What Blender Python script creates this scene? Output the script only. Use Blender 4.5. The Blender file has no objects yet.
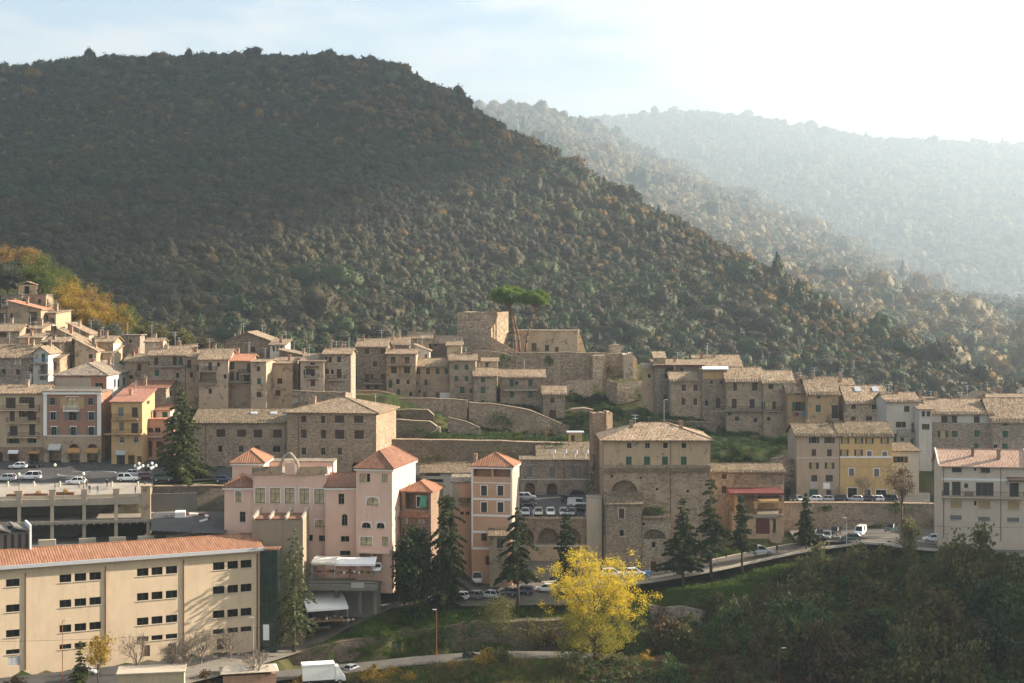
# hill town under a wooded mountain
SUN_AZ, SUN_EL, SUN_ST, SKY_ST, EXPO, HAZE = 79.0, 23.5, 5.0, 0.056, 2.05, 0.00015
CLOUD_SEED, CLOUD_COL = 3.7, (5.0, 5.05, 5.05, 1)
import bpy, bmesh, math, random
import numpy as np
from mathutils import Vector, Matrix
random.seed(7); NR = np.random.RandomState(11)
SC = bpy.context.scene
COL = SC.collection
F, CX, HY, ZC = 1500.0, 512.0, 300.0, 70.0      # focal length in pixels, principal column, horizon row, eye height
R = math.radians

# ---------------------------------------------------------------- pixels of a survey crop -> metres
CROP = {'A': (0, 230, 5.12), 'B': (0, 340, 5.12), 'C': (170, 310, 5.12), 'D': (340, 270, 5.12), 'E': (490, 290, 5.12),
        'G': (640, 330, 5.12), 'H': (824, 340, 5.12), 'I': (824, 440, 5.12), 'J': (0, 450, 5.12), 'K': (0, 550, 5.12),
        'L': (190, 430, 5.12), 'M': (190, 550, 5.12), 'N': (370, 390, 5.12), 'O': (370, 490, 5.12), 'P': (540, 410, 5.12),
        'Q': (540, 520, 5.12), 'R': (690, 400, 5.12), 'S': (690, 480, 5.12), 'T': (824, 550, 5.12), 'U': (640, 550, 5.12),
        'V': (340, 550, 5.12), 'W': (0, 280, 7.877), '': (0, 0, 1.0)}
def QX(c, x): o = CROP[c]; return o[0] + x / o[2]
def QY(c, y): o = CROP[c]; return o[1] + y / o[2]
def PT(px, py, D): return Vector(((px - CX) * D / F, D, ZC + (HY - py) * D / F))
def on_plane(px, py, z0, y0, slope):
    D = (ZC - z0 + slope * y0) / ((py - HY) / F + slope)
    return PT(px, py, D)

# ---------------------------------------------------------------- objects
def tag(o, label=None, cat=None, group=None, kind=None):
    if label: o['label'] = label
    if cat: o['category'] = cat
    if group: o['group'] = group
    if kind: o['kind'] = kind
    return o
def thing(name, label, cat, loc=(0, 0, 0), rz=0.0, group=None):
    o = bpy.data.objects.new(name, None); o.empty_display_size = .5
    COL.objects.link(o); o.location = loc; o.rotation_euler = (0, 0, rz)
    return tag(o, label, cat, group)
def link(name, me, parent=None, loc=None, rz=None):
    o = bpy.data.objects.new(name, me); COL.objects.link(o)
    if parent is not None: o.parent = parent
    if loc is not None: o.location = loc
    if rz is not None: o.rotation_euler = (0, 0, rz)
    return o
def copy_tree(o, parent=None):
    c = o.copy(); COL.objects.link(c)
    if parent is not None: c.parent = parent
    for ch in o.children: copy_tree(ch, c)
    return c

class MB:
    """collects faces and links them as one mesh object"""
    def __init__(s): s.v = []; s.f = []; s.m = []
    def poly(s, pts, m=0):
        i = len(s.v); s.v += [tuple(p) for p in pts]; s.f.append(tuple(range(i, i + len(pts)))); s.m.append(m)
    def box(s, x0, y0, z0, x1, y1, z1, m=0):
        if x1 < x0: x0, x1 = x1, x0
        if y1 < y0: y0, y1 = y1, y0
        if z1 < z0: z0, z1 = z1, z0
        i = len(s.v)
        s.v += [(x0, y0, z0), (x1, y0, z0), (x1, y1, z0), (x0, y1, z0), (x0, y0, z1), (x1, y0, z1), (x1, y1, z1), (x0, y1, z1)]
        for f in ((0, 3, 2, 1), (4, 5, 6, 7), (0, 1, 5, 4), (1, 2, 6, 5), (2, 3, 7, 6), (3, 0, 4, 7)):
            s.f.append(tuple(i + k for k in f)); s.m.append(m)
    def prism(s, pts, z0, z1, m=0):
        n = len(pts); i = len(s.v)
        s.v += [(p[0], p[1], z0 if len(p) < 3 else p[2] + z0) for p in pts] + [(p[0], p[1], z1 if len(p) < 3 else p[2] + z1) for p in pts]
        s.f.append(tuple(i + k for k in range(n - 1, -1, -1))); s.m.append(m)
        s.f.append(tuple(i + n + k for k in range(n))); s.m.append(m)
        for k in range(n):
            l = (k + 1) % n
            s.f.append((i + k, i + l, i + n + l, i + n + k)); s.m.append(m)
    def tube(s, p, q, r0, r1=None, n=6, m=0, cap=True):
        p = Vector(p); q = Vector(q); r1 = r0 if r1 is None else r1
        d = (q - p)
        if d.length < 1e-6: return
        d.normalize(); a = d.cross(Vector((0, 0, 1)) if abs(d.z) < .9 else Vector((1, 0, 0))).normalized(); b = d.cross(a)
        i = len(s.v)
        for c, r in ((p, r0), (q, r1)):
            for k in range(n):
                t = 2 * math.pi * k / n
                s.v.append(tuple(c + a * (r * math.cos(t)) + b * (r * math.sin(t))))
        for k in range(n):
            l = (k + 1) % n
            s.f.append((i + k, i + n + k, i + n + l, i + l)); s.m.append(m)
        if cap:
            s.f.append(tuple(i + k for k in range(n))); s.m.append(m)
            s.f.append(tuple(i + n + k for k in range(n - 1, -1, -1))); s.m.append(m)
    def loft(s, rings, m=0, cap=True, close=True):
        n = len(rings[0]); i = len(s.v)
        for r in rings: s.v += [tuple(p) for p in r]
        for a in range(len(rings) - 1):
            for k in range(n if close else n - 1):
                l = (k + 1) % n
                s.f.append((i + a * n + k, i + a * n + l, i + (a + 1) * n + l, i + (a + 1) * n + k)); s.m.append(m)
        if cap:
            s.f.append(tuple(i + k for k in range(n - 1, -1, -1))); s.m.append(m)
            j = i + (len(rings) - 1) * n
            s.f.append(tuple(j + k for k in range(n))); s.m.append(m)
    def mesh(s, name, mats, smooth=False):
        me = bpy.data.meshes.new(name); me.from_pydata(s.v, [], s.f)
        for mt in (mats if isinstance(mats, (list, tuple)) else [mats]): me.materials.append(mt)
        me.polygons.foreach_set('material_index', s.m)
        if smooth: me.polygons.foreach_set('use_smooth', [True] * len(s.f))
        me.update(); return me
    def build(s, name, mats, parent=None, smooth=False, loc=None, rz=None):
        return link(name, s.mesh(name, mats, smooth), parent, loc, rz)
    def recalc(s, name, mats, parent=None, smooth=False, loc=None, rz=None):
        o = s.build(name, mats, parent, smooth, loc, rz)
        bm = bmesh.new(); bm.from_mesh(o.data); bmesh.ops.remove_doubles(bm, verts=bm.verts, dist=1e-4)
        bmesh.ops.recalc_face_normals(bm, faces=bm.faces); bm.to_mesh(o.data); bm.free(); return o

def np_mesh(name, V, Fq, mats, smooth=False, mi=None):
    """numpy vertices (n,3) and quads (m,4)"""
    me = bpy.data.meshes.new(name)
    V = np.asarray(V, dtype=np.float32); Fq = np.asarray(Fq, dtype=np.int32)
    me.vertices.add(len(V)); me.vertices.foreach_set('co', V.ravel())
    me.loops.add(Fq.size); me.loops.foreach_set('vertex_index', Fq.ravel())
    k = Fq.shape[1]
    me.polygons.add(len(Fq)); me.polygons.foreach_set('loop_start', np.arange(0, Fq.size, k, dtype=np.int32))
    for mt in (mats if isinstance(mats, (list, tuple)) else [mats]): me.materials.append(mt)
    if mi is not None: me.polygons.foreach_set('material_index', np.asarray(mi, dtype=np.int32))
    me.update(calc_edges=True)
    me.polygons.foreach_set('use_smooth', np.full(len(Fq), smooth))
    me.validate(); return me

# ---------------------------------------------------------------- materials
M = {}
class NT:
    def __init__(s, name):
        s.mat = bpy.data.materials.new(name); s.mat.use_nodes = True
        s.t = s.mat.node_tree; s.n = s.t.nodes; s.l = s.t.links
        s.bsdf = s.n['Principled BSDF']; s.out = s.n['Material Output']
    def add(s, typ, **kw):
        n = s.n.new(typ)
        for k, v in kw.items(): setattr(n, k, v)
        return n
    def put(s, sock, v):
        if hasattr(v, 'links') or isinstance(v, bpy.types.NodeSocket): s.l.new(v, sock)
        else: sock.default_value = v
    def math(s, op, a, b=0.0, c=None, clamp=False):
        n = s.add('ShaderNodeMath', operation=op, use_clamp=clamp); s.put(n.inputs[0], a); s.put(n.inputs[1], b)
        if c is not None: s.put(n.inputs[2], c)
        return n.outputs[0]
    def mix(s, fac, a, b, mode='MIX'):
        n = s.add('ShaderNodeMix', data_type='RGBA', blend_type=mode); s.put(n.inputs[0], fac)
        s.put(n.inputs[6], (*a, 1) if isinstance(a, tuple) else a); s.put(n.inputs[7], (*b, 1) if isinstance(b, tuple) else b)
        return n.outputs[2]
    def ramp(s, fac, stops, interp='LINEAR'):
        n = s.add('ShaderNodeValToRGB'); n.color_ramp.interpolation = interp; s.put(n.inputs[0], fac)
        e = n.color_ramp.elements
        while len(e) > 1: e.remove(e[-1])
        e[0].position = stops[0][0]; e[0].color = (*stops[0][1], 1) if len(stops[0][1]) == 3 else stops[0][1]
        for p, c in stops[1:]:
            q = e.new(p); q.color = (*c, 1)
        return n.outputs[0]
    def coord(s, out='Object', scale=(1, 1, 1), loc=(0, 0, 0)):
        tc = s.add('ShaderNodeTexCoord'); mp = s.add('ShaderNodeMapping'); s.l.new(tc.outputs[out], mp.inputs[0])
        mp.inputs['Scale'].default_value = scale; mp.inputs['Location'].default_value = loc; return mp.outputs[0]
    def noise(s, vec, scale, detail=3, rough=.6, out=0):
        n = s.add('ShaderNodeTexNoise'); s.l.new(vec, n.inputs['Vector']); n.inputs['Scale'].default_value = scale
        n.inputs['Detail'].default_value = detail; n.inputs['Roughness'].default_value = rough; return n.outputs[out]
    def vor(s, vec, scale, feature='F1', out=0, rnd=1.0):
        n = s.add('ShaderNodeTexVoronoi', feature=feature); s.l.new(vec, n.inputs['Vector']); n.inputs['Scale'].default_value = scale
        n.inputs['Randomness'].default_value = rnd; return n.outputs[out]
    def sep(s, v):
        n = s.add('ShaderNodeSeparateXYZ'); s.l.new(v, n.inputs[0]); return n.outputs
    def comb(s, x, y, z):
        n = s.add('ShaderNodeCombineXYZ'); s.put(n.inputs[0], x); s.put(n.inputs[1], y); s.put(n.inputs[2], z); return n.outputs[0]
    def bump(s, h, st=.4, dist=.05):
        n = s.add('ShaderNodeBump'); n.inputs['Strength'].default_value = st; n.inputs['Distance'].default_value = dist
        s.l.new(h, n.inputs['Height']); s.l.new(n.outputs[0], s.bsdf.inputs['Normal'])
    def rnd(s):
        return s.add('ShaderNodeObjectInfo').outputs['Random']
    def done(s, col=None, rough=.85, spec=.2, key=None):
        if col is not None: s.put(s.bsdf.inputs['Base Color'], (*col, 1) if isinstance(col, tuple) else col)
        s.put(s.bsdf.inputs['Roughness'], rough); s.bsdf.inputs['Specular IOR Level'].default_value = spec
        return s.mat
def mul(c, k): return tuple(min(1, x * k) for x in c)

def plain(key, col, rough=.7, spec=.3, var=.12, metal=0.):
    t = NT(key); v = t.coord(); n = t.noise(v, 2.5, 3)
    c = t.mix(n, mul(col, 1 - var), mul(col, 1 + var)); t.bsdf.inputs['Metallic'].default_value = metal
    M[key] = t.done(c, rough, spec); return M[key]
def plaster(key, col, stain=(.16, .13, .10), amt=.55, peel=0.0, stone=(.24, .19, .14)):
    t = NT(key); v = t.coord()
    ob = t.rnd(); off = t.add('ShaderNodeVectorMath', operation='ADD'); t.l.new(v, off.inputs[0])
    t.l.new(t.comb(t.math('MULTIPLY', ob, 57.), t.math('MULTIPLY', ob, 31.), 0.), off.inputs[1]); v = off.outputs[0]
    big = t.noise(v, .35, 5, .65)
    mp = t.add('ShaderNodeMapping'); t.l.new(v, mp.inputs[0]); mp.inputs['Scale'].default_value = (1.6, 1.6, .16)
    st = t.noise(mp.outputs[0], 1.0, 5, .7); fine = t.noise(v, 5., 4, .7)
    c = t.mix(t.math('MULTIPLY', t.ramp(big, [(.35, (0, 0, 0)), (.75, (1, 1, 1))]), .6), col, mul(col, .72))
    c = t.mix(t.math('MULTIPLY', t.ramp(st, [(.5, (0, 0, 0)), (.78, (1, 1, 1))]), amt), c, stain)
    c = t.mix(t.math('MULTIPLY', fine, .35), c, mul(col, 1.2))
    if peel:
        pm = t.ramp(t.noise(v, .55, 6, .72), [(1 - peel - .03, (0, 0, 0)), (1 - peel + .03, (1, 1, 1))])
        sc = t.mix(t.vor(v, 2.6, out=0), mul(stone, 1.2), mul(stone, .6)); c = t.mix(pm, c, sc)
    c = t.mix(1., c, t.ramp(ob, [(0, (.80, .78, .76)), (.5, (1., 1., 1.)), (1, (1.06, 1.0, .90))]), 'MULTIPLY') if key not in ('beige', 'pink', 'yellow') else c
    t.bump(t.math('ADD', fine, t.math('MULTIPLY', big, .5)), .35, .04)
    M[key] = t.done(c, .9, .1); return M[key]
def stone(key, col, cell=2.7, dark=.5, light=1.4, plasterc=None, stain=(.10, .085, .07)):
    t = NT(key); v = t.coord()
    ob = t.rnd(); off = t.add('ShaderNodeVectorMath', operation='ADD'); t.l.new(v, off.inputs[0])
    t.l.new(t.comb(t.math('MULTIPLY', ob, 43.), t.math('MULTIPLY', ob, 71.), 0.), off.inputs[1]); v = off.outputs[0]
    wob = t.noise(v, 3., 2, .5, out=1); ad = t.add('ShaderNodeVectorMath', operation='MULTIPLY_ADD')
    t.l.new(wob, ad.inputs[0]); ad.inputs[1].default_value = (.25, .25, .25); t.l.new(v, ad.inputs[2])
    mp = t.add('ShaderNodeMapping'); t.l.new(ad.outputs[0], mp.inputs[0]); mp.inputs['Scale'].default_value = (1, 1, 1.8)
    vc = t.vor(mp.outputs[0], cell, out=1); ve = t.vor(mp.outputs[0], cell, 'DISTANCE_TO_EDGE')
    rv = t.sep(vc)[0]
    c = t.ramp(rv, [(0, mul(col, dark)), (.3, mul(col, .85)), (.65, mul(col, 1.08)), (1, mul(col, light))])
    c = t.mix(t.ramp(ve, [(0, (1, 1, 1)), (.10, (0, 0, 0))]), c, mul(col, .62))
    big = t.noise(v, .25, 5, .65); c = t.mix(t.math('MULTIPLY', t.ramp(big, [(.4, (0, 0, 0)), (.7, (1, 1, 1))]), .55), c, mul(col, .55))
    mp2 = t.add('ShaderNodeMapping'); t.l.new(v, mp2.inputs[0]); mp2.inputs['Scale'].default_value = (1.3, 1.3, .14)
    st = t.noise(mp2.outputs[0], 1., 5, .7); c = t.mix(t.math('MULTIPLY', t.ramp(st, [(.52, (0, 0, 0)), (.8, (1, 1, 1))]), .7), c, stain)
    if plasterc:
        pm = t.ramp(t.noise(v, .4, 6, .7), [(.5, (0, 0, 0)), (.58, (1, 1, 1))]); c = t.mix(pm, c, t.mix(big, plasterc, mul(plasterc, .6)))
    c = t.mix(1., c, t.ramp(ob, [(0, (.74, .73, .72)), (.35, (1., .97, .93)), (.7, (1.18, 1.12, 1.04)), (1, (.90, .92, .95))]), 'MULTIPLY')
    t.bump(ve, .6, .08); M[key] = t.done(c, .92, .1); return M[key]
def tiles(key, cols, px=.26, py=.42, moss=.0, dirt=.5):
    t = NT(key); tc = t.add('ShaderNodeTexCoord'); P = t.sep(tc.outputs['Object']); N = t.sep(tc.outputs['Normal'])
    sel = t.math('GREATER_THAN', t.math('ABSOLUTE', N[0]), t.math('ABSOLUTE', N[1]))
    def pick(a, b):
        n = t.add('ShaderNodeMix', data_type='FLOAT'); t.put(n.inputs[0], sel); t.put(n.inputs[2], a); t.put(n.inputs[3], b); return n.outputs[0]
    a = pick(P[0], P[1]); b = pick(P[1], P[0])
    ia = t.math('FLOOR', t.math('DIVIDE', a, px)); ib = t.math('FLOOR', t.math('DIVIDE', b, py))
    wn = t.add('ShaderNodeTexWhiteNoise', noise_dimensions='3D'); t.l.new(t.comb(ia, ib, t.rnd()), wn.inputs['Vector'])
    ca = t.math('ABSOLUTE', t.math('SINE', t.math('MULTIPLY', a, math.pi / px)))
    col = t.ramp(wn.outputs['Value'], [(i / (len(cols) - 1), c) for i, c in enumerate(cols)])
    col = t.mix(t.ramp(ca, [(0, (1, 1, 1)), (.45, (0, 0, 0))]), col, mul(cols[0], .55))
    vv = tc.outputs['Object']; big = t.noise(vv, .5, 6, .7); b2 = t.noise(vv, 1.7, 4, .7)
    col = t.mix(t.math('MULTIPLY', t.ramp(big, [(.42, (0, 0, 0)), (.68, (1, 1, 1))]), dirt), col, mul(cols[0], .5))
    col = t.mix(t.math('MULTIPLY', t.ramp(b2, [(.55, (0, 0, 0)), (.75, (1, 1, 1))]), .5), col, mul(cols[-1], 1.1))
    if moss: col = t.mix(t.math('MULTIPLY', t.ramp(t.noise(vv, .8, 6, .75), [(.5, (0, 0, 0)), (.62, (1, 1, 1))]), moss), col, (.085, .085, .04))
    h = t.math('ADD', ca, t.math('MULTIPLY', wn.outputs['Value'], .4)); t.bump(h, .7, .07)
    M[key] = t.done(col, .88, .15); return M[key]
def leafmat(key, cols, trans=.35, rough=.6, inst=False):
    t = NT(key); gi = t.add('ShaderNodeNewGeometry').outputs['Random Per Island']
    oi = t.rnd(); v = t.coord('Object'); n = t.noise(v, .9, 2)
    if inst: f = t.math('MULTIPLY_ADD', gi, .3, t.math('MULTIPLY', oi, .7))
    else: f = t.math('MULTIPLY_ADD', gi, .3, t.math('MULTIPLY', t.ramp(n, [(.36, (0, 0, 0)), (.64, (1, 1, 1))]), .7))
    col = t.ramp(f, [(i / (len(cols) - 1), c) for i, c in enumerate(cols)])
    t.done(col, rough, .15)
    tr = t.add('ShaderNodeBsdfTranslucent'); t.l.new(col, tr.inputs[0]); mx = t.add('ShaderNodeMixShader'); mx.inputs[0].default_value = trans
    t.l.new(t.bsdf.outputs[0], mx.inputs[1]); t.l.new(tr.outputs[0], mx.inputs[2]); t.l.new(mx.outputs[0], t.out.inputs[0])
    M[key] = t.mat; return t.mat

plaster('ochre', (.52, .34, .17)); plaster('yellow', (.57, .385, .17), amt=.3); plaster('beige', (.60, .465, .315), amt=.3)
plaster('cream', (.50, .38, .25)); plaster('pink', (.70, .46, .35), amt=.25); plaster('orange', (.33, .175, .115), amt=.35, peel=.0)
plaster('terracotta', (.52, .32, .21), amt=.3); plaster('white', (.64, .57, .48), amt=.4); plaster('greywhite', (.46, .44, .41), amt=.45)
plaster('greybeige', (.38, .31, .24)); plaster('tan', (.45, .30, .165), peel=.40); plaster('sand', (.42, .31, .205), peel=.44)
plaster('drab', (.34, .26, .18), peel=.46); plaster('palestone', (.47, .37, .265), peel=.42); plaster('concrete', (.34, .30, .245), amt=.6)
plaster('paleconcrete', (.47, .40, .31), amt=.5); plaster('blockgrey', (.36, .29, .205), amt=.6); plaster('palehouse', (.58, .47, .36), amt=.35); plaster('dado', (.42, .36, .28))
plaster('brickpink', (.42, .25, .18), peel=.4, stone=(.26, .16, .12))
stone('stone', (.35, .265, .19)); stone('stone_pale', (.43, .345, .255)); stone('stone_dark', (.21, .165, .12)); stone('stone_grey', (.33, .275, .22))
stone('stone_patch', (.34, .26, .19), plasterc=(.43, .335, .24)); stone('rubble', (.29, .24, .185), cell=1.1, dark=.35)
stone('castle', (.37, .285, .20), cell=1.5); stone('brick', (.33, .23, .165), cell=3.2, dark=.6, light=1.3); plaster('palazzo', (.47, .345, .225), peel=.38)
coppi = [(.15, .105, .068), (.27, .19, .12), (.335, .245, .16), (.42, .32, .22)]
tiles('coppi', coppi); tiles('coppi_pale', [mul(c, 1.15) for c in coppi]); tiles('coppi_moss', [mul(c, .75) for c in coppi], moss=.75)
tiles('coppi_grey', [(.15, .115, .085), (.26, .20, .15), (.34, .27, .20), (.42, .34, .26)], moss=.3)
tiles('coppi_red', [(.30, .13, .08), (.44, .20, .12), (.50, .25, .15), (.55, .30, .19)], dirt=.3)
tiles('salmon', [(.30, .13, .09), (.38, .18, .12), (.41, .205, .14), (.44, .235, .165)], dirt=.25)
tiles('orange_tile', [(.25, .115, .065), (.29, .14, .08), (.31, .155, .09), (.34, .175, .105)], px=.42, py=1.6, dirt=.2)
tiles('rust_tile', [(.17, .08, .05), (.23, .11, .07), (.26, .13, .085), (.30, .16, .10)], dirt=.3)
tiles('pale_tile', [(.36, .22, .155), (.45, .29, .21), (.48, .32, .235), (.50, .35, .26)], dirt=.2)
t = NT('glass'); M['glass'] = t.done((.008, .009, .009), .25, .22)
t = NT('glass_reflect_tint'); v = t.coord('Object'); M['glass_reflect_tint'] = t.done(t.mix(t.noise(v, 1.3, 2), (.16, .13, .07), (.72, .60, .34)), .3, .3)  # warm mottled tint stands in for the sunlit hillside mirrored in the panes
t = NT('glass_green'); v = t.coord('Object'); M['glass_green'] = t.done(t.mix(t.vor(v, .8), (.008, .02, .016), (.018, .05, .04)), .12, .6)
def shutter(key, col):
    t = NT(key); s = t.sep(t.coord())[2]; w = t.math('ABSOLUTE', t.math('SINE', t.math('MULTIPLY', s, math.pi / .07)))
    M[key] = t.done(t.mix(w, mul(col, .6), mul(col, 1.15)), .6, .3)
shutter('sh_brown', (.055, .034, .023)); shutter('sh_green', (.025, .085, .055)); shutter('sh_red', (.062, .031, .022)); shutter('sh_tan', (.40, .27, .13))
shutter('sh_dark', (.045, .04, .035)); shutter('sh_grey', (.16, .15, .14)); shutter('sh_orange', (.42, .22, .08)); shutter('sh_white', (.66, .64, .6))
plain('frame', (.20, .16, .115)); plain('frame_white', (.68, .65, .6)); plain('surround', (.50, .43, .34)); plain('white_trim', (.74, .70, .64)); plain('iron', (.035, .033, .03), .5)
plain('zinc', (.40, .41, .42), .45, .5); plain('copper_pipe', (.17, .09, .055), .5); plain('wood', (.12, .075, .045)); plain('wood_light', (.34, .20, .10))
plain('door_red', (.11, .03, .025)); plain('awning_red', (.13, .03, .027)); plain('awning_white', (.80, .78, .74)); plain('awning_green', (.05, .20, .13)); plain('cloth_blue', (.10, .22, .40))
plain('rubber', (.02, .02, .02), .8); plain('chrome', (.5, .5, .5), .3, .5, metal=.8); plain('lamp_glass', (.80, .78, .70), .3); plain('rust_pole', (.30, .10, .05))
plain('concrete_dark', (.15, .135, .115)); plain('skin', (.46, .27, .19)); plain('tail_red', (.35, .02, .02), .3); plain('plate_white', (.7, .7, .68))
# ---------------------------------------------------------------- houses
def wallface(mb, O, U, N, w, z0, z1, holes, m=0, zl=None):
    """flat wall from O along U, outward normal N, with real openings; holes = (a0,b0,a1,b1,depth,arch,back)"""
    O = Vector(O); U = Vector(U); N = Vector(N); Z = Vector((0, 0, 1))
    hs = [(max(.05, h[0]), max(z0 + .05, h[1]), min(w - .05, h[2]), min(z1 - .05, h[3])) + tuple(h[4:]) for h in holes]
    hs = [h for h in hs if h[2] - h[0] > .1 and h[3] - h[1] > .1]
    xs = sorted({0., w, *[h[0] for h in hs], *[h[2] for h in hs]}); zs = sorted({z0, z1, *[h[1] for h in hs], *[h[3] for h in hs]})
    if zl is not None and z0 < zl < z1: zs = sorted(set(zs) | {zl})
    def pt(a, b, d=0.): return O + U * a + Z * b - N * d
    mm = lambda b, m0=m: 1 if zl is not None and b < zl else m0
    for i in range(len(xs) - 1):
        run = None
        for j in range(len(zs) - 1):
            ca, cb = (xs[i] + xs[i + 1]) / 2, (zs[j] + zs[j + 1]) / 2
            if any(h[0] < ca < h[2] and h[1] < cb < h[3] for h in hs):
                continue
            mb.poly([pt(xs[i], zs[j]), pt(xs[i + 1], zs[j]), pt(xs[i + 1], zs[j + 1]), pt(xs[i], zs[j + 1])], mm(cb))
    for a0, b0, a1, b1, d, arch, back in hs:
        m = mm((b0 + b1) / 2)
        mb.poly([pt(a0, b0), pt(a1, b0), pt(a1, b0, d), pt(a0, b0, d)], m)
        mb.poly([pt(a0, b0, d), pt(a0, b1, d), pt(a0, b1), pt(a0, b0)], m)
        mb.poly([pt(a1, b0), pt(a1, b1), pt(a1, b1, d), pt(a1, b0, d)], m)
        mb.poly([pt(a0, b1, d), pt(a1, b1, d), pt(a1, b1), pt(a0, b1)], m)
        if back: mb.poly([pt(a0, b0, d), pt(a1, b0, d), pt(a1, b1, d), pt(a0, b1, d)], m)
        if arch:
            r = (a1 - a0) / 2; k = min(r, (b1 - b0) * .92); c = (a0 + a1) / 2; zc = b1 - k
            A = [(c - r * math.cos(t), zc + k * math.sin(t)) for t in [math.pi * q / 12 for q in range(13)]]
            for q in range(12):
                (p0, q0), (p1, q1) = A[q], A[q + 1]
                if max(b1 - q0, b1 - q1) > 1e-3: mb.poly([pt(p0, q0, .003), pt(p1, q1, .003), pt(p1, b1, .003), pt(p0, b1, .003)], m)
                mb.poly([pt(p0, q0), pt(p0, q0, d), pt(p1, q1, d), pt(p1, q1)], m)
    return hs

def slab(mb, polys, th, m=0):
    """roof planes (top polygons) given a thickness"""
    edge = {}
    key = lambda p: (round(p[0], 3), round(p[1], 3), round(p[2], 3))
    for pl in polys:
        mb.poly(pl, m); mb.poly([(p[0], p[1], p[2] - th) for p in reversed(pl)], m)
        for i in range(len(pl)):
            a, b = pl[i], pl[(i + 1) % len(pl)]
            edge.setdefault(frozenset((key(a), key(b))), []).append((a, b))
    for e in edge.values():
        if len(e) == 1:
            a, b = e[0]
            mb.poly([(a[0], a[1], a[2] - th), (b[0], b[1], b[2] - th), b, a], m)

PANE = {'d': 'glass', 'p': 'glass_reflect_tint'}
SHUT = {'b': 'sh_brown', 'g': 'sh_green', 'r': 'sh_red', 't': 'sh_tan', 'k': 'sh_dark', 'y': 'sh_grey', 'o': 'sh_orange', 'w': 'sh_white'}
_wc = {}
def window_mesh(w, h, style):
    key = ('w', round(w * 4), round(h * 4), style)
    if key not in _wc:
        mb = MB(); d = .15
        mb.poly([(0, d + .03, 0), (w, d + .03, 0), (w, d + .03, h), (0, d + .03, h)], 1)
        t = .07
        for a in ((0, 0, t, h), (w - t, 0, w, h), (t, 0, w - t, t), (t, h - t, w - t, h)): mb.box(a[0], d - .03, a[1], a[2], d + .025, a[3], 0)
        if w > .8: mb.box(w / 2 - .035, d - .02, t, w / 2 + .035, d + .02, h - t, 0)
        if h > 1.3: mb.box(t, d - .015, h * .62, w - t, d + .015, h * .62 + .05, 0)
        mb.box(-.1, -.12, -.09, w + .1, -.004, -.01, 2)
        if 'w' in style[2:] or 's' in style[2:]:
            s = .16
            for a in ((-s, -.0, 0 - .004, h + s), (w + .004, 0, w + s, h + s), (-.003, h + .003, w + .003, h + s)): mb.box(a[0], -.05, a[1], a[2], -.003, a[3], 3)
        fr = 'frame_white' if 'W' in style else 'iron' if 'K' in style else 'frame'
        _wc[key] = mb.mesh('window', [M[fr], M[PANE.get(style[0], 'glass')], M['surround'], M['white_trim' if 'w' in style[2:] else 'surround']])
    return _wc[key]
def shutter_mesh(w, h, c):
    key = ('s', round(w * 8), round(h * 4), c)
    if key not in _wc:
        mb = MB(); mb.box(0, 0, 0, w, .045, h); mb.box(.04, -.012, .06, .08, -.001, h - .06); mb.box(w - .08, -.012, .06, w - .04, -.001, h - .06)
        _wc[key] = mb.mesh('shutter', M[SHUT[c]])
    return _wc[key]

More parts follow.
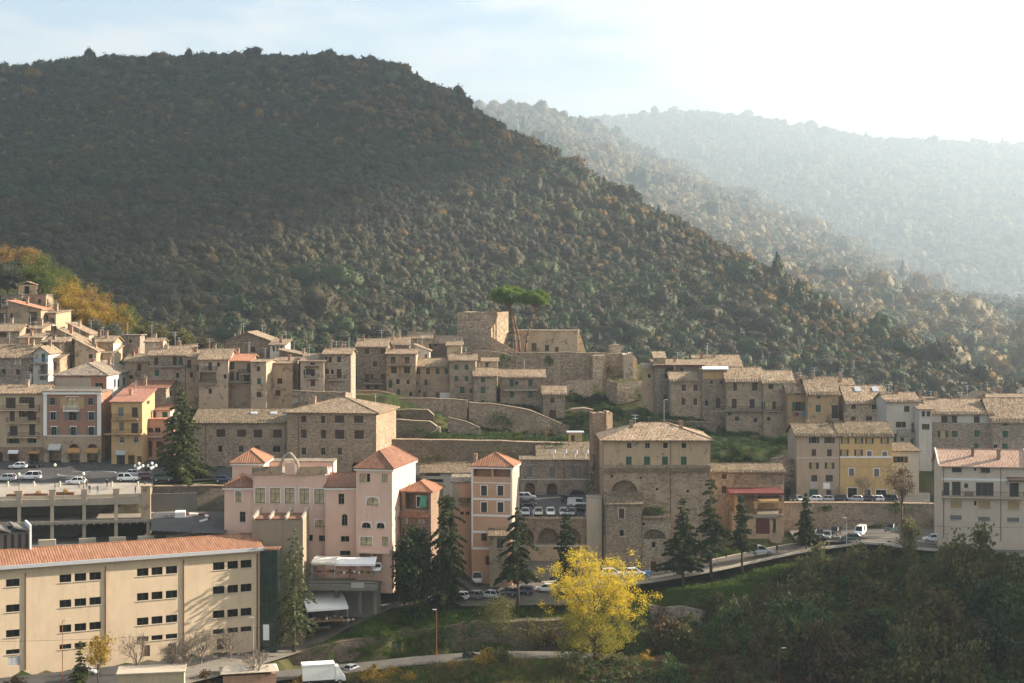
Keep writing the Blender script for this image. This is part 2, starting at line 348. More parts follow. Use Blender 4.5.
class House:
    def __init__(s, name, label, c, x0, x1, yE, yB, D, yaw=0, dep=9., roof='gu', yR=None, rise=None, wall='stone', rmat='coppi', wins=(),
                 rwins=(), lwins=(), over=.45, ext=4., cat='house', group=None, chim=1, aer=1, th=.2, parts=True, anchor=True, lower=None, rwall=None, fascia=None):
        s.c = c; px0, px1 = QX(c, x0), QX(c, x1); yE, yB = QY(c, yE), QY(c, yB); ya = R(yaw)
        P0 = PT(px0, yB, D); k = (px1 - CX) / F
        s.w = w = (k * D - P0.x) / (math.cos(ya) - k * math.sin(ya))
        s.dep = dep; s.h = h = (yB - yE) * D / F; s.D = D
        U = Vector((math.cos(ya), math.sin(ya), 0)); V = Vector((-math.sin(ya), math.cos(ya), 0))
        ctr = P0 + U * (w / 2) + V * (dep / 2)
        s.root = thing(name, label, cat, ctr, ya, group)
        s.mi = Matrix.Translation(ctr) @ Matrix.Rotation(ya, 4, 'Z'); s.mi.invert()
        s.mw = s.mi.inverted()
        if anchor:
            ANCH.append((ctr.x, ctr.y, P0.z)); a = P0 + U * (w / 2) - V * .8; ANCH.append((a.x, a.y, P0.z - .2))
        run = {'gu': dep / 2, 'hip': min(dep, w) / 2, 'sf': dep, 'gv': w / 2, 'sr': w, 'sl': w, 'sb': dep, 'flat': 0}[roof]
        if rise is None:
            if yR is not None:
                dd = {'gu': dep / 2, 'hip': dep / 2, 'sf': dep, 'gv': 0, 'sr': 0, 'sl': 0, 'sb': 0, 'flat': 0}[roof]
                zr = ZC + (HY - QY(c, yR)) * (D + dd * math.cos(ya)) / F - P0.z - h - th
                rise = max(zr, run * .10)
            else: rise = run * math.tan(R(17)) if roof != 'sr' and roof != 'sl' else run * .28
        rise = min(rise, run * .75) if roof != 'flat' else 0
        s.rise = rise; s.roofkind = roof; s.hh = h
        mb = MB(); x0, x1, y0, y1 = -w / 2, w / 2, -dep / 2, dep / 2; zb = -ext
        s.wins = []
        def gather(lst, side):
            out = []
            for r in lst:
                if r[0] == 'row':           # ('row', y0, y1, [centres], width, style)
                    for cx in r[3]: out.append((cx - r[4] / 2, r[1], cx + r[4] / 2, r[2], r[5]))
                else: out.append(r)
            hs = []
            for a, b, e, f, st in out:
                p = s.plane(side, QX(c, a), QY(c, f)); q = s.plane(side, QX(c, e), QY(c, b))
                a0, a1 = min(p[0], q[0]), max(p[0], q[0]); b0, b1 = min(p[1], q[1]), max(p[1], q[1])
                arch = 'A' in st; st2 = st.replace('A', '')
                if st2[0] == 'V': hs.append((a0, b0, a1, b1, 2.2, arch, True)); continue
                hs.append((a0, b0, a1, b1, .2, arch, False)); s.wins.append((side, a0, b0, a1, b1, st2))
            return hs
        fh, rh, lh = gather(wins, 'f'), gather(rwins, 'r'), gather(lwins, 'l')
        hF = h + (rise if roof == 'sb' else 0); hB = h + (rise if roof == 'sf' else 0)
        hL = h + (rise if roof == 'sr' else 0); hR = h + (rise if roof == 'sl' else 0)
        zl = s.plane('f', px0, QY(c, lower[0]))[1] if lower else None
        wallface(mb, (x0, y0, 0), (1, 0, 0), (0, -1, 0), w, zb, hF, fh, 0, zl)
        wallface(mb, (x1, y0, 0), (0, 1, 0), (1, 0, 0), dep, zb, hR, rh, 2 if rwall else 0, None if rwall else zl)
        wallface(mb, (x0, y1, 0), (0, -1, 0), (-1, 0, 0), dep, zb, hL, [(dep - q[2], q[1], dep - q[0], q[3], *q[4:]) for q in lh], 0, zl)
        wallface(mb, (x1, y1, 0), (-1, 0, 0), (0, 1, 0), w, zb, hB, [], 0, zl)
        if roof == 'gu':
            for x in (x0, x1): mb.poly([(x, y0, h), (x, y1, h), (x, 0, h + rise)], 2 if x > 0 else 0)
        if roof == 'gv':
            for y in (y0, y1): mb.poly([(x0, y, h), (x1, y, h), (0, y, h + rise)])
        if roof in ('sf', 'sb'):
            ya_, yb_ = (y0, y1) if roof == 'sf' else (y1, y0)
            for x in (x0, x1): mb.poly([(x, ya_, h), (x, yb_, h), (x, yb_, h + rise)])
        if roof in ('sr', 'sl'):
            xa, xb = (x1, x0) if roof == 'sr' else (x0, x1)
            for y in (y0, y1): mb.poly([(xa, y, h), (xb, y, h), (xb, y, h + rise)])
        s.wall = mb.build('wall', [M[wall], M[lower[1] if lower else wall], M[rwall or wall]], s.root)
        # roof
        rb = MB(); o = over; sl = rise / run if run else 0; z = h + th
        X0, X1, Y0, Y1 = x0 - o, x1 + o, y0 - o, y1 + o
        if roof == 'gu':
            ze = z - sl * o; polys = [[(X0, Y0, ze), (X1, Y0, ze), (X1, 0, z + rise), (X0, 0, z + rise)], [(X0, 0, z + rise), (X1, 0, z + rise), (X1, Y1, ze), (X0, Y1, ze)]]
            ridge = [((X0, 0, z + rise), (X1, 0, z + rise))]
        elif roof == 'gv':
            ze = z - sl * o; polys = [[(X0, Y0, ze), (0, Y0, z + rise), (0, Y1, z + rise), (X0, Y1, ze)], [(0, Y0, z + rise), (X1, Y0, ze), (X1, Y1, ze), (0, Y1, z + rise)]]
            ridge = [((0, Y0, z + rise), (0, Y1, z + rise))]
        elif roof == 'hip':
            ze = z - sl * o; zr = z + rise
            if w >= dep:
                a, b = (-(w - dep) / 2, 0, zr), ((w - dep) / 2, 0, zr)
                c0, c1, c2, c3 = (X0, Y0, ze), (X1, Y0, ze), (X1, Y1, ze), (X0, Y1, ze)
                if w - dep < .05: polys = [[c0, c1, a], [c1, c2, a], [c2, c3, a], [c3, c0, a]]
                else: polys = [[c0, c1, b, a], [c1, c2, b], [c2, c3, a, b], [c3, c0, a]]
                ridge = [(a, b), (a, c0), (b, c1), (b, c2), (a, c3)]
            else:
                a, b = (0, -(dep - w) / 2, zr), (0, (dep - w) / 2, zr)
                c0, c1, c2, c3 = (X0, Y0, ze), (X1, Y0, ze), (X1, Y1, ze), (X0, Y1, ze)
                polys = [[c0, c1, a], [c1, c2, b, a], [c2, c3, b], [c3, c0, a, b]]
                ridge = [(a, b), (a, c0), (a, c1), (b, c2), (b, c3)]
        elif roof == 'sf':
            polys = [[(X0, Y0, z - sl * o), (X1, Y0, z - sl * o), (X1, Y1, z + rise + sl * o), (X0, Y1, z + rise + sl * o)]]; ridge = [((X0, Y1, z + rise + sl * o), (X1, Y1, z + rise + sl * o))]
        elif roof == 'sb':
            polys = [[(X0, Y0, z + rise + sl * o), (X1, Y0, z + rise + sl * o), (X1, Y1, z - sl * o), (X0, Y1, z - sl * o)]]; ridge = []
        elif roof == 'sr':
            polys = [[(X0, Y0, z + rise + sl * o), (X1, Y0, z - sl * o), (X1, Y1, z - sl * o), (X0, Y1, z + rise + sl * o)]]; ridge = []
        elif roof == 'sl':
            polys = [[(X0, Y0, z - sl * o), (X1, Y0, z + rise + sl * o), (X1, Y1, z + rise + sl * o), (X0, Y1, z - sl * o)]]; ridge = []
        else:
            polys = [[(X0, Y0, z), (X1, Y0, z), (X1, Y1, z), (X0, Y1, z)]]; ridge = []
        if fascia:
            fb = MB(); e_ = over * .8
            for q in ((x0 - e_, y0 - e_, x1 + e_, y0 - .004), (x0 - e_, y1 + .004, x1 + e_, y1 + e_), (x0 - e_, y0, x0 - .004, y1), (x1 + .004, y0, x1 + e_, y1)): fb.box(q[0], q[1], h - .32 - sl * e_, q[2], q[3], h - .03 - sl * e_)
            fb.build('eave', M[fascia], s.root)
        s.polys = polys; slab(rb, polys, th - .02)
        for a, b in ridge: rb.tube(a, b, .13, n=5)
        if roof == 'gu' and rmat.startswith('coppi'):     # a ragged edge of cover tiles along the front eave
            n = int((X1 - X0) / .55)
            for i in range(n):
                xx = X0 + (i + .5) * (X1 - X0) / n + random.uniform(-.08, .08)
                rb.tube((xx, Y0 - random.uniform(.03, .14), polys[0][0][2] + .02), (xx, Y0 + 1.2, polys[0][0][2] + sl * 1.2 + .03), .09, n=4)
        s.roof = rb.build('roof', M[rmat], s.root)
        for side, a0, b0, a1, b1, st in s.wins: s.window(side, a0, b0, a1, b1, st)
        rs = random.Random(int(abs(ctr.x * 13 + ctr.y * 7)))
        for i in range(chim): s.chimney(rs.uniform(.12, .88), rs.uniform(.3, .75), rs.uniform(.7, 1.5), rs)
        for i in range(aer): s.aerial(rs.uniform(.1, .9), rs.uniform(.4, .8), rs.uniform(1.8, 3.2), rs)
    def plane(s, side, px, py):
        o = s.mi @ Vector((0, 0, ZC)); e = s.mi @ (Vector((0, 0, ZC)) + Vector(((px - CX) / F, 1, (HY - py) / F))); d = e - o
        if side == 'f': t = (-s.dep / 2 - o.y) / d.y; p = o + d * t; return p.x + s.w / 2, p.z
        if side == 'r': t = (s.w / 2 - o.x) / d.x; p = o + d * t; return p.y + s.dep / 2, p.z
        t = (-s.w / 2 - o.x) / d.x; p = o + d * t; return p.y + s.dep / 2, p.z
    def roofz(s, x, y):
        r, h, w, d = s.rise, s.h + .2, s.w, s.dep; k = s.roofkind
        if k == 'gu': return h + r * (1 - abs(y) / (d / 2))
        if k == 'gv': return h + r * (1 - abs(x) / (w / 2))
        if k == 'sf': return h + r * (y + d / 2) / d
        if k == 'sb': return h + r * (d / 2 - y) / d
        if k == 'sr': return h + r * (w / 2 - x) / w
        if k == 'sl': return h + r * (x + w / 2) / w
        if k == 'hip':
            m = min(w, d) / 2; return h + r * min(1, (w / 2 - abs(x)) / m, (d / 2 - abs(y)) / m)
        return h
    def chimney(s, fu, fv, hgt, rs=random, size=.32, mat=None):
        x, y = (fu - .5) * s.w, (fv - .5) * s.dep; z = s.roofz(x, y); mb = MB(); a = size
        mb.box(x - a, y - a, z - .5, x + a, y + a, z + hgt); b = a + .08
        mb.box(x - b, y - b, z + hgt, x + b, y + b, z + hgt + .1)
        for i in (-1, 1):
            for j in (-1, 1): mb.box(x + i * a * .75 - .06, y + j * a * .75 - .06, z + hgt + .1, x + i * a * .75 + .06, y + j * a * .75 + .06, z + hgt + .32)
        mb.box(x - b, y - b, z + hgt + .32, x + b, y + b, z + hgt + .42)
        return mb.build('chimney', M[mat or rs.choice(['brick', 'greybeige', 'stone', 'brickpink'])], s.roof)
    def aerial(s, fu, fv, hgt, rs=random):
        x, y = (fu - .5) * s.w, (fv - .5) * s.dep; z = s.roofz(x, y); mb = MB(); a = rs.uniform(0, 3.14)
        mb.tube((x, y, z - .2), (x, y, z + hgt), .035, n=4)
        dx, dy = math.cos(a), math.sin(a)
        for k in range(2):
            zz = z + hgt - .1 - k * .6; L = .75 - .2 * k; mb.tube((x - dx * L, y - dy * L, zz), (x + dx * L, y + dy * L, zz), .02, n=4)
            for q in (-.9, -.45, 0, .45, .9):
                cx, cy = x + dx * L * q, y + dy * L * q; mb.tube((cx + dy * .35, cy - dx * .35, zz), (cx - dy * .35, cy + dx * .35, zz), .015, n=3)
        return mb.build('aerial', M['zinc'], s.roof)
    def frame(s, side, a0):
        if side == 'f': return (-s.w / 2 + a0, -s.dep / 2, 0.)
        if side == 'r': return (s.w / 2, -s.dep / 2 + a0, math.pi / 2)
        return (-s.w / 2, -s.dep / 2 + a0, -math.pi / 2)
    def window(s, side, a0, b0, a1, b1, st):
        w, h = a1 - a0, b1 - b0
        x, y, rz = s.frame(side, a0 if side != 'l' else a1)
        if st[0] == 'D':
            mb = MB(); mb.box(0, .12, 0, w, .16, h); n = max(2, int(w / .5))
            for i in range(n): mb.box(w * i / n + .05, .09, .1, w * (i + 1) / n - .05, .118, h - .1)
            return mb.build('door', M[{'b': 'wood', 'r': 'door_red', 'g': 'sh_green', 'k': 'iron', 'l': 'wood_light', 'w': 'frame_white', 'z': 'zinc'}[st[1]]], s.root, loc=(x, y, b0), rz=rz)
        o = link('window', window_mesh(w, h, st), s.root, (x, y, b0), rz)
        kw, kh = round(w * 4) / 4, round(h * 4) / 4
        o.scale = (w / self_w(w, h, st), 1, h / self_h(w, h, st))
        if len(st) > 1 and st[1] in SHUT:
            sc = o.scale; op = 'o' in st[2:] or 'h' in st[2:]
            sw = self_w(w, h, st) / 2
            for k in (0, 1):
                if 'h' in st[2:] and k == 0: xx, yy = 0., .05
                elif op: xx, yy = (-sw - .02 if k == 0 else 2 * sw + .02), -.055
                else: xx, yy = (0 if k == 0 else sw), .05
                link('shutter', shutter_mesh(sw - .02, self_h(w, h, st) - .02, st[1]), o, (xx + .01, yy, .01))
        return o
    def balcony(s, x0, x1, y, depth=1.0, rail='iron', side='f', rh=1.0, slabm='concrete', solid=False):
        p = s.plane(side, QX(s.c, x0), QY(s.c, y)); q = s.plane(side, QX(s.c, x1), QY(s.c, y))
        a0, a1 = min(p[0], q[0]), max(p[0], q[0]); z = (p[1] + q[1]) / 2; L = a1 - a0
        x, yy, rz = s.frame(side, a0)
        mb = MB(); mb.box(0, -depth, -.18, L, -.004, 0)
        n = max(2, int(L / 1.6))
        for i in range(n):
            c = L * (i + .5) / n; mb.box(c - .08, -depth * .7, -.42, c + .08, -.004, -.184)
        b = mb.build('balcony', M[slabm], s.root, loc=(x, yy, z), rz=rz)
        rb = MB()
        if solid: rb.box(.01, -depth + .01, .003, L - .01, -depth + .09, rh); rb.box(.01, -depth + .094, .003, .09, -.01, rh); rb.box(L - .09, -depth + .094, .003, L - .01, -.01, rh)
        else:
            for A, B in (((.05, -depth + .05), (L - .05, -depth + .05)), ((.05, -depth + .05), (.05, -.02)), ((L - .05, -depth + .05), (L - .05, -.02))):
                rb.tube((*A, rh), (*B, rh), .035, n=4); rb.tube((*A, .1), (*B, .1), .02, n=4)
                ln = math.hypot(B[0] - A[0], B[1] - A[1]); k = max(1, int(ln / .16))
                for i in range(k + 1):
                    t_ = i / k; xx, y2 = A[0] + (B[0] - A[0]) * t_, A[1] + (B[1] - A[1]) * t_
                    rb.tube((xx, y2, 0), (xx, y2, rh), .016, n=3, cap=False)
        rb.build('railing', M[rail], b); return b
    def pipe(s, x, y0, y1, side='f', mat='copper_pipe', r=.06):
        p = s.plane(side, QX(s.c, x), QY(s.c, y0)); q = s.plane(side, QX(s.c, x), QY(s.c, y1)); X, Y, rz = s.frame(side, p[0])
        mb = MB(); mb.tube((0, -r - .01, q[1]), (0, -r - .01, p[1]), r, n=6); return mb.build('downpipe', M[mat], s.root, loc=(X, Y, 0), rz=rz)
    def strip(s, name, x0, y0, x1, y1, mat, proud=.06, side='f', off=.003):
        p = s.plane(side, QX(s.c, x0), QY(s.c, y1)); q = s.plane(side, QX(s.c, x1), QY(s.c, y0)); X, Y, rz = s.frame(side, min(p[0], q[0]))
        mb = MB(); mb.box(0, -proud, min(p[1], q[1]), abs(q[0] - p[0]), -off, max(p[1], q[1])); return mb.build(name, M[mat], s.root, loc=(X, Y, 0), rz=rz)
    def awning(s, x0, x1, y0, y1, depth, mat, side='f', name='awning'):
        p = s.plane(side, QX(s.c, x0), QY(s.c, y1)); q = s.plane(side, QX(s.c, x1), QY(s.c, y0)); X, Y, rz = s.frame(side, min(p[0], q[0])); L = abs(q[0] - p[0]); zt, zb = max(p[1], q[1]), min(p[1], q[1])
        mb = MB(); slab(mb, [[(0, -depth, zb), (L, -depth, zb), (L, -.01, zt), (0, -.01, zt)]], .06); mb.box(0, -depth - .03, zb - .3, L, -depth - .005, zb)
        return mb.build(name, M[mat], s.root, loc=(X, Y, 0), rz=rz)
def self_w(w, h, st):
    m = window_mesh(w, h, st); return m.vertices[1].co.x
def self_h(w, h, st):
    m = window_mesh(w, h, st); return m.vertices[2].co.z
ANCH = []

def wallrun(name, label, pts, D, th=1.2, mat='rubble', cat='wall', cap=True, group=None, base=None, bump=.0, holes=(), parent=None):
    """a free-standing or retaining wall: pts = (px, ytop, ybottom[, D]) from left to right in photo pixels"""
    mb = MB(); P3 = []
    for p in pts:
        d = p[3] if len(p) > 3 else D
        P3.append((PT(p[0], p[1], d), PT(p[0], p[2], d)))
    c = P3[len(P3) // 2][1].copy(); rings = []
    dense = []
    for i in range(len(P3) - 1):
        n = max(1, int((P3[i + 1][0] - P3[i][0]).length / 2.2)) if bump else 1
        for k in range(n): dense.append((P3[i][0].lerp(P3[i + 1][0], k / n) + Vector((0, 0, random.uniform(-bump, bump))), P3[i][1].lerp(P3[i + 1][1], k / n)))
    dense.append(P3[-1])
    for a, b in dense:
        a, b = a - c, b - c
        rings.append([(b.x, b.y - .15, b.z), (a.x, a.y, a.z), (a.x, a.y + th, a.z), (b.x, b.y + th, b.z)])
    mb.loft(rings)
    if parent: return mb.build(name, M[mat], parent)
    o = mb.build(name, M[mat], None, loc=c)
    if cap:
        cb = MB(); rr = []
        for a, b in dense:
            a = a - c; rr.append([(a.x, a.y - .12, a.z + .003), (a.x, a.y - .12, a.z + .16), (a.x, a.y + th * .8, a.z + .16), (a.x, a.y + th * .8, a.z + .003)])
        cb.loft(rr); cb.build('coping', M[mat if mat in ('stone', 'castle') else 'stone'], o)
    return tag(o, label, cat, group)
# ---------------------------------------------------------------- plants
leafmat('leaf_yellow', [(.42, .30, .02), (.60, .44, .03), (.72, .55, .05), (.50, .42, .06)], .5)
leafmat('leaf_gold', [(.20, .13, .025), (.34, .22, .035), (.42, .28, .05), (.26, .20, .05)], .4)
leafmat('leaf_green', [(.055, .075, .018), (.105, .125, .028), (.16, .175, .04)], .35)
leafmat('leaf_dark', [(0.0184, 0.0299, 0.0126), (0.0322, 0.0483, 0.0196), (0.0517, 0.0713, 0.0287)], .2)
leafmat('leaf_deodar', [(.030, .040, .016), (.052, .066, .026), (.095, .105, .042)], .25)
leafmat('leaf_cedar', [(.05, .065, .025), (.09, .105, .04), (.15, .155, .055)], .3)
leafmat('leaf_pine', [(.08, .13, .025), (.13, .195, .036), (.18, .25, .055)], .45)
leafmat('leaf_brown', [(0.0653, 0.0464, 0.0261), (0.1160, 0.0783, 0.0391), (0.1740, 0.1131, 0.0493)], .3)
leafmat('leaf_olive', [(0.0816, 0.0834, 0.0326), (0.1359, 0.1305, 0.0471), (0.2175, 0.1812, 0.0580)], .3)
leafmat('leaf_grey', [(.07, .075, .05), (.11, .11, .075), (.15, .15, .10)], .3)
leafmat('leaf_rust', [(.17, .095, .03), (.26, .155, .045), (.34, .22, .06)], .35)
leafmat('leaf_ivy', [(0.0455, 0.0731, 0.0227), (0.0731, 0.1137, 0.0325), (0.1137, 0.1544, 0.0488)], .2)
t = NT('bark'); v = t.coord(scale=(1, 1, .3)); M['bark'] = t.done(t.mix(t.noise(v, 4, 4), (.05, .037, .027), (.15, .115, .085)), .9, .1)
t = NT('bark_pine'); v = t.coord(scale=(1, 1, .4)); M['bark_pine'] = t.done(t.mix(t.noise(v, 3, 4), (.10, .055, .035), (.24, .15, .10)), .9, .1)
t = NT('bark_pale'); v = t.coord(scale=(1, 1, .4)); M['bark_pale'] = t.done(t.mix(t.noise(v, 3, 4), (.13, .10, .075), (.27, .215, .16)), .9, .1)

def leaves(C, size, rs, flat=0., asp=.6, Nn=None):
    """one small bent-free quad per centre"""
    n = len(C); a = rs.normal(size=(n, 3)); a[:, 2] *= (1 - flat); a /= np.linalg.norm(a, axis=1)[:, None]
    b = rs.normal(size=(n, 3)); b -= (a * b).sum(1)[:, None] * a; b /= np.linalg.norm(b, axis=1)[:, None]
    s = size * rs.uniform(.6, 1.4, size=(n, 1)); A = a * s; B = b * s * asp
    V = np.empty((n, 4, 3)); V[:, 0] = C - A; V[:, 1] = C + B * .9; V[:, 2] = C + A; V[:, 3] = C - B * .9
    return V.reshape(-1, 3), np.arange(4 * n).reshape(-1, 4)
def crown_points(rs, n, clumps, spread):
    k = rs.randint(0, len(clumps), n); return clumps[k] + rs.normal(size=(n, 3)) * spread * rs.uniform(.6, 1.25, size=(len(clumps), 1))[k]
def dome(rs, n, r, h, z0, inner=.45, cut=-.6):
    out = []
    while len(out) < n:
        d = rs.normal(size=3); d /= np.linalg.norm(d)
        if d[2] < cut: continue
        q = rs.uniform(inner, 1.) * (1 + .18 * math.sin(3 * math.atan2(d[1], d[0]) + rs.rand()))
        out.append((d[0] * r * q, d[1] * r * q, z0 + d[2] * h * q))
    return np.array(out)
def mk_broad(seed, H, r, mat, nclump=38, nleaf=5200, leaf=.22, trunk=.25, spread=.13, bark='bark', low=.30, taper=None, limbs=16, inner=.35):
    rs = np.random.RandomState(seed); zc = H * (low + (1 - low) / 2); ch = H * (1 - low) / 2
    cl = dome(rs, nclump, r * .86, ch * .88, zc, inner, -.95)
    if taper: cl[:, :2] *= np.clip(1.25 - taper * (cl[:, 2:3] - zc) / ch, .3, 1.4)
    C = crown_points(rs, nleaf, cl, r * spread * np.array([1, 1, .8])); V, Fq = leaves(C, leaf, rs)
    cm = np_mesh('crown', V, Fq, M[mat]); mb = MB(); t0 = trunk * H / 10
    mb.tube((0, 0, -.6), (0, 0, H * low), t0, t0 * .7, 7); mb.tube((0, 0, H * low), (.1 * r, 0, H * .72), t0 * .7, t0 * .25, 6)
    for i in range(min(limbs, nclump)):
        z = H * random.uniform(low * .85, .6); e = cl[i]; m_ = (e * .5 + np.array((0, 0, z)) * .5); m_[2] += .04 * H * rs.uniform(-1, 1)
        mb.tube((0, 0, z), tuple(m_), t0 * .35, t0 * .22, 5); mb.tube(tuple(m_), tuple(e), t0 * .22, t0 * .06, 4)
    return cm, mb.mesh('trunk', M[bark], True)
def mk_conifer(seed, H, r, mat, levels=26, needles=9000, size=.28, droop=.25, prof=.85, z0=.06, bark='bark', arms=7, gap=.25):
    rs = np.random.RandomState(seed); pts = []; mb = MB(); t0 = H * .017
    mb.tube((0, 0, -.6), (0, 0, H * .5), t0, t0 * .6, 7); mb.tube((0, 0, H * .5), (0, 0, H * .985), t0 * .6, .02, 6)
    br = []
    for i in range(levels):
        f = (i + rs.rand() * .5) / levels; z = H * (z0 + (1 - z0) * f); R_ = r * (1 - f) ** prof * rs.uniform(.58, 1.2) + .12
        if i == 0: R_ *= .8
        k = max(3, int(arms * (1 - .4 * f))); a0 = rs.rand() * 6.28
        for j in range(k):
            if rs.rand() < gap * .5: continue
            a = a0 + 6.283 * j / k + rs.uniform(-.25, .25); br.append((z, a, R_ * rs.uniform(.5, 1.25)))
    tot = sum(b[2] ** 1.5 for b in br)
    for z, a, L in br:
        n = max(5, int(needles * L ** 1.5 / tot)); u = rs.uniform(.08, 1., n) ** .75; wid = .20 * L * (1.05 - u) + .09
        lat = rs.normal(size=n) * wid * .6; up = rs.normal(size=n) * wid * .28
        zz = z + .10 * L * u - droop * L * u ** 2 * 1.3 - np.abs(lat) * droop * .9 + up
        pts.append(np.stack([np.cos(a) * L * u - np.sin(a) * lat, np.sin(a) * L * u + np.cos(a) * lat, zz], 1))
        mb.tube((0, 0, z), (math.cos(a) * L * .8, math.sin(a) * L * .8, z + .08 * L - droop * L * .8), t0 * .22, .015, 3, cap=False)
    C = np.concatenate(pts); V, Fq = leaves(C, size, rs, flat=.25, asp=.42); return np_mesh('crown', V, Fq, M[mat]), mb.mesh('trunk', M[bark], True)
def mk_spray(seed, H, r, split, mats, leaf=.13, nl=38, per=10, leaves_=80):
    """a tree of rising limbs, each carrying loose sprays of leaves; the low limbs in a second crown of their own"""
    rs = np.random.RandomState(seed); mb = MB(); t0 = .3; sets = [[], []]
    mb.tube((0, 0, -.6), (0, 0, H * .2), t0, t0 * .8, 8); mb.tube((0, 0, H * .2), (.3, 0, H * .55), t0 * .8, t0 * .4, 7)
    for i in range(nl):
        f = (i + .5) / nl; a = i * 2.4 + rs.uniform(-.3, .3); z0 = H * (.14 + .34 * f); el = .05 + 1.25 * f ** 1.4 + rs.uniform(-.12, .12)
        ez = H * (.16 + .78 * f ** .8) ; rr = r * math.sqrt(max(.06, 1 - ((ez / H - .56) / .46) ** 2)) * rs.uniform(.72, 1.05); p = Vector((0.05 * i / nl, 0, z0)); e = Vector((math.cos(a) * rr, math.sin(a) * rr, ez)); mid = p.lerp(e, .5) + Vector((0, 0, -.04 * H * (1 - f) + .05 * H))
        prev = p
        for k in range(1, 7):
            t_ = k / 6; q = p * (1 - t_) ** 2 + mid * 2 * t_ * (1 - t_) + e * t_ ** 2; mb.tube(prev, q, .11 * (1.05 - t_ + .12), .11 * (1 - t_ + .06), 4, cap=False); prev = q
        for k in range(per):
            t_ = .38 + .66 * (k + rs.rand()) / per; q = p * (1 - t_) ** 2 + mid * 2 * t_ * (1 - t_) + e * t_ ** 2 + Vector(rs.normal(size=3) * r * .12); sp = rs.uniform(.35, .62)
            sets[0 if q.z > split * H + rs.normal() * .06 * H else 1].append(np.array(q) + rs.normal(size=(int(leaves_ * rs.uniform(.6, 1.4)), 3)) * sp * np.array([1, 1, .75]))
            mb.tube(prev.lerp(p, 1 - t_ if t_ < 1 else 0), q, .03, .012, 3, cap=False)
    out = []
    for st, m_ in zip(sets, mats): V, Fq = leaves(np.concatenate(st), leaf, rs); out.append(np_mesh('crown', V, Fq, M[m_]))
    return out, mb.mesh('trunk', M['bark'], True)
def mk_bare(seed, H, r, bark='bark_pale', depth=5, up=.55, n0=5, thick=.02):
    rs = np.random.RandomState(seed); mb = MB()
    def grow(p, d, L, w, k):
        q = p + d * L; mb.tube(p, q, w, w * .68, 5 if k > 3 else 3, cap=False)
        if k == 0: return
        for i in range(3 if k > 1 else 3):
            e = Vector(rs.normal(size=3)) * .62; e.z += up * .6; nd = (d * .75 + e).normalized(); grow(p + d * L * rs.uniform(.55, 1.), nd, L * rs.uniform(.58, .82), w * .6, k - 1)
    base = Vector((0, 0, H * .16)); mb.tube((0, 0, -.5), base, H * thick * 1.2, H * thick, 7)
    for i in range(n0):
        a = 6.28 * i / n0 + rs.rand(); d = Vector((math.cos(a) * r / H, math.sin(a) * r / H, up + .35)).normalized(); grow(base, d, H * .27, H * thick * .6, depth - 1)
    return mb.mesh('branches', M[bark])
def mk_stonepine(seed, H, r, lean):
    rs = np.random.RandomState(seed); cl = []
    for i in range(80):
        a = rs.rand() * 6.28; q = math.sqrt(rs.rand()) * r * .9; t_ = H * .36 * math.sqrt(max(0, 1 - (q / r) ** 2)); cl.append((lean + math.cos(a) * q, math.sin(a) * q, H * .735 + .06 * H * (q / r) ** 2 + t_ * rs.uniform(.12, .95) ** .6 * .85))
    C = crown_points(rs, 15000, np.array(cl), r * .11 * np.array([1, 1, .7])); V, Fq = leaves(C, .30, rs, asp=.5)
    cm = np_mesh('crown', V, Fq, M['leaf_pine']); mb = MB(); P0 = Vector((0, 0, -.5)); prev = P0
    for i in range(1, 7):
        f = i / 6; q = Vector((lean * f ** 1.5, .15 * math.sin(4 * f), H * .76 * f)); mb.tube(prev, q, .34 - .13 * (i - 1) / 6, .34 - .13 * f, 7); prev = q
    for i in range(14):
        e = Vector(cl[i]); m_ = prev.lerp(e, .5); m_.z -= .02 * H; mb.tube(prev - Vector((0, 0, rs.uniform(0, .1) * H)), m_, .12, .08, 4); mb.tube(m_, e, .08, .03, 4)
    return cm, mb.mesh('trunk', M['bark_pine'], True)
def mk_bush(seed, r, h, mat, n=1500, leaf=.12, clumps=16, spread=.15):
    rs = np.random.RandomState(seed); cl = dome(rs, clumps, r * .8, h * .8, h * .12, .25, -.1); C = crown_points(rs, n, cl, r * spread * np.array([1, 1, .75])); C[:, 2] = np.abs(C[:, 2])
    V, Fq = leaves(C, leaf, rs, asp=.65); return np_mesh('foliage', V, Fq, M[mat])
def plant(name, label, cat, meshes, loc, rz=0., sc=1., group=None):
    if isinstance(sc, (int, float)): sc = (sc, sc, sc)
    if not isinstance(meshes, (tuple, list)):
        o = link(name, meshes, None, loc, rz); o.scale = sc; return tag(o, label, cat, group)
    t_ = thing(name, label, cat, loc, rz, group); t_.scale = sc
    for m_, nm in zip(meshes, ('crown', 'trunk')): link(nm, m_, t_)
    return t_

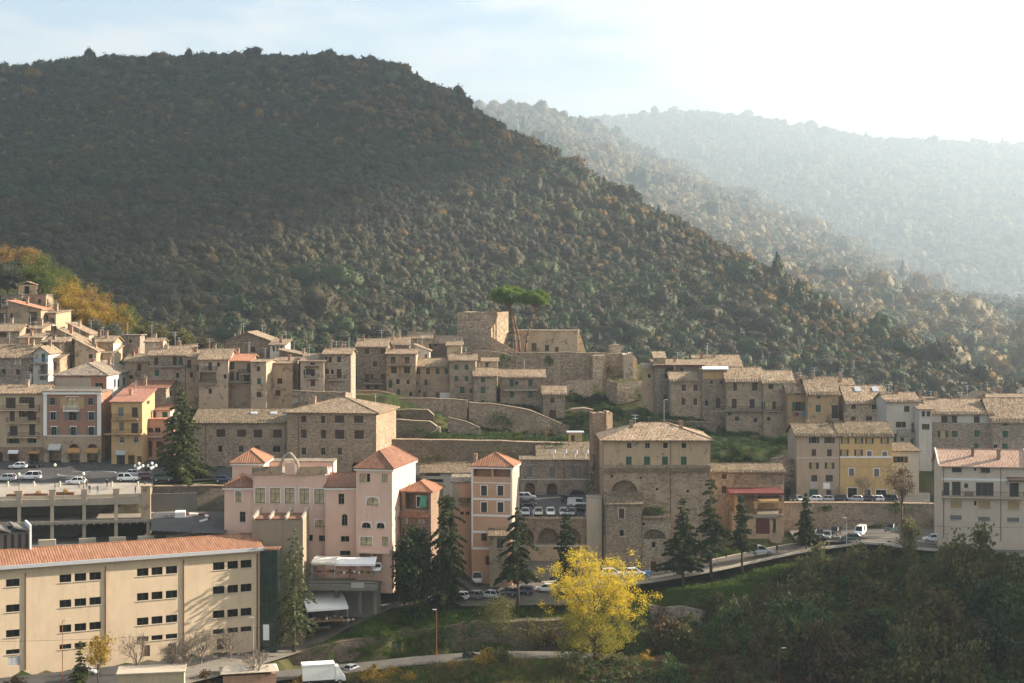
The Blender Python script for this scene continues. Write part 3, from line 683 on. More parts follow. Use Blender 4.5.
# ---------------------------------------------------------------- scattered masses (stuff)
def scatter(name, sources, pts, scl, idx, label=None, cat=None, tilt=None):
    """points with a plant mesh instanced on each; one object, kind = stuff"""
    sc = bpy.data.collections.new(name + '_kinds'); 
    for i, m_ in enumerate(sources):
        o = bpy.data.objects.new('%s_kind_%02d' % (name, i), m_); sc.objects.link(o)
    me = bpy.data.meshes.new(name); n = len(pts); me.vertices.add(n); me.vertices.foreach_set('co', np.asarray(pts, dtype=np.float32).ravel())
    a = me.attributes.new('idx', 'INT', 'POINT'); a.data.foreach_set('value', np.asarray(idx, dtype=np.int32))
    a = me.attributes.new('scl', 'FLOAT_VECTOR', 'POINT'); a.data.foreach_set('vector', np.asarray(scl, dtype=np.float32).ravel())
    rot = np.zeros((n, 3), dtype=np.float32); rot[:, 2] = NR.uniform(0, 6.28, n)
    if tilt: rot[:, :2] = NR.normal(size=(n, 2)) * tilt
    a = me.attributes.new('rot', 'FLOAT_VECTOR', 'POINT'); a.data.foreach_set('vector', rot.ravel())
    o = bpy.data.objects.new(name, me); COL.objects.link(o)
    g = bpy.data.node_groups.new(name + '_nodes', 'GeometryNodeTree')
    g.interface.new_socket('Geometry', in_out='INPUT', socket_type='NodeSocketGeometry'); g.interface.new_socket('Geometry', in_out='OUTPUT', socket_type='NodeSocketGeometry')
    gi = g.nodes.new('NodeGroupInput'); go = g.nodes.new('NodeGroupOutput'); ip = g.nodes.new('GeometryNodeInstanceOnPoints'); ci = g.nodes.new('GeometryNodeCollectionInfo')
    ci.inputs['Collection'].default_value = sc; ci.inputs['Separate Children'].default_value = True; ci.inputs['Reset Children'].default_value = True
    def at(nm, ty):
        q = g.nodes.new('GeometryNodeInputNamedAttribute'); q.data_type = ty; q.inputs['Name'].default_value = nm; return q.outputs['Attribute']
    g.links.new(gi.outputs[0], ip.inputs['Points']); g.links.new(ci.outputs[0], ip.inputs['Instance']); ip.inputs['Pick Instance'].default_value = True
    g.links.new(at('idx', 'INT'), ip.inputs['Instance Index']); g.links.new(at('rot', 'FLOAT_VECTOR'), ip.inputs['Rotation']); g.links.new(at('scl', 'FLOAT_VECTOR'), ip.inputs['Scale'])
    g.links.new(ip.outputs[0], go.inputs[0]); md = o.modifiers.new('scatter', 'NODES'); md.node_group = g
    return tag(o, label, cat, None, 'stuff')

def fbm(x, y, oct=4, seed=0):
    r = np.random.RandomState(seed); v = 0; a = 1.; 
    for i in range(oct):
        f = 2 ** i
        for k in range(3):
            th = r.rand() * 6.28; v = v + a * np.sin((x * math.cos(th) + y * math.sin(th)) * f * r.uniform(.7, 1.3) + r.rand() * 6.28) / 3
        a *= .5
    return v
def loft_hill(name, rows, nu, nv, mat, amp, wav, seed, side=None):
    """surface through rows of 3-D points (front to back); returns object and its vertex grid"""
    rows = [np.array([tuple(p) for p in r]) for r in rows]; m = len(rows); G = np.zeros((nv, nu, 3))
    def cr(P, t):          # Catmull-Rom along first axis
        n = len(P); i = int(min(max(math.floor(t), 0), n - 2)); f = t - i; p0, p1, p2, p3 = P[max(i - 1, 0)], P[i], P[i + 1], P[min(i + 2, n - 1)]
        return .5 * ((2 * p1) + (-p0 + p2) * f + (2 * p0 - 5 * p1 + 4 * p2 - p3) * f ** 2 + (-p0 + 3 * p1 - 3 * p2 + p3) * f ** 3)
    cols = [np.array([cr(r, k * (len(r) - 1) / (nu - 1)) for k in range(nu)]) for r in rows]; cols = np.array(cols)
    for j in range(nv):
        t_ = j * (m - 1) / (nv - 1); G[j] = cr(cols, t_)
    e = np.minimum(1, np.linspace(0, 6, nv))[:, None]; G[..., 2] += amp * fbm(G[..., 0] / wav, G[..., 1] / wav, 4, seed) * e
    q = np.arange(nu * nv).reshape(nv, nu); Fq = np.stack([q[:-1, :-1], q[:-1, 1:], q[1:, 1:], q[1:, :-1]], -1).reshape(-1, 4)
    o = link(name, np_mesh(name, G.reshape(-1, 3), Fq, mat, True)); tag(o, None, None, None, 'structure'); return o, G
def sample_grid(G, n, rs, weight=None):
    nv, nu, _ = G.shape; a = np.linalg.norm(np.cross(G[1:, :-1] - G[:-1, :-1], G[:-1, 1:] - G[:-1, :-1]), axis=-1).ravel()
    if weight is not None: a = a * weight[:-1, :-1].ravel()
    k = rs.choice(len(a), n, p=a / a.sum()); j, i = k // (nu - 1), k % (nu - 1); u, v = rs.rand(n, 1), rs.rand(n, 1)
    return (G[j, i] * (1 - u) + G[j, i + 1] * u) * (1 - v) + (G[j + 1, i] * (1 - u) + G[j + 1, i + 1] * u) * v, i / (nu - 1), j / (nv - 1)
def mk_far(seed, r, h, mat, n, leaf, kind='round'):
    """crown seen from afar: an uneven solid mass with leaf sprays standing out of it"""
    rs = np.random.RandomState(seed); bm = bmesh.new(); bmesh.ops.create_icosphere(bm, subdivisions=3, radius=1.0); ph = rs.rand(6) * 6.28
    for v in bm.verts:
        x, y, z = v.co; k = 1 + .16 * math.sin(3.1 * x + ph[0]) + .16 * math.sin(3.7 * y + ph[1]) + .14 * math.sin(4.3 * z + ph[2]) + .12 * math.sin(6.5 * x + 5 * z + ph[3]) + rs.uniform(-.09, .08)
        q = 1. if kind == 'round' else max(.12, (1 - (z + 1) / 2) ** .75 * 1.15)
        v.co = (x * r * k * q, y * r * k * q, h * .52 + z * h * .47 * (k if kind == 'round' else 1))
    bm.faces.ensure_lookup_table(); V0 = np.array([v.co for v in bm.verts]); F0 = [[v.index for v in f.verts] for f in bm.faces]; bm.free()
    T = V0[np.array(F0)]; c = T.mean(1)[rs.randint(0, len(F0), n)] ; C = c + (c - np.array([0, 0, h * .5])) * rs.uniform(-.05, .22, (n, 1)) + rs.normal(size=(n, 3)) * r * .06
    V, Fq = leaves(C, leaf, rs, asp=.8); me = bpy.data.meshes.new('far_tree'); me.from_pydata([tuple(v) for v in V0] + [tuple(v) for v in V], [], F0 + [[int(a) + len(V0) for a in f] for f in Fq]); me.materials.append(M[mat]); me.polygons.foreach_set('use_smooth', [True] * len(F0) + [False] * len(Fq)); me.update(); return me
# ---------------------------------------------------------------- hills, far woods
t = NT('wood_floor'); v = t.coord(); M['wood_floor'] = t.done(t.mix(t.noise(v, .05, 6), (.030, .028, .017), (.075, .058, .034)), .95, .05)
t = NT('far_wood'); v = t.coord(); M['far_wood'] = t.done(t.mix(t.noise(v, .01, 6), (.035, .045, .022), (.085, .07, .035)), .95, .05)
leafmat('far_brown', [(.029, .023, .009), (.044, .034, .013), (.063, .049, .018)], .2, inst=True)
leafmat('far_grey', [(.030, .025, .011), (.044, .036, .016), (.060, .050, .022)], .2, inst=True)
leafmat('far_green', [(.018, .028, .008), (.032, .045, .012), (.056, .068, .020)], .2, inst=True)
leafmat('far_ochre', [(.07, .045, .016), (.12, .075, .023), (.18, .115, .032)], .25, inst=True)
leafmat('far_straw', [(.10, .080, .034), (.15, .115, .048), (.20, .15, .06)], .2, inst=True); leafmat('far_sage', [(.055, .065, .032), (.08, .09, .045), (.11, .115, .06)], .2, inst=True)
kinds = [mk_far(1, 4.0, 8.5, 'far_brown', 220, 0.58), mk_far(2, 3.8, 9, 'far_grey', 200, 0.58), mk_far(3, 3.9, 9, 'far_green', 220, 0.58), mk_far(4, 3.2, 12, 'far_green', 240, 0.50, 'cone'),
         mk_far(5, 3.9, 8.5, 'far_ochre', 220, 0.58), mk_far(6, 4.9, 9.5, 'far_brown', 260, 0.61), mk_far(7, 4.0, 8.5, 'far_straw', 220, .58), mk_far(8, 4.0, 9, 'far_sage', 220, .58)]
def hill_rows(ridge, toe, steps=(0, .25, .5, .75, 1.), sag=0.0):
    rows = []
    for s in steps:
        rows.append([Vector(a).lerp(Vector(b), s) - Vector((0, 0, sag * math.sin(math.pi * s) * (Vector(b) - Vector(a)).length)) for a, b in zip(toe, ridge)])
    back = [Vector(b) + Vector((0.25 * (Vector(b) - Vector(a)).length, .9 * (Vector(b) - Vector(a)).length, -.75 * (b[2] - a[2]) - 20)) for a, b in zip(toe, ridge)]
    half = [Vector(b) + Vector((0.05 * (Vector(b) - Vector(a)).length, .16 * (Vector(b) - Vector(a)).length, -.02 * (b[2] - a[2]))) for a, b in zip(toe, ridge)]
    return rows + [half, back]
ridge = [PT(-520, 115, 1250), PT(-280, 90, 1280), PT(-100, 82, 1300), PT(60, 76, 1320), PT(200, 76, 1320), PT(345, 72, 1280), PT(420, 98, 1220), PT(500, 144, 1130), PT(580, 192, 1040), PT(660, 236, 960), PT(740, 278, 890), PT(820, 320, 830), PT(900, 359, 780), PT(980, 392, 740), PT(1060, 416, 710), PT(1140, 434, 690)]
toe = [PT(-420, 405, 600), PT(-250, 405, 590), PT(-110, 405, 580), PT(0, 405, 570), PT(110, 405, 560), PT(230, 405, 560), PT(340, 405, 560), PT(440, 405, 560), PT(540, 405, 560), PT(620, 405, 560), PT(700, 405, 560), PT(780, 408, 560), PT(860, 412, 560), PT(940, 418, 570), PT(1020, 424, 590), PT(1120, 430, 610)]
hill, HG = loft_hill('hill', hill_rows(ridge, toe, sag=.03), 240, 130, M['wood_floor'], 7.5, 95., 3)
def wood(name, G, n, weights, scale, seed, label, cutv=1.0):
    rs = np.random.RandomState(seed); p, u, v = sample_grid(G, n, rs); nz = fbm(p[:, 0] / 60, p[:, 2] / 40 + p[:, 1] / 90, 4, seed + 5)
    W = weights(p, u, v, nz); W = np.clip(W, 0, None); W /= W.sum(1)[:, None]; idx = (W.cumsum(1) < rs.rand(n, 1)).sum(1)
    s = scale * ((rs.lognormal(0, .30, size=(n, 1)) * (1 + .15 * nz[:, None].clip(-1, 1))).clip(.5, 1.5) * np.where(rs.rand(n, 1) < .035 + .10 * (np.abs(v[:, None] - .66) < .035), rs.uniform(1.3, 2.1, (n, 1)), 1.)); S = np.concatenate([s, s, s * rs.uniform(.8, 1.25, (n, 1))], 1); p[:, 2] -= 2.2 * scale
    return scatter(name, kinds, p, S, np.minimum(idx, len(kinds) - 1), label, 'wood')
def w_main(p, u, v, nz):
    px = CX + p[:, 0] / p[:, 1] * F; g = np.clip((px - 250) / 420, 0, 1) ; up = np.clip((v - .25) / .4, 0, 1)
    edge = np.clip((v - .47) / .12, 0, 1) * np.clip((px - 150) / 300, .3, 1)
    return np.stack([1.0 - .55 * g + .6 * nz, .6 - .5 * g - .6 * nz, .55 + .9 * g + .6 * nz, .06 + .28 * g + .12 * nz + 0 * up, .06 + .14 * g * (1 - up) + .95 * edge - .12 * nz, .45 - .2 * g, 0 * g, .10 * g + .08 * edge], 1)
wood('hillside_wood', HG, 115000, w_main, .50, 21, 'mixed autumn wood of bare brown and green trees covering the big hill behind the town')
# the valley side beyond: a golden spur, then the long back ridge
r1 = [PT(330, 159, 5358), PT(430, 121, 5250), PT(500, 113, 5140), PT(560, 125, 5031), PT(640, 159, 4812), PT(700, 187, 4637), PT(770, 217, 4418), PT(840, 247, 4243), PT(910, 281, 4046), PT(980, 298, 3827), PT(1060, 315, 3675), PT(1140, 330, 3608)]
t1 = [Vector((p_.x * .36, 930 + i * 4, 8)) for i, p_ in enumerate(r1)]
far1, FG1 = loft_hill('hill', hill_rows(r1, t1), 110, 60, M['far_wood'], 17., 290., 8)
r2 = [PT(430, 162, 8787), PT(540, 137, 8668), PT(620, 128, 8550), PT(690, 121, 8431), PT(760, 125, 8312), PT(850, 136, 8193), PT(940, 146, 8075), PT(1030, 154, 7956), PT(1130, 162, 7837), PT(1300, 202, 7718)]
t2 = [Vector((p_.x * .75 + 120, 4300, 15)) for p_ in r2]
far2, FG2 = loft_hill('hill', hill_rows(r2, t2), 120, 70, M['far_wood'], 30., 430., 14)
def w_far1(p, u, v, nz): o = 0 * nz; return np.stack([.25 + .2 * nz, o, .15 - .2 * nz, .05 + o, .5 + .4 * nz, .1 + o, 1.2 + .5 * nz, .6 - .4 * nz], 1)
def w_far2(p, u, v, nz): o = 0 * nz; return np.stack([.2 + .2 * nz, o, .6 + .3 * nz, .2 + o, .12 - .2 * nz, .2 + o, .4 - .4 * nz, .9 + o], 1)
wood('valley_wood', FG1, 30000, w_far1, 1.6, 31, 'pale golden wood on the hazy spur beyond the big hill')
wood('ridge_wood', FG2, 36000, w_far2, 2.4, 41, 'blue hazy wood along the farthest ridge under the sky')
# unseen hillside added on the valley's right, shaped to keep the low ground in shade
rr = [Vector((330, -250, 150)), Vector((360, 60, 165)), Vector((372, 200, 158)), Vector((388, 330, 160)), Vector((450, 470, 105)), Vector((560, 640, 75))]
tt = [Vector((190, -250, 2)), Vector((200, 60, 2)), Vector((205, 200, 2)), Vector((240, 330, 2)), Vector((320, 470, 2)), Vector((420, 640, 2))]
shade_hill, FG3 = loft_hill('hill', hill_rows(rr, tt), 60, 40, M['wood_floor'], 4., 60., 17)  # added unseen hill, there to shade the low ground
# ground sheet out to the horizon
t = NT('ground'); v = t.coord(); M['ground'] = t.done(t.mix(t.noise(v, .02, 6), (.04, .04, .02), (.09, .075, .045)), .95, .05)
mb = MB(); mb.poly([(-9300, -900, 0), (9300, -900, 0), (9300, 12800, 0), (-9300, 12800, 0)]); tag(mb.build('ground', M['ground']), kind='structure')
# unseen cloud added far right above the air layer to shade the big hill
cb_ = bmesh.new(); cr2 = random.Random(12); SD = Vector((math.sin(R(SUN_AZ)), math.cos(R(SUN_AZ)), math.tan(R(SUN_EL)))); cc = Vector((-400, 1000, 150)); cc = cc + SD * ((1850 - 150) / SD.z)
for i in range(34):
    r_ = cr2.uniform(70, 125); p_ = Vector((cr2.uniform(-150, 150), cr2.uniform(-400, 400), cr2.uniform(-50, 60))); bmesh.ops.create_icosphere(cb_, subdivisions=3, radius=r_, matrix=Matrix.Translation(p_))
for v_ in cb_.verts: v_.co += v_.co.normalized() * 9 * math.sin(v_.co.x * .06 + 2) * math.sin(v_.co.y * .05) * math.cos(v_.co.z * .07)
me = bpy.data.meshes.new('shade_cloud'); cb_.to_mesh(me); cb_.free(); t = NT('shade_cloud'); M['shade_cloud'] = t.done((.85, .85, .86), 1., 0.); me.materials.append(M['shade_cloud']); tag(link('shade_cloud', me, None, cc), kind='structure')
# ================================================================ the town, read off survey crops
HL = []
def H(*a, **k):
    h = House(*a, **k); HL.append(h); return h
def anchor(px, py, D): p = PT(px, py, D); ANCH.append((p.x, p.y, p.z))
PZ = (33.6, 278., .066)     # the square: z, y, slope
PK = (28.8, 284., .094)     # the car park

# ---- left edge of the square
h = H('apartment_house', 'beige apartment house with stacked balconies at the left edge of the square', 'B', -75, 221, 275, 648, 315, dep=10, roof='gu', yR=228, wall='cream', lower=(548, 'brick'), rmat='coppi',
      wins=[(30, 295, 80, 350, 'dbc'), (112, 292, 137, 325, 'dbo'), (147, 292, 176, 350, 'dbc'), (50, 365, 75, 415, 'drc'), (110, 362, 135, 395, 'dbo'), (142, 362, 186, 412, 'drc'),
            (50, 440, 90, 490, 'dkc'), (150, 432, 180, 488, 'dkc'), (45, 503, 62, 530, 'dko'), (72, 503, 90, 530, 'dko'), (148, 494, 164, 528, 'dgo'), (170, 494, 186, 528, 'd'), (-40, 365, -10, 415, 'dbc'), (-40, 440, -10, 480, 'd'),
            (45, 572, 95, 640, 'AV'), (150, 562, 200, 640, 'AV'), (-30, 570, 15, 640, 'AV')])
h.balcony(-20, 205, 357, slabm='cream'); h.balcony(38, 202, 421, slabm='cream'); h.balcony(45, 202, 496, slabm='cream')
h.awning(146, 204, 566, 574, .5, 'sh_orange'); h.awning(44, 96, 563, 574, .6, 'awning_white')
h = H('orange_palazzo', 'red orange palazzo with pale corner quoins and arched shop doors on the square', 'B', 222, 519, 268, 650, 314, dep=8.5, roof='flat', wall='orange', lower=(492, 'sand'), over=.35, chim=0, aer=0, rmat='concrete_dark' if 0 else 'coppi_grey',
      wins=[('row', 297, 333, [268, 463], 24, 'dyo'), ('row', 368, 410, [272, 467], 28, 'dyow'), (352, 368, 392, 412, 'dyo'), ('row', 444, 490, [277, 375, 468], 26, 'dyow'),
            (250, 532, 314, 640, 'AV'), (352, 532, 408, 640, 'AV'), (446, 532, 500, 640, 'AV'), (340, 292, 400, 352, 'Aptow')])
for a, b in ((222, 240), (498, 518)): h.strip('quoin', a, 278, b, 490, 'white_trim', .05)
h.strip('string_course', 241, 486, 497, 494, 'surround', .1); h.strip('cornice', 220, 268, 521, 278, 'white_trim', .35)
h.balcony(328, 410, 360, depth=.9, slabm='white_trim', rail='frame_white'); h.awning(250, 314, 532, 556, .9, 'greywhite'); h.awning(346, 412, 552, 572, .5, 'sh_orange'); h.awning(440, 503, 552, 572, .5, 'sh_orange')
mb = MB(); w_ = h.w
for a, b in ((-w_ / 2, w_ / 2),):
    mb.box(a, -h.dep / 2 + .05, h.h + .2, b, -h.dep / 2 + .18, h.h + .35); mb.box(a, -h.dep / 2 + .05, h.h + 1.05, b, -h.dep / 2 + .2, h.h + 1.15)
    n = 60
    for i in range(n): x_ = a + (b - a) * (i + .5) / n; mb.box(x_ - .05, -h.dep / 2 + .07, h.h + .351, x_ + .05, -h.dep / 2 + .17, h.h + 1.049)
mb.build('balustrade', M['surround'], h.root)
h = H('attic_house', 'set-back orange attic house with long pale flank above the orange palazzo', 'B', 283, 546, 180, 300, 323.5, dep=26, roof='hip', yR=112, rwall='greywhite', wall='orange', rmat='coppi_grey', chim=2, anchor=False,
      wins=[('row', 220, 250, [320, 414, 507], 42, 'd'), (408, 182, 418, 192, 'd'), (502, 182, 512, 192, 'd')], rwins=[('row', 200, 242, [588, 606], 10, 'db'), (628, 190, 640, 232, 'db'), (653, 185, 664, 226, 'db'), (685, 176, 694, 210, 'db')])
h.strip('render_patch', 284, 192, 466, 246, 'greybeige', .012)
h = H('ochre_house', 'ochre house with two long balconies and a salmon tiled roof beside the steep lane', 'B', 570, 728, 318, 648, 312, dep=11, roof='sf', yR=250, wall='ochre', rmat='salmon', aer=1,
      wins=[(605, 345, 632, 392, 'dyc'), (675, 345, 705, 395, 'dbc'), (610, 420, 635, 465, 'dyc'), (672, 425, 708, 478, 'dkc'), (612, 495, 636, 528, 'dW'), (684, 495, 708, 528, 'dW'), (597, 583, 640, 646, 'Dk'), (655, 590, 690, 646, 'Vs'), (702, 595, 725, 646, 'Db')],
      rwins=[(752, 300, 766, 330, 'db')])
h.balcony(572, 708, 402, slabm='ochre'); h.balcony(538, 728, 478, slabm='ochre', depth=1.3); h.awning(595, 645, 565, 580, .7, 'concrete_dark' if 0 else 'zinc')
H('stone_house', 'stone house with a dark red shed roof stepped up behind the ochre house', 'B', 655, 850, 248, 400, 327, dep=9, roof='sf', yR=205, wall='stone_grey', rmat='rust_tile', chim=1, rwins=[(868, 262, 880, 290, 'db')])
h = H('annex_house', 'low pinkish annex with flat terrace between the ochre house and the cedar', 'B', 735, 862, 408, 610, 317, dep=8, roof='flat', wall='brickpink', rmat='coppi_red', over=.3, wins=[(757, 448, 785, 475, 'Ad'), (793, 448, 822, 475, 'd'), (745, 520, 780, 600, 'Vx'), (800, 520, 840, 600, 'Vx')], aer=0)
h.balcony(733, 862, 492, slabm='surround', depth=.8)
H('small_house', 'tiny white walled house under a rusty red roof behind the cedar top', 'B', 800, 872, 362, 460, 321, dep=6, roof='sf', yR=330, wall='white', rmat='rust_tile', wins=[(830, 368, 858, 398, 'dg')], chim=0, aer=0)

# ---- upper left quarter, stepped up the slope
h = H('roof_terrace_house', 'flat topped stone house with roof terrace and dormer, highest of the left slope', 'W', 8, 362, 118, 300, 372, dep=7, roof='flat', wall='drab', rmat='coppi_grey', over=.25, chim=3, aer=1,
      wins=[(14, 150, 46, 186, 'db'), (62, 150, 124, 194, 'd'), (168, 150, 214, 190, 'd'), (300, 150, 322, 188, 'db')], rwins=[(372, 150, 380, 215, 'Vx')])
mb = MB(); x_ = -h.w / 2 + h.w * .53; zt = h.h + .2; mb.box(x_ - 2.2, -1.6, zt, x_ + 2.2, 1.5, zt + 2.4); slab(mb, [[(x_ - 2.5, -1.9, zt + 2.4), (x_, -1.9, zt + 3.2), (x_, 1.8, zt + 3.2), (x_ - 2.5, 1.8, zt + 2.4)], [(x_, -1.9, zt + 3.2), (x_ + 2.5, -1.9, zt + 2.4), (x_ + 2.5, 1.8, zt + 2.4), (x_, 1.8, zt + 3.2)]], .15); mb.box(x_ - .7, -1.63, zt + .1, x_ + .5, -1.602, zt + 2, 1)
mb.build('dormer', [M['sand'], M['glass']], h.roof)
h = H('porch_house', 'stone house with a sloping red roof edge and open porch under the roof terrace house', 'W', 62, 322, 232, 345, 362, dep=8, roof='sr', rise=2.0, wall='drab', rmat='coppi_red', chim=1, wins=[(80, 262, 100, 305, 'd'), (228, 250, 292, 330, 'Vx')])
h.balcony(232, 330, 335, slabm='sand')
h = H('white_balcony_house', 'tall house end with laundry balconies catching the sun', 'W', 322, 440, 262, 440, 366, yaw=-20, dep=6, roof='sf', rise=.6, wall='cream', rwall='cream', rmat='coppi', wins=[(340, 275, 356, 315, 'db'), (362, 275, 378, 312, 'db'), (340, 360, 356, 410, 'db'), (400, 300, 425, 345, 'Vx'), (425, 365, 445, 400, 'd')])
h.balcony(385, 436, 352, slabm='white_trim'); h.balcony(325, 400, 330, slabm='white_trim')
h = H('dark_gable_house', 'stone house with an open dark loft at the left picture edge', 'W', -40, 88, 245, 340, 364, dep=8, roof='sl', rise=1.4, wall='drab', rmat='coppi', wins=[(-20, 262, 52, 330, 'Vx')])
H('loft_house', 'low cream house with two pale windows below the porch house', 'W', 60, 330, 385, 440, 356, dep=7, roof='sf', yR=345, wall='sand', rmat='coppi', wins=[(140, 378 + 12, 168, 425, 'p'), (212, 392, 240, 425, 'dwo')], chim=1)
H('stone_house', 'stone house with a big dark opening below the dark loft at the left edge', 'W', -60, 155, 405, 520, 351, dep=8, roof='gu', yR=345, wall='stone', wins=[(-30, 410, 52, 450, 'Vx')])
H('stone_house', 'cream walled house with red shutter squeezed between two stone houses', 'W', 150, 330, 458, 560, 348, dep=8, roof='sf', yR=430, wall='cream', wins=[(205, 470, 240, 500, 'drc')], chim=1)
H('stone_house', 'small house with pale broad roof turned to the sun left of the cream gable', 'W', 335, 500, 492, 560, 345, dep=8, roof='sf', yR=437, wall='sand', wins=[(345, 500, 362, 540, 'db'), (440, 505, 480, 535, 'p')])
H('stone_house', 'narrow house under a sloping ridge of tiles with a white chimney', 'W', 470, 620, 470, 560, 352, dep=8, roof='sr', rise=2.2, wall='sand', chim=2, wins=[(560, 480, 585, 510, 'd')])
H('stone_house', 'house with a long tiled roof falling to the right below the autumn trees', 'W', 535, 700, 425, 540, 360, dep=8, roof='sr', rise=2.4, wall='palestone', wins=[(640, 435, 675, 470, 'p')], chim=1)
h = H('white_end_house', 'house with bright white end wall and a red shutter facing the sun', 'W', 720, 892, 490, 650, 352, dep=8, roof='gu', yR=440, wall='sand', rmat='coppi', wins=[(840, 545, 872, 575, 'p')], rwins=[], chim=2)
h.strip('white_end', 893, 500, 938, 640, 'white_trim', .03, 'r')
H('stone_house', 'house half hidden behind the white end house with a brown shed roof', 'W', 590, 760, 560, 660, 346, dep=8, roof='sr', rise=2.6, wall='palestone', chim=2, wins=[(700, 585, 730, 620, 'db')])
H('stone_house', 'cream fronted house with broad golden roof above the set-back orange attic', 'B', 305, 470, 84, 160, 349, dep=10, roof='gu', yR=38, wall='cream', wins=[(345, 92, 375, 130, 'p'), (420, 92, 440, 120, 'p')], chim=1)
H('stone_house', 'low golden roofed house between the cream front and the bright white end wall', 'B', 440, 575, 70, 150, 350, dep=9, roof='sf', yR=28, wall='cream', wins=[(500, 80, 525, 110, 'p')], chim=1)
h = H('stone_house', 'rough stone house with red shutters at the left edge above the square', 'B', -60, 166, 90, 300, 338, dep=10, roof='gu', yR=18, wall='stone_grey', wins=[(80, 92, 103, 124, 'p-w'), (82, 150, 103, 178, 'drc'), (150, 148, 168, 176, 'drc'), (148, 92, 168, 120, 'p'), (10, 150, 30, 180, 'd'), (150, 215, 170, 235, 'd')], chim=2)
h.balcony(-10, 30, 172)
h = H('white_house', 'narrow white house with blue railed balcony and flowered terrace', 'B', 170, 247, 66, 270, 335, dep=9, roof='gv', yR=20, wall='greywhite', wins=[(212, 70, 232, 112, 'dgW'), (205, 130, 240, 205, 'Vx'), (180, 72, 198, 95, 'p')], chim=1)
h.balcony(172, 246, 116, rail='cloth_blue'); h.balcony(200, 262, 176, slabm='surround')
H('stone_house', 'small sand house with a red door right of the blue balcony house', 'B', 247, 306, 95, 240, 339, dep=8, roof='sf', yR=65, wall='sand', wins=[(272, 112, 290, 150, 'Dr')], chim=1)
H('stone_box', 'small square stone tower house behind the row of roofs', 'A', 632, 716, 540, 640, 362, dep=5, roof='flat', wall='stone_grey', rmat='coppi_grey', chim=0, wins=[(660, 560, 675, 580, 'd')])
H('stone_house', 'house with a closed red brown shutter left of the balcony row', 'B', 640, 800, 112, 250, 341, dep=9, roof='gu', yR=72, wall='sand', wins=[(704, 122, 724, 160, 'drc'), (660, 180, 680, 200, 'd')], chim=2)
H('stone_house', 'small house with a broken white gable above the balcony row', 'A', 745, 820, 575, 680, 352, dep=7, roof='gu', yR=552, wall='palestone', chim=1)
h = H('stone_house', 'stone house with one long iron balcony and pale broad roof left of the cedar top', 'B', 762, 948, 80, 250, 336, dep=11, roof='gu', yR=30, wall='stone_patch', wins=[(790, 88, 810, 128, 'db'), (885, 85, 905, 130, 'dk'), (915, 85, 935, 128, 'dgc'), (793, 152, 814, 186, 'dgc'), (900, 168, 917, 196, 'd')], chim=2, aer=2)
h.balcony(762, 938, 134)
h = H('stone_house', 'house with open dark loft under its eave right of the long iron balcony', 'C', 0, 82, 222, 420, 338, dep=10, roof='sf', yR=180, wall='sand', wins=[(12, 235, 40, 275, 'dk'), (42, 235, 68, 275, 'dg'), (28, 320, 46, 350, 'd')], chim=2)
h.balcony(0, 70, 284)
H('stone_house', 'sand house with a small iron balcony between two higher houses above the cedar', 'C', 80, 150, 240, 420, 336, dep=9, roof='sf', yR=205, wall='sand', wins=[(88, 255, 108, 300, 'db'), (102, 320, 118, 348, 'd')], chim=1).balcony(84, 145, 305)
h = H('stone_house', 'cream house with two stacked loggia balconies above the gully of shrubs', 'C', 148, 298, 255, 480, 333, dep=11, roof='gu', yR=198, wall='palestone', wins=[(196, 268, 215, 310, 'dk'), (152, 320, 236, 372, 'Vx'), (197, 402, 214, 430, 'd'), (275, 330, 290, 352, 'd'), (240, 268, 256, 290, 'd')], chim=1)
h.balcony(146, 240, 312); h.balcony(150, 240, 376)
h = H('stone_house', 'peeling house with green shutters and a dull red roof beside the gully', 'C', 298, 415, 262, 490, 335, dep=10, roof='gu', yR=225, wall='drab', rmat='coppi_red', wins=[(306, 268, 330, 305, 'dgc'), (300, 318, 326, 362, 'dkc'), (340, 318, 352, 360, 'dkc'), (394, 275, 411, 320, 'dkc'), (380, 332, 405, 380, 'dkc')], chim=1)
h.balcony(298, 412, 366); h.balcony(355, 412, 325)
h = H('tower_house', 'tall narrow tower house with a green shutter and sunlit right flank', 'C', 414, 492, 268, 500, 329, yaw=-10, dep=8, roof='gu', yR=255, wall='palestone', wins=[(443, 288, 462, 314, 'db'), (446, 350, 466, 380, 'dgc'), (443, 420, 468, 446, 'drc')], chim=0, over=.3)
H('stone_house', 'square stone house with bricked up openings right of the narrow tower house', 'C', 520, 628, 275, 500, 333, dep=9, roof='sf', yR=245, wall='sand', wins=[(550, 350, 575, 378, 'drc'), (540, 410, 565, 440, 'drc')], chim=1, aer=0)
h = H('gable_house', 'large brown gabled house with a white loggia rising over the row of roofs', 'C', 282, 512, 158, 300, 358, dep=14, roof='gv', yR=112, wall='stone', wins=[(385, 135, 402, 165, 'd'), (415, 188, 436, 218, 'db')], chim=1, aer=2)
H('white_loggia_house', 'small white loggia house beneath the gabled roof', 'C', 512, 590, 180, 245, 352, dep=8, roof='sf', yR=150, wall='white', wins=[(525, 185, 536, 212, 'Vx'), (545, 185, 556, 212, 'Vx'), (565, 185, 578, 212, 'Vx')], chim=1)
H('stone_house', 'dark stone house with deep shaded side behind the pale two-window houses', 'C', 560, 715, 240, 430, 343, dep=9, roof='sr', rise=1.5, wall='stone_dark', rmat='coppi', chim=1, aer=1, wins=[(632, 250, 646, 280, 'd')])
h = H('stone_house', 'pale house with small barred balcony on brackets left of the twin stone house', 'C', 668, 788, 265, 440, 331, dep=10, roof='sf', yR=225, wall='palestone', wins=[(695, 300, 716, 332, 'dbo'), (722, 303, 742, 340, 'drc'), (720, 358, 742, 390, 'drc'), (718, 268, 742, 282, 'd')], chim=1)
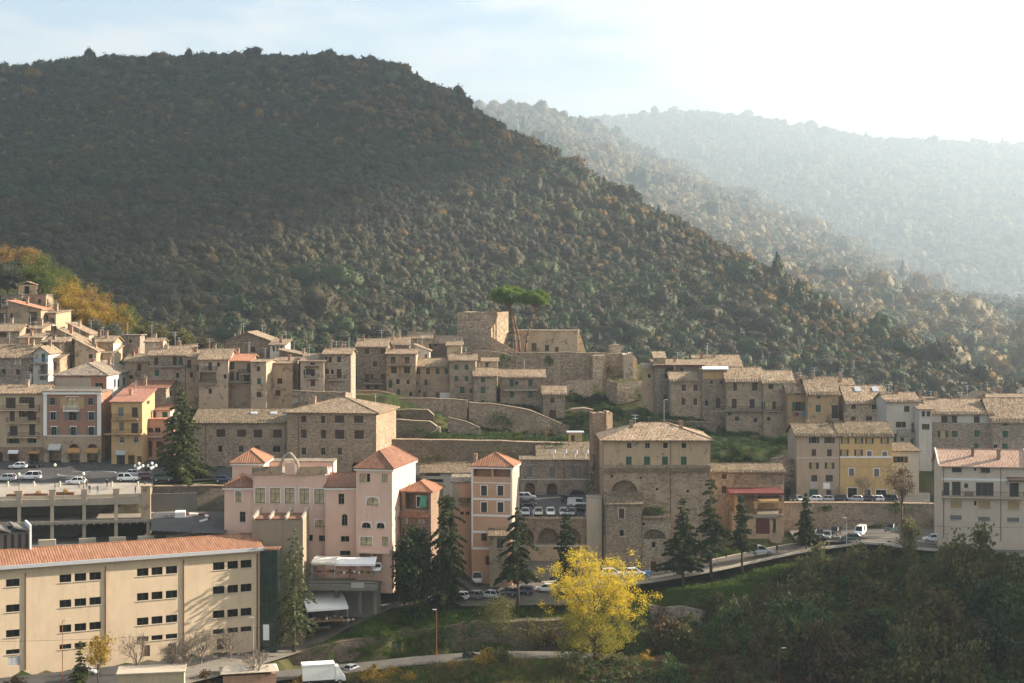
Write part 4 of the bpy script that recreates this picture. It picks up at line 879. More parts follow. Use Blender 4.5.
h.balcony(690, 765, 348); h.strip('ledge', 692, 286, 766, 296, 'wood', .7)
h = H('stone_house', 'stone house with four dark windows and a planted balcony at the gap', 'C', 786, 924, 228, 445, 333, dep=11, roof='gu', yR=194, wall='stone_grey', wins=[(792, 240, 806, 270, 'db'), (812, 240, 828, 270, 'db'), (856, 238, 876, 268, 'db'), (795, 302, 814, 328, 'db'), (824, 305, 838, 330, 'd'), (854, 302, 878, 348, 'db')], chim=2, aer=2)
h.balcony(808, 900, 356); h.pipe(790, 260, 430); h.pipe(926, 230, 430)

# ---- the two long stone palazzi below
h = H('long_stone_house', 'long low stone house with a mossy roof and skylights right of the cedar', 'C', 120, 600, 578, 870, 308, dep=15, roof='gu', yR=505, wall='stone_patch', rmat='coppi_moss', over=.6, chim=0, aer=0,
      wins=[(238, 610, 283, 650, 'db'), (345, 612, 389, 650, 'db'), (428, 612, 472, 654, 'pb'), (527, 612, 572, 654, 'db'), (247, 694, 268, 728, 'd'), (352, 696, 376, 728, 'd'), (434, 696, 458, 728, 'db'), (526, 694, 566, 728, 'Ad'), (240, 800, 285, 870, 'Vx'), (430, 800, 470, 870, 'Db')])
h.pipe(590, 590, 860); h.pipe(182, 580, 860)
for fu, fv in ((.57, .28), (.78, .28), (.93, .3)):
    x_, y_ = (fu - .5) * h.w, (fv - .5) * h.dep; z_ = h.roofz(x_, y_); mb = MB(); k_ = h.rise / (h.dep / 2); slab(mb, [[(x_, y_, z_ + .18), (x_ + 1.3, y_, z_ + .18), (x_ + 1.3, y_ + 1.2, z_ + .18 + 1.2 * k_), (x_, y_ + 1.2, z_ + .18 + 1.2 * k_)]], .3); mb.build('skylight', M['zinc'], h.roof)
h = H('stone_palazzo', 'broad stone palazzo with a hipped roof and two rows of brown shutters', 'C', 600, 1056, 522, 870, 303, yaw=-9, dep=17, roof='hip', yR=446, wall='stone', rmat='coppi', over=.7, chim=2, aer=1,
      wins=[(673, 540, 697, 576, 'drc'), (774, 542, 794, 580, 'pb'), (845, 541, 891, 578, 'db'), (943, 542, 989, 578, 'db'), (672, 612, 700, 656, 'drc'), (774, 614, 798, 658, 'db'), (845, 614, 892, 660, 'drc'), (944, 616, 992, 660, 'drc'),
            (674, 706, 697, 742, 'd'), (772, 706, 795, 742, 'd'), (858, 706, 880, 742, 'd'), (930, 780, 975, 868, 'AV'), (700, 780, 740, 868, 'Db')],
      rwins=[])
h.pipe(658, 530, 860); h.pipe(842 - 45, 530, 860) if 0 else None
for a in (.14, .42, .72):
    for z_ in (h.h - 3.6, h.h - 7.2): h.wins.append(('r', a * h.dep, z_, a * h.dep + 1.1, z_ + 1.8, 'dbc')); h.window(*h.wins[-1])

# ---- the middle row under the castle
h = H('stone_house', 'tall stone house with brown shutters and a low balcony, leftmost of the castle row', 'D', 86, 238, 395, 612, 371, dep=11, roof='gu', yR=352, wall='stone', wins=[('row', 403, 432, [139, 220], 22, 'dbc'), (168, 468, 190, 496, 'dbc'), (127, 530, 148, 574, 'drc'), (155, 533, 172, 562, 'drc'), (208, 533, 231, 560, 'drc'), (132, 592, 152, 612, 'd'), (174, 592, 195, 612, 'd')], chim=1, aer=1)
h.balcony(115, 225, 580)
h = H('stone_house', 'house with long wooden balcony and open orange shutters in the castle row', 'D', 238, 388, 432, 660, 369, dep=10, roof='gu', yR=405, wall='stone_patch', wins=[(262, 497, 290, 530, 'dto'), (328, 497, 358, 530, 'dto'), (287, 558, 305, 586, 'd'), (341, 562, 356, 586, 'd'), (248, 562, 268, 604, 'dg'), (290, 610, 308, 645, 'dgc'), (354, 625, 370, 646, 'd'), (260, 445, 284, 480, 'd'), (330, 445, 356, 480, 'd')], chim=1)
h.balcony(240, 372, 486, rail='wood_light')
H('white_house', 'white plastered house end rising behind the long wooden balcony', 'D', 385, 458, 415, 500, 380, dep=8, roof='sr', rise=1.4, wall='white', wins=[(432, 430, 446, 460, 'd')], chim=1)
h = H('row_house', 'low long row house with pairs of open wooden shutters and a white garage board', 'D', 385, 562, 495, 675, 372, dep=9, roof='gu', yR=452, wall='stone_patch', wins=[('row', 503, 535, [402, 451, 500, 545], 20, 'dto'), (432, 560, 447, 592, 'd'), (498 - 8, 573, 508, 600, 'pt'), (543, 573, 558, 600, 'pt'), (400, 612, 412, 632, 'd'), (426, 625, 443, 658, 'Db'), (458, 622, 476, 640, 'p'), (490, 626, 507, 665, 'Db'), (388, 570, 400, 590, 'd')], chim=0)
h.strip('white_board', 512, 628, 568, 666, 'white_trim', .05)
h = H('stone_house', 'tall house with six green shutters under the castle tower', 'D', 562, 694, 465, 680, 369, dep=10, roof='gu', yR=430, wall='stone_patch', wins=[('row', 484, 512, [596, 648], 20, 'dgc'), ('row', 542, 570, [596, 648], 18, 'dgc'), (614, 598, 638, 632, 'dgc'), (664, 608, 676, 630, 'dgc'), (598, 655, 620, 672, 'dgc'), (630, 655, 646, 675, 'dgc')], chim=1)
h = H('stone_house', 'low house with three green shutters in a column and a pale flank', 'D', 686, 800, 545, 681, 366, dep=9, roof='gu', yR=500, wall='stone_patch', wins=[('row', 550, 576, [732], 20, 'dgc'), ('row', 598, 632, [732], 21, 'dgc'), (722, 665, 742, 680, 'dgc')], chim=0)
H('white_house', 'small pale house with one green shutter tucked under the castle wall', 'D', 728, 806, 470, 560, 382, dep=6, roof='sf', yR=458, wall='palestone', wins=[(744, 474, 760, 498, 'dgc')], chim=0, aer=0)
h = H('stone_house', 'wide house with a long stone balcony and dark green shutters below the pines', 'D', 820, 1042, 550, 690, 368, dep=10, roof='gu', yR=508, wall='stone_patch', wins=[('row', 562, 598, [880, 975], 22, 'dgc'), ('row', 624, 655, [880, 975], 20, 'dgc'), (896, 570, 912, 590, 'd')], chim=0, over=.6)
h.balcony(838, 1010, 612, slabm='surround', solid=False)
h = H('stone_house', 'small stone house with a red door at the end of the castle row', 'E', 272, 386, 535, 665, 362, dep=8, roof='gu', yR=490, wall='stone', wins=[(310, 550, 330, 580, 'd'), (302, 614, 338, 664, 'Dr')], chim=0, aer=0)
H('lit_roof_house', 'house with a bright sunlit roof and white chimney behind the castle row', 'D', 350, 468, 352, 430, 392, dep=9, roof='gu', yR=316, wall='sand', wins=[(398, 362, 418, 395, 'p-w')], chim=1)
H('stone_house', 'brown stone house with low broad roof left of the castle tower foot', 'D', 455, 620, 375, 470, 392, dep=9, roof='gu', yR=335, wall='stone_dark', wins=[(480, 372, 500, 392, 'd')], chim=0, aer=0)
H('stone_hut', 'small pale hut against the castle tower foot', 'D', 548, 622, 388, 470, 385, dep=5, roof='sf', yR=370, wall='palestone', chim=0, aer=0)
H('stone_house', 'ruinous stone house with rough tiled heap of roofs above the wooden balcony house', 'D', 240, 350, 385, 440, 384, dep=9, roof='gu', yR=342, wall='stone_grey', chim=2, aer=1)
H('stone_house', 'shaded house with a dark side passage left of the castle row', 'D', 0, 52, 430, 640, 352, dep=12, roof='gu', yR=400, wall='stone_grey', wins=[(0, 440, 8, 470, 'd')], chim=0)
# ---------------------------------------------------------------- castle hill
def ruin(name, label, cat, pts, D, th, mat, dep=None):   # outline (px,py) of a wall face, given depth and thickness
    c = PT(*pts[0], D); mb = MB(); fr = [PT(*p, D) - c for p in pts]
    n = len(fr); mb.poly(fr); mb.poly([p + Vector((0, th, 0)) for p in reversed(fr)])
    for i in range(n): j = (i + 1) % n; mb.poly([fr[i], fr[i] + Vector((0, th, 0)), fr[j] + Vector((0, th, 0)), fr[j]])
    o = mb.build(name, M[mat], None, loc=c); return tag(o, label, cat)
def battered(name, label, cat, px0, px1, yT, yB, D, dep, yaw, mat, batter=.06, rag=.35, ext=6., seed=1, loc_only=False):
    """castle mass: walls that lean in a little and end in a broken uneven top"""
    rs = random.Random(seed); P0 = PT(px0, yB, D); k = (px1 - CX) / F; ya = R(yaw); w = (k * D - P0.x) / (math.cos(ya) - k * math.sin(ya)); h = (yB - yT) * D / F
    mb = MB(); n = max(4, int(w / 1.6)); m_ = max(4, int(dep / 1.6))
    per = [(w * i / n, 0) for i in range(n)] + [(w, dep * i / m_) for i in range(m_)] + [(w * (1 - i / n), dep) for i in range(n)] + [(0, dep * (1 - i / m_)) for i in range(m_)]
    tops = [h + rs.uniform(-rag, rag) for _ in per]
    for q in range(3):
        tops = [(tops[i] * 2 + tops[i - 1]) / 3 if q < 1 else tops[i] for i in range(len(tops))]
    cx, cy = w / 2, dep / 2; ring = lambda z, s_: [(cx + (x - cx) * (1 + s_), cy + (y - cy) * (1 + s_ * w / dep if dep else 0), z) for x, y in per]
    rb = ring(-ext, batter * 1.3); rt = [(x, y, t_) for (x, y), t_ in zip(per, tops)]
    th = .9; inn = [(min(max(x, th), w - th), min(max(y, th), dep - th), t_ - .02) for (x, y), t_ in zip(per, tops)]; inb = [(x, y, h - 1.3) for x, y, _ in inn]
    mb.loft([rb, rt, inn, inb], cap=True)
    o = mb.build(name, M[mat], None, loc=P0, rz=ya); ANCH.append((P0.x + w / 2, P0.y + dep / 2, P0.z)); return tag(o, label, cat), w, h
tw, w_, h_ = battered('castle_tower', 'square ruined castle tower, its right face sunlit, beside the umbrella pines', 'tower', 457.5, 491, 312, 352, 405, 9.5, -29, 'castle', .02, .25, 8, 3)
mb = MB()
for z_ in (.45, .62): mb.box(w_ - .02, 4.2, h_ * z_, w_ + .012, 4.7, h_ * z_ + 1.1)
mb.build('window', M['glass'], tw)
mb = MB(); mb.tube((w_ * .35, 2, h_ - .6), (w_ * .35, 2, h_ + 3.4), .05, n=5); mb.tube((w_ * .35 - .4, 2, h_ + 2.9), (w_ * .35 + .4, 2, h_ + 2.9), .03, n=4); mb.build('aerial', M['zinc'], tw)
tag(wallrun('castle_wall', None, [(491, 338, 384), (500, 343, 384), (511, 349.5, 386), (522, 354.5, 388)], 400, 2.6, 'castle', bump=.12), 'sloping parapet wall descending from the castle tower to the terrace', 'wall')
h = House('castle_hall', 'long roofless castle hall with small dark doorways behind the umbrella pines', '', 513, 578, 331, 356, 408, yaw=-4, dep=10, roof='flat', wall='palestone', rmat='coppi_pale', over=.15, chim=0, aer=0, wins=[(531.5, 343, 536.5, 351, 'Db'), (555, 347, 558.5, 352.5, 'Db'), (545, 345, 549, 351, 'd')])
ruin('buttress', 'sloping sunlit buttress at the right end of the castle hall', 'buttress', [(578, 330), (579.5, 333), (586, 352), (588, 360), (578, 360)], 409, 8., 'palestone')
wallrun('castle_wall', 'plain stone foot wall in front of the castle tower', [(452, 353, 386), (480, 351, 386), (500, 352, 386), (514, 356, 388)], 396.5, 2.4, 'castle', cap=False, bump=.2)
wallrun('castle_wall', 'long grey terrace wall under the castle hall', [(511, 353, 392), (530, 353.5, 386), (560, 353, 392), (594, 353, 392), (606, 353.5, 394)], 398, 2.6, 'castle', bump=.18)
ruin('buttress', 'tall pale stone buttress standing proud of the castle terrace wall', 'buttress', [(593, 355.5), (605.5, 355), (604.5, 360), (603, 372), (602, 396), (592.6, 394), (592.8, 366)], 394, 3.5, 'stone_pale')
battered('stone_block', 'small square block on top of the castle wall end', 'ruin', 611, 621, 345, 356, 401, 3, 8, 'stone_pale', .02, .1, 4, 5)
ruin('ruined_wall', 'broken end wall of the castle with gaping holes and grassy ledges', 'ruin', [(605, 353), (612, 354), (621, 353.5), (624, 356), (624, 378), (622, 396), (605, 398)], 399, 3, 'castle')
battered('ruined_turret', 'sunlit ruined turret with an open window at the right castle corner', 'ruin', 624, 633, 354, 386, 397, 4.5, 10, 'palestone', .03, .8, 8, 9)
ruin('ruined_wall', 'thin leaning remnant of wall right of the ruined turret', 'ruin', [(633, 355), (637, 359), (637.5, 371), (635.5, 366), (633.5, 372), (638, 380), (638, 388), (631, 388)], 399, 2, 'palestone')
bl, w_, h_ = battered('bastion', 'squat square bastion with grass growing on its flat top', 'bastion', 617, 644, 382, 409, 378, 8, 17, 'castle', .05, .15, 8, 12)
rs = np.random.RandomState(5); C = np.stack([rs.uniform(0, w_, 900), rs.uniform(0, 8, 900), h_ - .5 + rs.rand(900) ** 2 * 1.0], 1); V, Fq = leaves(C, .28, rs, asp=.4); link('grass_top', np_mesh('grass_top', V, Fq, M['leaf_gold' if 0 else 'leaf_olive']), bl)
wallrun('terrace_wall', 'short pale wall between the castle buttress and the ivy slope', [(566, 383, 400), (578, 381, 398), (593, 381, 398)], 387, 1.5, 'stone_pale', bump=.15)
wallrun('terrace_wall', 'stub of pale stone pillar before the castle terrace wall', [(553.5, 361, 385), (560, 361, 386)], 388, 1.2, 'stone_pale')
ruin('rock_outcrop', 'pale bare rock outcrop beneath the ivy slope', 'rock', [(566, 412), (572, 409), (584, 408), (594, 410), (600, 420), (590, 424), (568, 422)], 372, 5, 'rubble')
# umbrella pines
for sd, H_, r_, ln, px, yb, lab in ((1, 16.3, 4.7, -1.8, 515.5, 349.5, 'left umbrella pine of three, leaning left with a broad flat crown'), (2, 15.9, 3.2, -2.8, 520, 350, 'middle umbrella pine of three, slimmer straight trunk'), (3, 15.2, 3.7, 2.9, 525.5, 350, 'right umbrella pine of three with a lower crown leaning right')):
    plant('umbrella_pine', lab, 'pine tree', mk_stonepine(sd, H_, r_, ln), PT(px, yb, 404 - sd), group='umbrella pines beside the castle tower')

# ---------------------------------------------------------------- right upper row
h = H('red_eave_house', 'shaded stone house with a dark red eave and a lit pigeon loft on its roof', 'G', 78, 330, 185, 420, 356, dep=10, roof='sf', yR=158, wall='stone_grey', rmat='coppi', wins=[(128, 190, 190, 245, 'Vx'), (205, 195, 225, 225, 'd'), (120, 330, 140, 360, 'd')], chim=1)
h.balcony(125, 195, 248); h.strip('eave_board', 78, 178, 330, 188, 'door_red', .5)
mb = MB(); x_ = -h.w / 2; zt = h.h + .3; mb.box(x_, -3, zt - 2, x_ + 2.6, 1, zt + 1.6); slab(mb, [[(x_ - .3, -3.3, zt + 1.6), (x_ + 2.9, -3.3, zt + 1.6), (x_ + 2.9, 1.3, zt + 3), (x_ - .3, 1.3, zt + 3)]], .15, 1); mb.build('pigeon_loft', [M['sand'], M['coppi_pale']], h.root)
H('stone_hut', 'small brown annex at the left end of the right upper row', 'G', 25, 80, 198, 420, 359, dep=7, roof='sf', yR=188, wall='sand', chim=0, aer=0, wins=[(40, 225, 55, 245, 'd')])
H('stone_house', 'stone house with four small brown shutters below the dark red eave', 'G', 160, 318, 262, 440, 350, dep=10, roof='gu', yR=213, wall='stone_patch', wins=[('row', 279, 313, [224, 284], 20, 'drc'), ('row', 350, 385, [222, 283], 19, 'drc')], chim=1, aer=0)
h = H('loggia_house', 'house with a yellow roof loggia under a white awning', 'G', 318, 445, 205, 500, 349, dep=10, roof='flat', wall='stone_patch', rmat='coppi', over=.1, wins=[(332, 200 + 10, 430, 248, 'Vx'), (358, 258, 374, 276, 'drc'), (408, 262, 422, 276, 'drc'), (332, 360, 350, 390, 'd'), (388, 347, 410, 402, 'dbc')], chim=0, aer=0)
h.strip('loggia_back', 322, 212, 440, 250, 'ochre', .02); h.awning(318, 450, 186, 197, 1.2, 'awning_white')
H('broad_roof_house', 'broad pale tiled roof with chimney pots behind the white awning', 'G', 285, 520, 195, 300, 362, dep=13, roof='gu', yR=128, wall='sand', rmat='coppi_pale', chim=3, aer=2)
h = H('stone_house', 'house with peeling walls above a long ledge in the right upper row', 'G', 443, 632, 264, 560, 346, dep=10, roof='gu', yR=190, wall='drab', lower=(312, 'stone_patch'), rmat='coppi_pale', wins=[(478, 268, 496, 312, 'dbc'), (575, 270, 602, 312, 'drc'), (470, 352, 495, 402, 'drc'), (562, 354, 587, 402, 'dkc'), (450, 422, 468, 440, 'd'), (486, 444, 507, 468, 'd'), (583, 450, 600, 474, 'd')], chim=1, aer=0)
h.strip('orange_panel', 446, 266, 630, 312, 'sh_orange', .02) if 0 else None
h.balcony(375, 632, 412, depth=.9, slabm='stone_grey')
h = H('stone_house', 'house with a pale orange roof edge and a wide shuttered top window', 'G', 632, 786, 272, 560, 345, dep=10, roof='gu', yR=207, wall='stone_patch', rmat='coppi_pale', wins=[(682, 275, 732, 302, 'pbo'), (641, 365, 677, 405, 'pbo'), (738, 368, 757, 415, 'dbc'), (650, 446, 668, 466, 'd'), (738, 450, 752, 470, 'd')], chim=0, aer=0)
h.balcony(634, 730, 414, depth=.9, slabm='stone_grey'); h.pipe(634, 200, 412, mat='zinc')
h = H('arch_house', 'tan house over a tall dark archway with laundry hanging above', 'G', 757, 862, 322, 600, 341, dep=9, roof='gu', yR=262, wall='tan', rmat='coppi', wins=[(780, 475, 832, 600, 'AV'), (795, 368, 826, 416, 'dgo'), (800, 318, 820, 335, 'd')], chim=1, aer=1)
h.strip('laundry', 828, 420, 850, 445, 'cloth_blue', .25); h.strip('laundry', 795, 425, 812, 440, 'awning_red', .25)
h = H('tan_house', 'tan house with one green shutter and a small dark balcony', 'G', 860, 1015, 330, 520, 338, dep=11, roof='gu', yR=240, wall='tan', rmat='coppi', wins=[(900, 384, 926, 420, 'dgc'), (982, 385, 1015, 452, 'dkc'), (902, 475, 924, 496, 'd'), (905, 336, 925, 352, 'd'), (992, 470, 1010, 490, 'd')], chim=2, aer=1)
h.balcony(960, 1018, 455)
H('stone_house', 'house with a wide rough tiled roof and dormer behind the tan house', 'H', 0, 168, 270, 380, 348, dep=12, roof='gu', yR=195, wall='sand', wins=[(45, 250 + 25, 80, 300, 'd')], chim=2, aer=1)
h = H('stone_house', 'rough stone house with small brown windows and skylights in its bright roof', 'H', 118, 322, 325, 460, 335, dep=12, roof='gu', yR=232, wall='stone_pale', wins=[(141, 328, 164, 354, 'd'), (245, 328, 267, 356, 'db'), (139, 392, 162, 416, 'db'), (216, 391, 246, 418, 'db')], chim=1, aer=0, rmat='coppi_pale')
for fu in (.3, .75):
    x_, y_ = (fu - .5) * h.w, -.06 * h.dep; k_ = h.rise / (h.dep / 2); z_ = h.roofz(x_, y_ - 1.6); mb = MB(); slab(mb, [[(x_, y_ - 1.6, z_ + .2), (x_ + 1.4, y_ - 1.6, z_ + .2), (x_ + 1.4, y_, z_ + .2 + 1.6 * k_), (x_, y_, z_ + .2 + 1.6 * k_)]], .3); mb.build('skylight', M['zinc'], h.roof)
h = H('grey_house', 'tall pale grey house with dark shutters above a small arched terrace', 'H', 320, 488, 318, 620, 326, dep=10, roof='gu', yR=268, wall='greywhite', wins=[(410, 338, 438, 368, 'dk'), (378, 418, 398, 448, 'dko'), (404, 418, 420, 448, 'd'), (444, 424, 484, 476, 'Vx'), (438, 502, 484, 540, 'AV'), (392, 500, 410, 518, 'd'), (356, 480, 372, 530, 'dgc')], chim=1, aer=1)
h.balcony(372, 486, 482, slabm='greywhite'); h.pipe(448, 330, 480, mat='zinc')
h = H('grey_tower_house', 'slender pale grey tower house with a little pitched cap', 'H', 488, 552, 358, 660, 322, dep=7, roof='sf', yR=342, wall='greywhite', rmat='coppi', wins=[(500, 365, 518, 392, 'dk'), (526, 365, 545, 392, 'dk'), (501, 430, 540, 458, 'dkc')], chim=0, aer=0, over=.3)
H('stone_house', 'low house with a tumbled tile roof between the grey tower house and the ridge', 'H', 452, 590, 330, 420, 336, dep=9, roof='gu', yR=290, wall='stone_grey', chim=2, aer=0)
h = H('small_grey_house', 'small grey house with a tiled lean-to roof and brown shutter beside the yellow house', 'H', 350, 486, 570, 840, 312, dep=8, roof='sf', yR=538, wall='greywhite', rmat='coppi_moss', wins=[(373, 596, 410, 628, 'dbo'), (380, 660, 405, 690, 'd')], chim=0, aer=0)
h = H('long_stone_house', 'long stone house with a pale upper band and green shutters at the right', 'H', 552, 865, 380, 720, 324, dep=13, roof='gu', yR=300, wall='stone_grey', wins=[(600, 388, 632, 425, 'dk'), (655, 388, 680, 425, 'dk'), (768, 392, 796, 425, 'dk'), (596, 462, 622, 498, 'pbo'), (655, 464, 682, 498, 'dgc'), (770, 462, 796, 496, 'dgc'), (766, 530, 790, 556, 'dgc')], chim=1, aer=2)
h.strip('pale_band', 553, 384, 599, 420, 'greywhite', .03); h.strip('pale_band', 683, 386, 766, 424, 'greywhite', .03); h.strip('pale_band', 798, 386, 862, 426, 'greywhite', .03)
H('raised_house', 'brown roof storey with a slanting gable rising out of the long stone house', 'H', 695, 826, 335, 420, 334, dep=8, roof='sl', rise=2.6, wall='stone', chim=1, aer=2)
h = H('stone_house', 'rough stone house with wide dark tiled roof and one green shutter at the right edge', 'H', 865, 1090, 420, 720, 322, dep=13, roof='gu', yR=295, wall='stone_grey', wins=[(915, 464, 943, 500, 'dgc'), (916, 426, 940, 440, 'd'), (912, 530, 940, 560, 'dgc'), (868, 535, 890, 555, 'd')], chim=1, aer=1)
H('stone_house', 'house with a red brick chimney and dark gable behind the right edge', 'H', 830, 1100, 305, 380, 342, dep=10, roof='gu', yR=275, wall='stone', rmat='coppi', chim=2, aer=2)
H('stone_house', 'taller roof block cut by the right picture edge', 'H', 985, 1120, 350, 440, 330, dep=9, roof='gu', yR=300, wall='stone_dark', chim=0, aer=1)
# yellow house pair
h = H('greybeige_house', 'grey beige house with dark shutters left of the yellow house', 'R', 546, 766, 186, 510, 307, dep=10, roof='gu', yR=118, wall='greybeige', rmat='coppi_moss', wins=[('row', 190, 222, [635, 714], 26, 'dko'), (623, 252, 646, 286, 'drc'), (702, 252, 726, 288, 'drc'), ('row', 322, 352, [634, 714], 24, 'pko'), (622, 385, 652, 418, 'dk'), (694, 384, 732, 418, 'dkc'), (610, 458, 655, 505, 'dg'), (698, 460, 724, 508, 'Dk')], chim=1, aer=0)
h.strip('string_course', 546, 292, 766, 298, 'surround', .08); h.strip('shop_sign', 682, 424, 716, 454, 'awning_white', .1); h.strip('shop_sign', 612, 420, 655, 452, 'greywhite', .1)
h = H('yellow_house', 'bright yellow house with brown shutters and a white string course', 'R', 767, 1034, 186, 510, 307, dep=10, roof='gu', yR=108, wall='yellow', rmat='coppi_moss', wins=[('row', 195, 224, [795, 866, 920, 998], 22, 'pbo'), ('row', 254, 287, [791, 864], 22, 'pbo'), (906, 262, 930, 296, 'dyw'), (985, 264, 1009, 298, 'dyw'), (814, 350, 840, 388, 'dyw'), (942, 352, 969, 392, 'dyw'), (808, 450, 855, 505, 'dsw'), (892, 458, 925, 505, 'dsw'), (952, 460, 1005, 505, 'dsw')], chim=1, aer=0)
h.strip('string_course', 768, 287, 1033, 297, 'white_trim', .1); h.pipe(766, 190, 505); h.strip('string_course', 768, 340, 1033, 344, 'ochre', .05)
# right front house
h = H('pale_house', 'large pale rendered house with a salmon roof and long balcony at the right edge', 'I', 598, 1034, 130, 520, 270, yaw=-8, dep=8.5, roof='gu', yR=44, wall='palehouse', rmat='pale_tile', over=.5, chim=0, aer=0,
      wins=[(655, 137, 704, 165, 'dk'), (768, 137, 780, 158, 'd'), (802, 137, 850, 168, 'dk'), (611, 217, 642, 284, 'dk'), (656, 214, 700, 284, 'dk'), (718, 222, 738, 246, 'd'), (778, 218, 808, 286, 'dk'), (808.5, 218, 838, 286, 'pk'), (838.5, 218, 868, 286, 'dk'), (950, 221, 998, 290, 'dk'), (648, 310, 706, 348, 'dtc'), (768, 312, 782, 335, 'd'), (790, 312, 850, 350, 'ptc'), (942, 314, 1000, 356, 'dtc'), (646, 386, 705, 408, 'dyc'), (789, 394, 850, 414, 'dyc'), (938, 398, 1000, 418, 'dyc')],
      lwins=[])
h.balcony(604, 1024, 290, depth=1.1, slabm='palehouse', rail='iron'); h.pipe(905, 135, 515); h.pipe(612, 135, 500)
h.strip('string_course', 604, 200, 1024, 205, 'white_trim', .05); h.strip('vent_hood', 720, 266, 764, 286, 'frame', .5); h.awning(935, 1030, 190, 200, 1.3, 'wood')
h.chimney(.40, .28, 1.3, size=.22, mat='brick'); h.chimney(.70, .2, 1.5, size=.28, mat='brick')
for a in (.25, .62):
    for z_ in (h.h - 4.0, h.h - 7.5, h.h - 11): h.window('l', h.dep * a, z_, h.dep * a + 1.0, z_ + 1.4, 'd')
for sx in (0, 1):
    mb = MB(); x_ = (-h.w / 2 - .55) if sx == 0 else (h.w / 2 + .35); sl_ = h.rise / (h.dep / 2)
    mb.loft([[(x_, -h.dep / 2 - .6, h.h - .02), (x_ + .25, -h.dep / 2 - .6, h.h - .02), (x_ + .25, -h.dep / 2 - .6, h.h + .32), (x_, -h.dep / 2 - .6, h.h + .32)], [(x_, 0, h.h + h.rise + .1), (x_ + .25, 0, h.h + h.rise + .1), (x_ + .25, 0, h.h + h.rise + .42), (x_, 0, h.h + h.rise + .42)]]); mb.build('verge', M['white_trim'], h.roof)

# ---------------------------------------------------------------- palazzo with machicolation
h = H('old_palazzo', 'tall old stone palazzo with a bracketed ledge, green shutters and a big blind arch', 'P', 326, 872, 152, 846, 280, dep=15, roof='hip', yR=64, wall='palazzo', lower=(312, 'stone_patch'), over=.75, chim=0, aer=1, rmat='coppi_pale',
      wins=[('row', 168, 196, [457, 550, 642, 737], 24, 'd'), ('row', 238, 294, [455, 548, 640, 736], 30, 'dgc'), (366, 360, 500, 425, 'AV'), (592, 398, 606, 414, 'd'), (750, 408, 764, 424, 'd'), (510, 342, 520, 356, 'd'), (362, 330, 374, 348, 'd')])
h.pipe(668, 156, 700); h.pipe(322, 156, 440)
mb = MB(); pz = h.plane('f', QX('P', 400), QY('P', 312))[1]; n = 58
mb.box(-h.w / 2 - .1, -h.dep / 2 - .5, pz + .55, h.w / 2 + .1, -h.dep / 2 - .004, pz + 1.15)
for i in range(n): x_ = -h.w / 2 + h.w * (i + .5) / n; mb.box(x_ - .1, -h.dep / 2 - .42, pz - .15, x_ + .1, -h.dep / 2 - .004, pz + .548)
mb.build('bracket_ledge', M['stone'], h.root)
h.chimney(.28, .35, .9, size=.3, mat='brick'); h.chimney(.76, .42, .9, size=.35, mat='brick')
h2 = H('palazzo_wing', 'projecting stone wing with a red shutter under a lean-to roof on the old palazzo', 'P', 338, 520, 482, 846, 276.5, dep=3.4, roof='sf', yR=424, wall='stone', rmat='coppi_moss', over=.35, chim=0, aer=0, anchor=False, wins=[(404, 504, 432, 556, 'drcs'), (408, 614, 430, 646, 'd'), (444, 800, 462, 812, 'd')])
h3 = H('palazzo_bay', 'lower stone bay with a planted balcony over a round arch at the old palazzo foot', 'P', 522, 668, 545, 850, 277.5, dep=2.4, roof='flat', wall='stone_pale', rmat='coppi_grey', over=.05, chim=0, aer=0, anchor=False, wins=[(528, 610, 642, 660, 'AV'), (572, 660 + 16, 592, 704, 'd'), (567, 776, 596, 824, 'Dr'), (522, 578, 540, 592, 'd')])
h3.balcony(526, 652, 545, depth=.8, slabm='stone'); rs = np.random.RandomState(8); C = np.stack([rs.uniform(-h3.w / 2 + .3, h3.w / 2 - 1, 700), rs.uniform(-h3.dep / 2, -h3.dep / 2 + .9, 700), h3.h + .3 + rs.rand(700) * 1.4], 1); V, Fq = leaves(C, .16, rs); link('planting', np_mesh('planting', V, Fq, M['leaf_green']), h3.root)
h.window('f', *h.plane('f', QX('P', 580), QY('P', 498)), *h.plane('f', QX('P', 596), QY('P', 475)), 'd'); h.window('f', *h.plane('f', QX('P', 602), QY('P', 498)), *h.plane('f', QX('P', 618), QY('P', 475)), 'd')
# ruined brick tower left of the palazzo
battered('brick_tower', 'narrow brick tower with chimney stump left of the old palazzo roof', 'tower', 593, 604.5, 413, 505, 294, 4.5, 6, 'brick', .0, .2, 6, 21)
battered('chimney_stump', 'broken sunlit chimney stump on the wall beside the brick tower', 'ruin', 606.5, 612.5, 413, 428, 296, 2, 20, 'palestone', .03, .7, 6, 22)
# restaurant
h = H('terrace_restaurant', 'stone house with a red awning over its dining terrace and a red garage door', 'R', 112, 482, 372, 690, 293, dep=9, roof='gu', yR=324, wall='stone_patch', rmat='coppi_moss', over=.4, chim=0, aer=0,
      wins=[(162, 374 + 6, 188, 405, 'drc'), (162, 440, 186, 478, 'drc'), (284, 380, 300, 405, 'd'), (235, 448, 465, 510, 'Vx')])
h.strip('plaster_panel', 225, 378, 478, 432, 'drab', .03)
h2 = H('terrace_block', 'concrete terrace block carrying the dining tables under the red awning', 'R', 216, 472, 590, 692, 288.5, dep=4.3, roof='flat', wall='sand', rmat='concrete', over=.15, chim=0, aer=0, anchor=False, wins=[(338, 606, 408, 686, 'Dr'), (425, 610, 440, 680, 'Vx')])
h2.strip('lintel', 300, 585, 466, 600, 'concrete', .3)
mb = MB(); w2, z2 = h2.w, h2.h
pa = h2.plane('f', QX('R', 216), QY('R', 470)); pb_ = h2.plane('f', QX('R', 300), QY('R', 520))
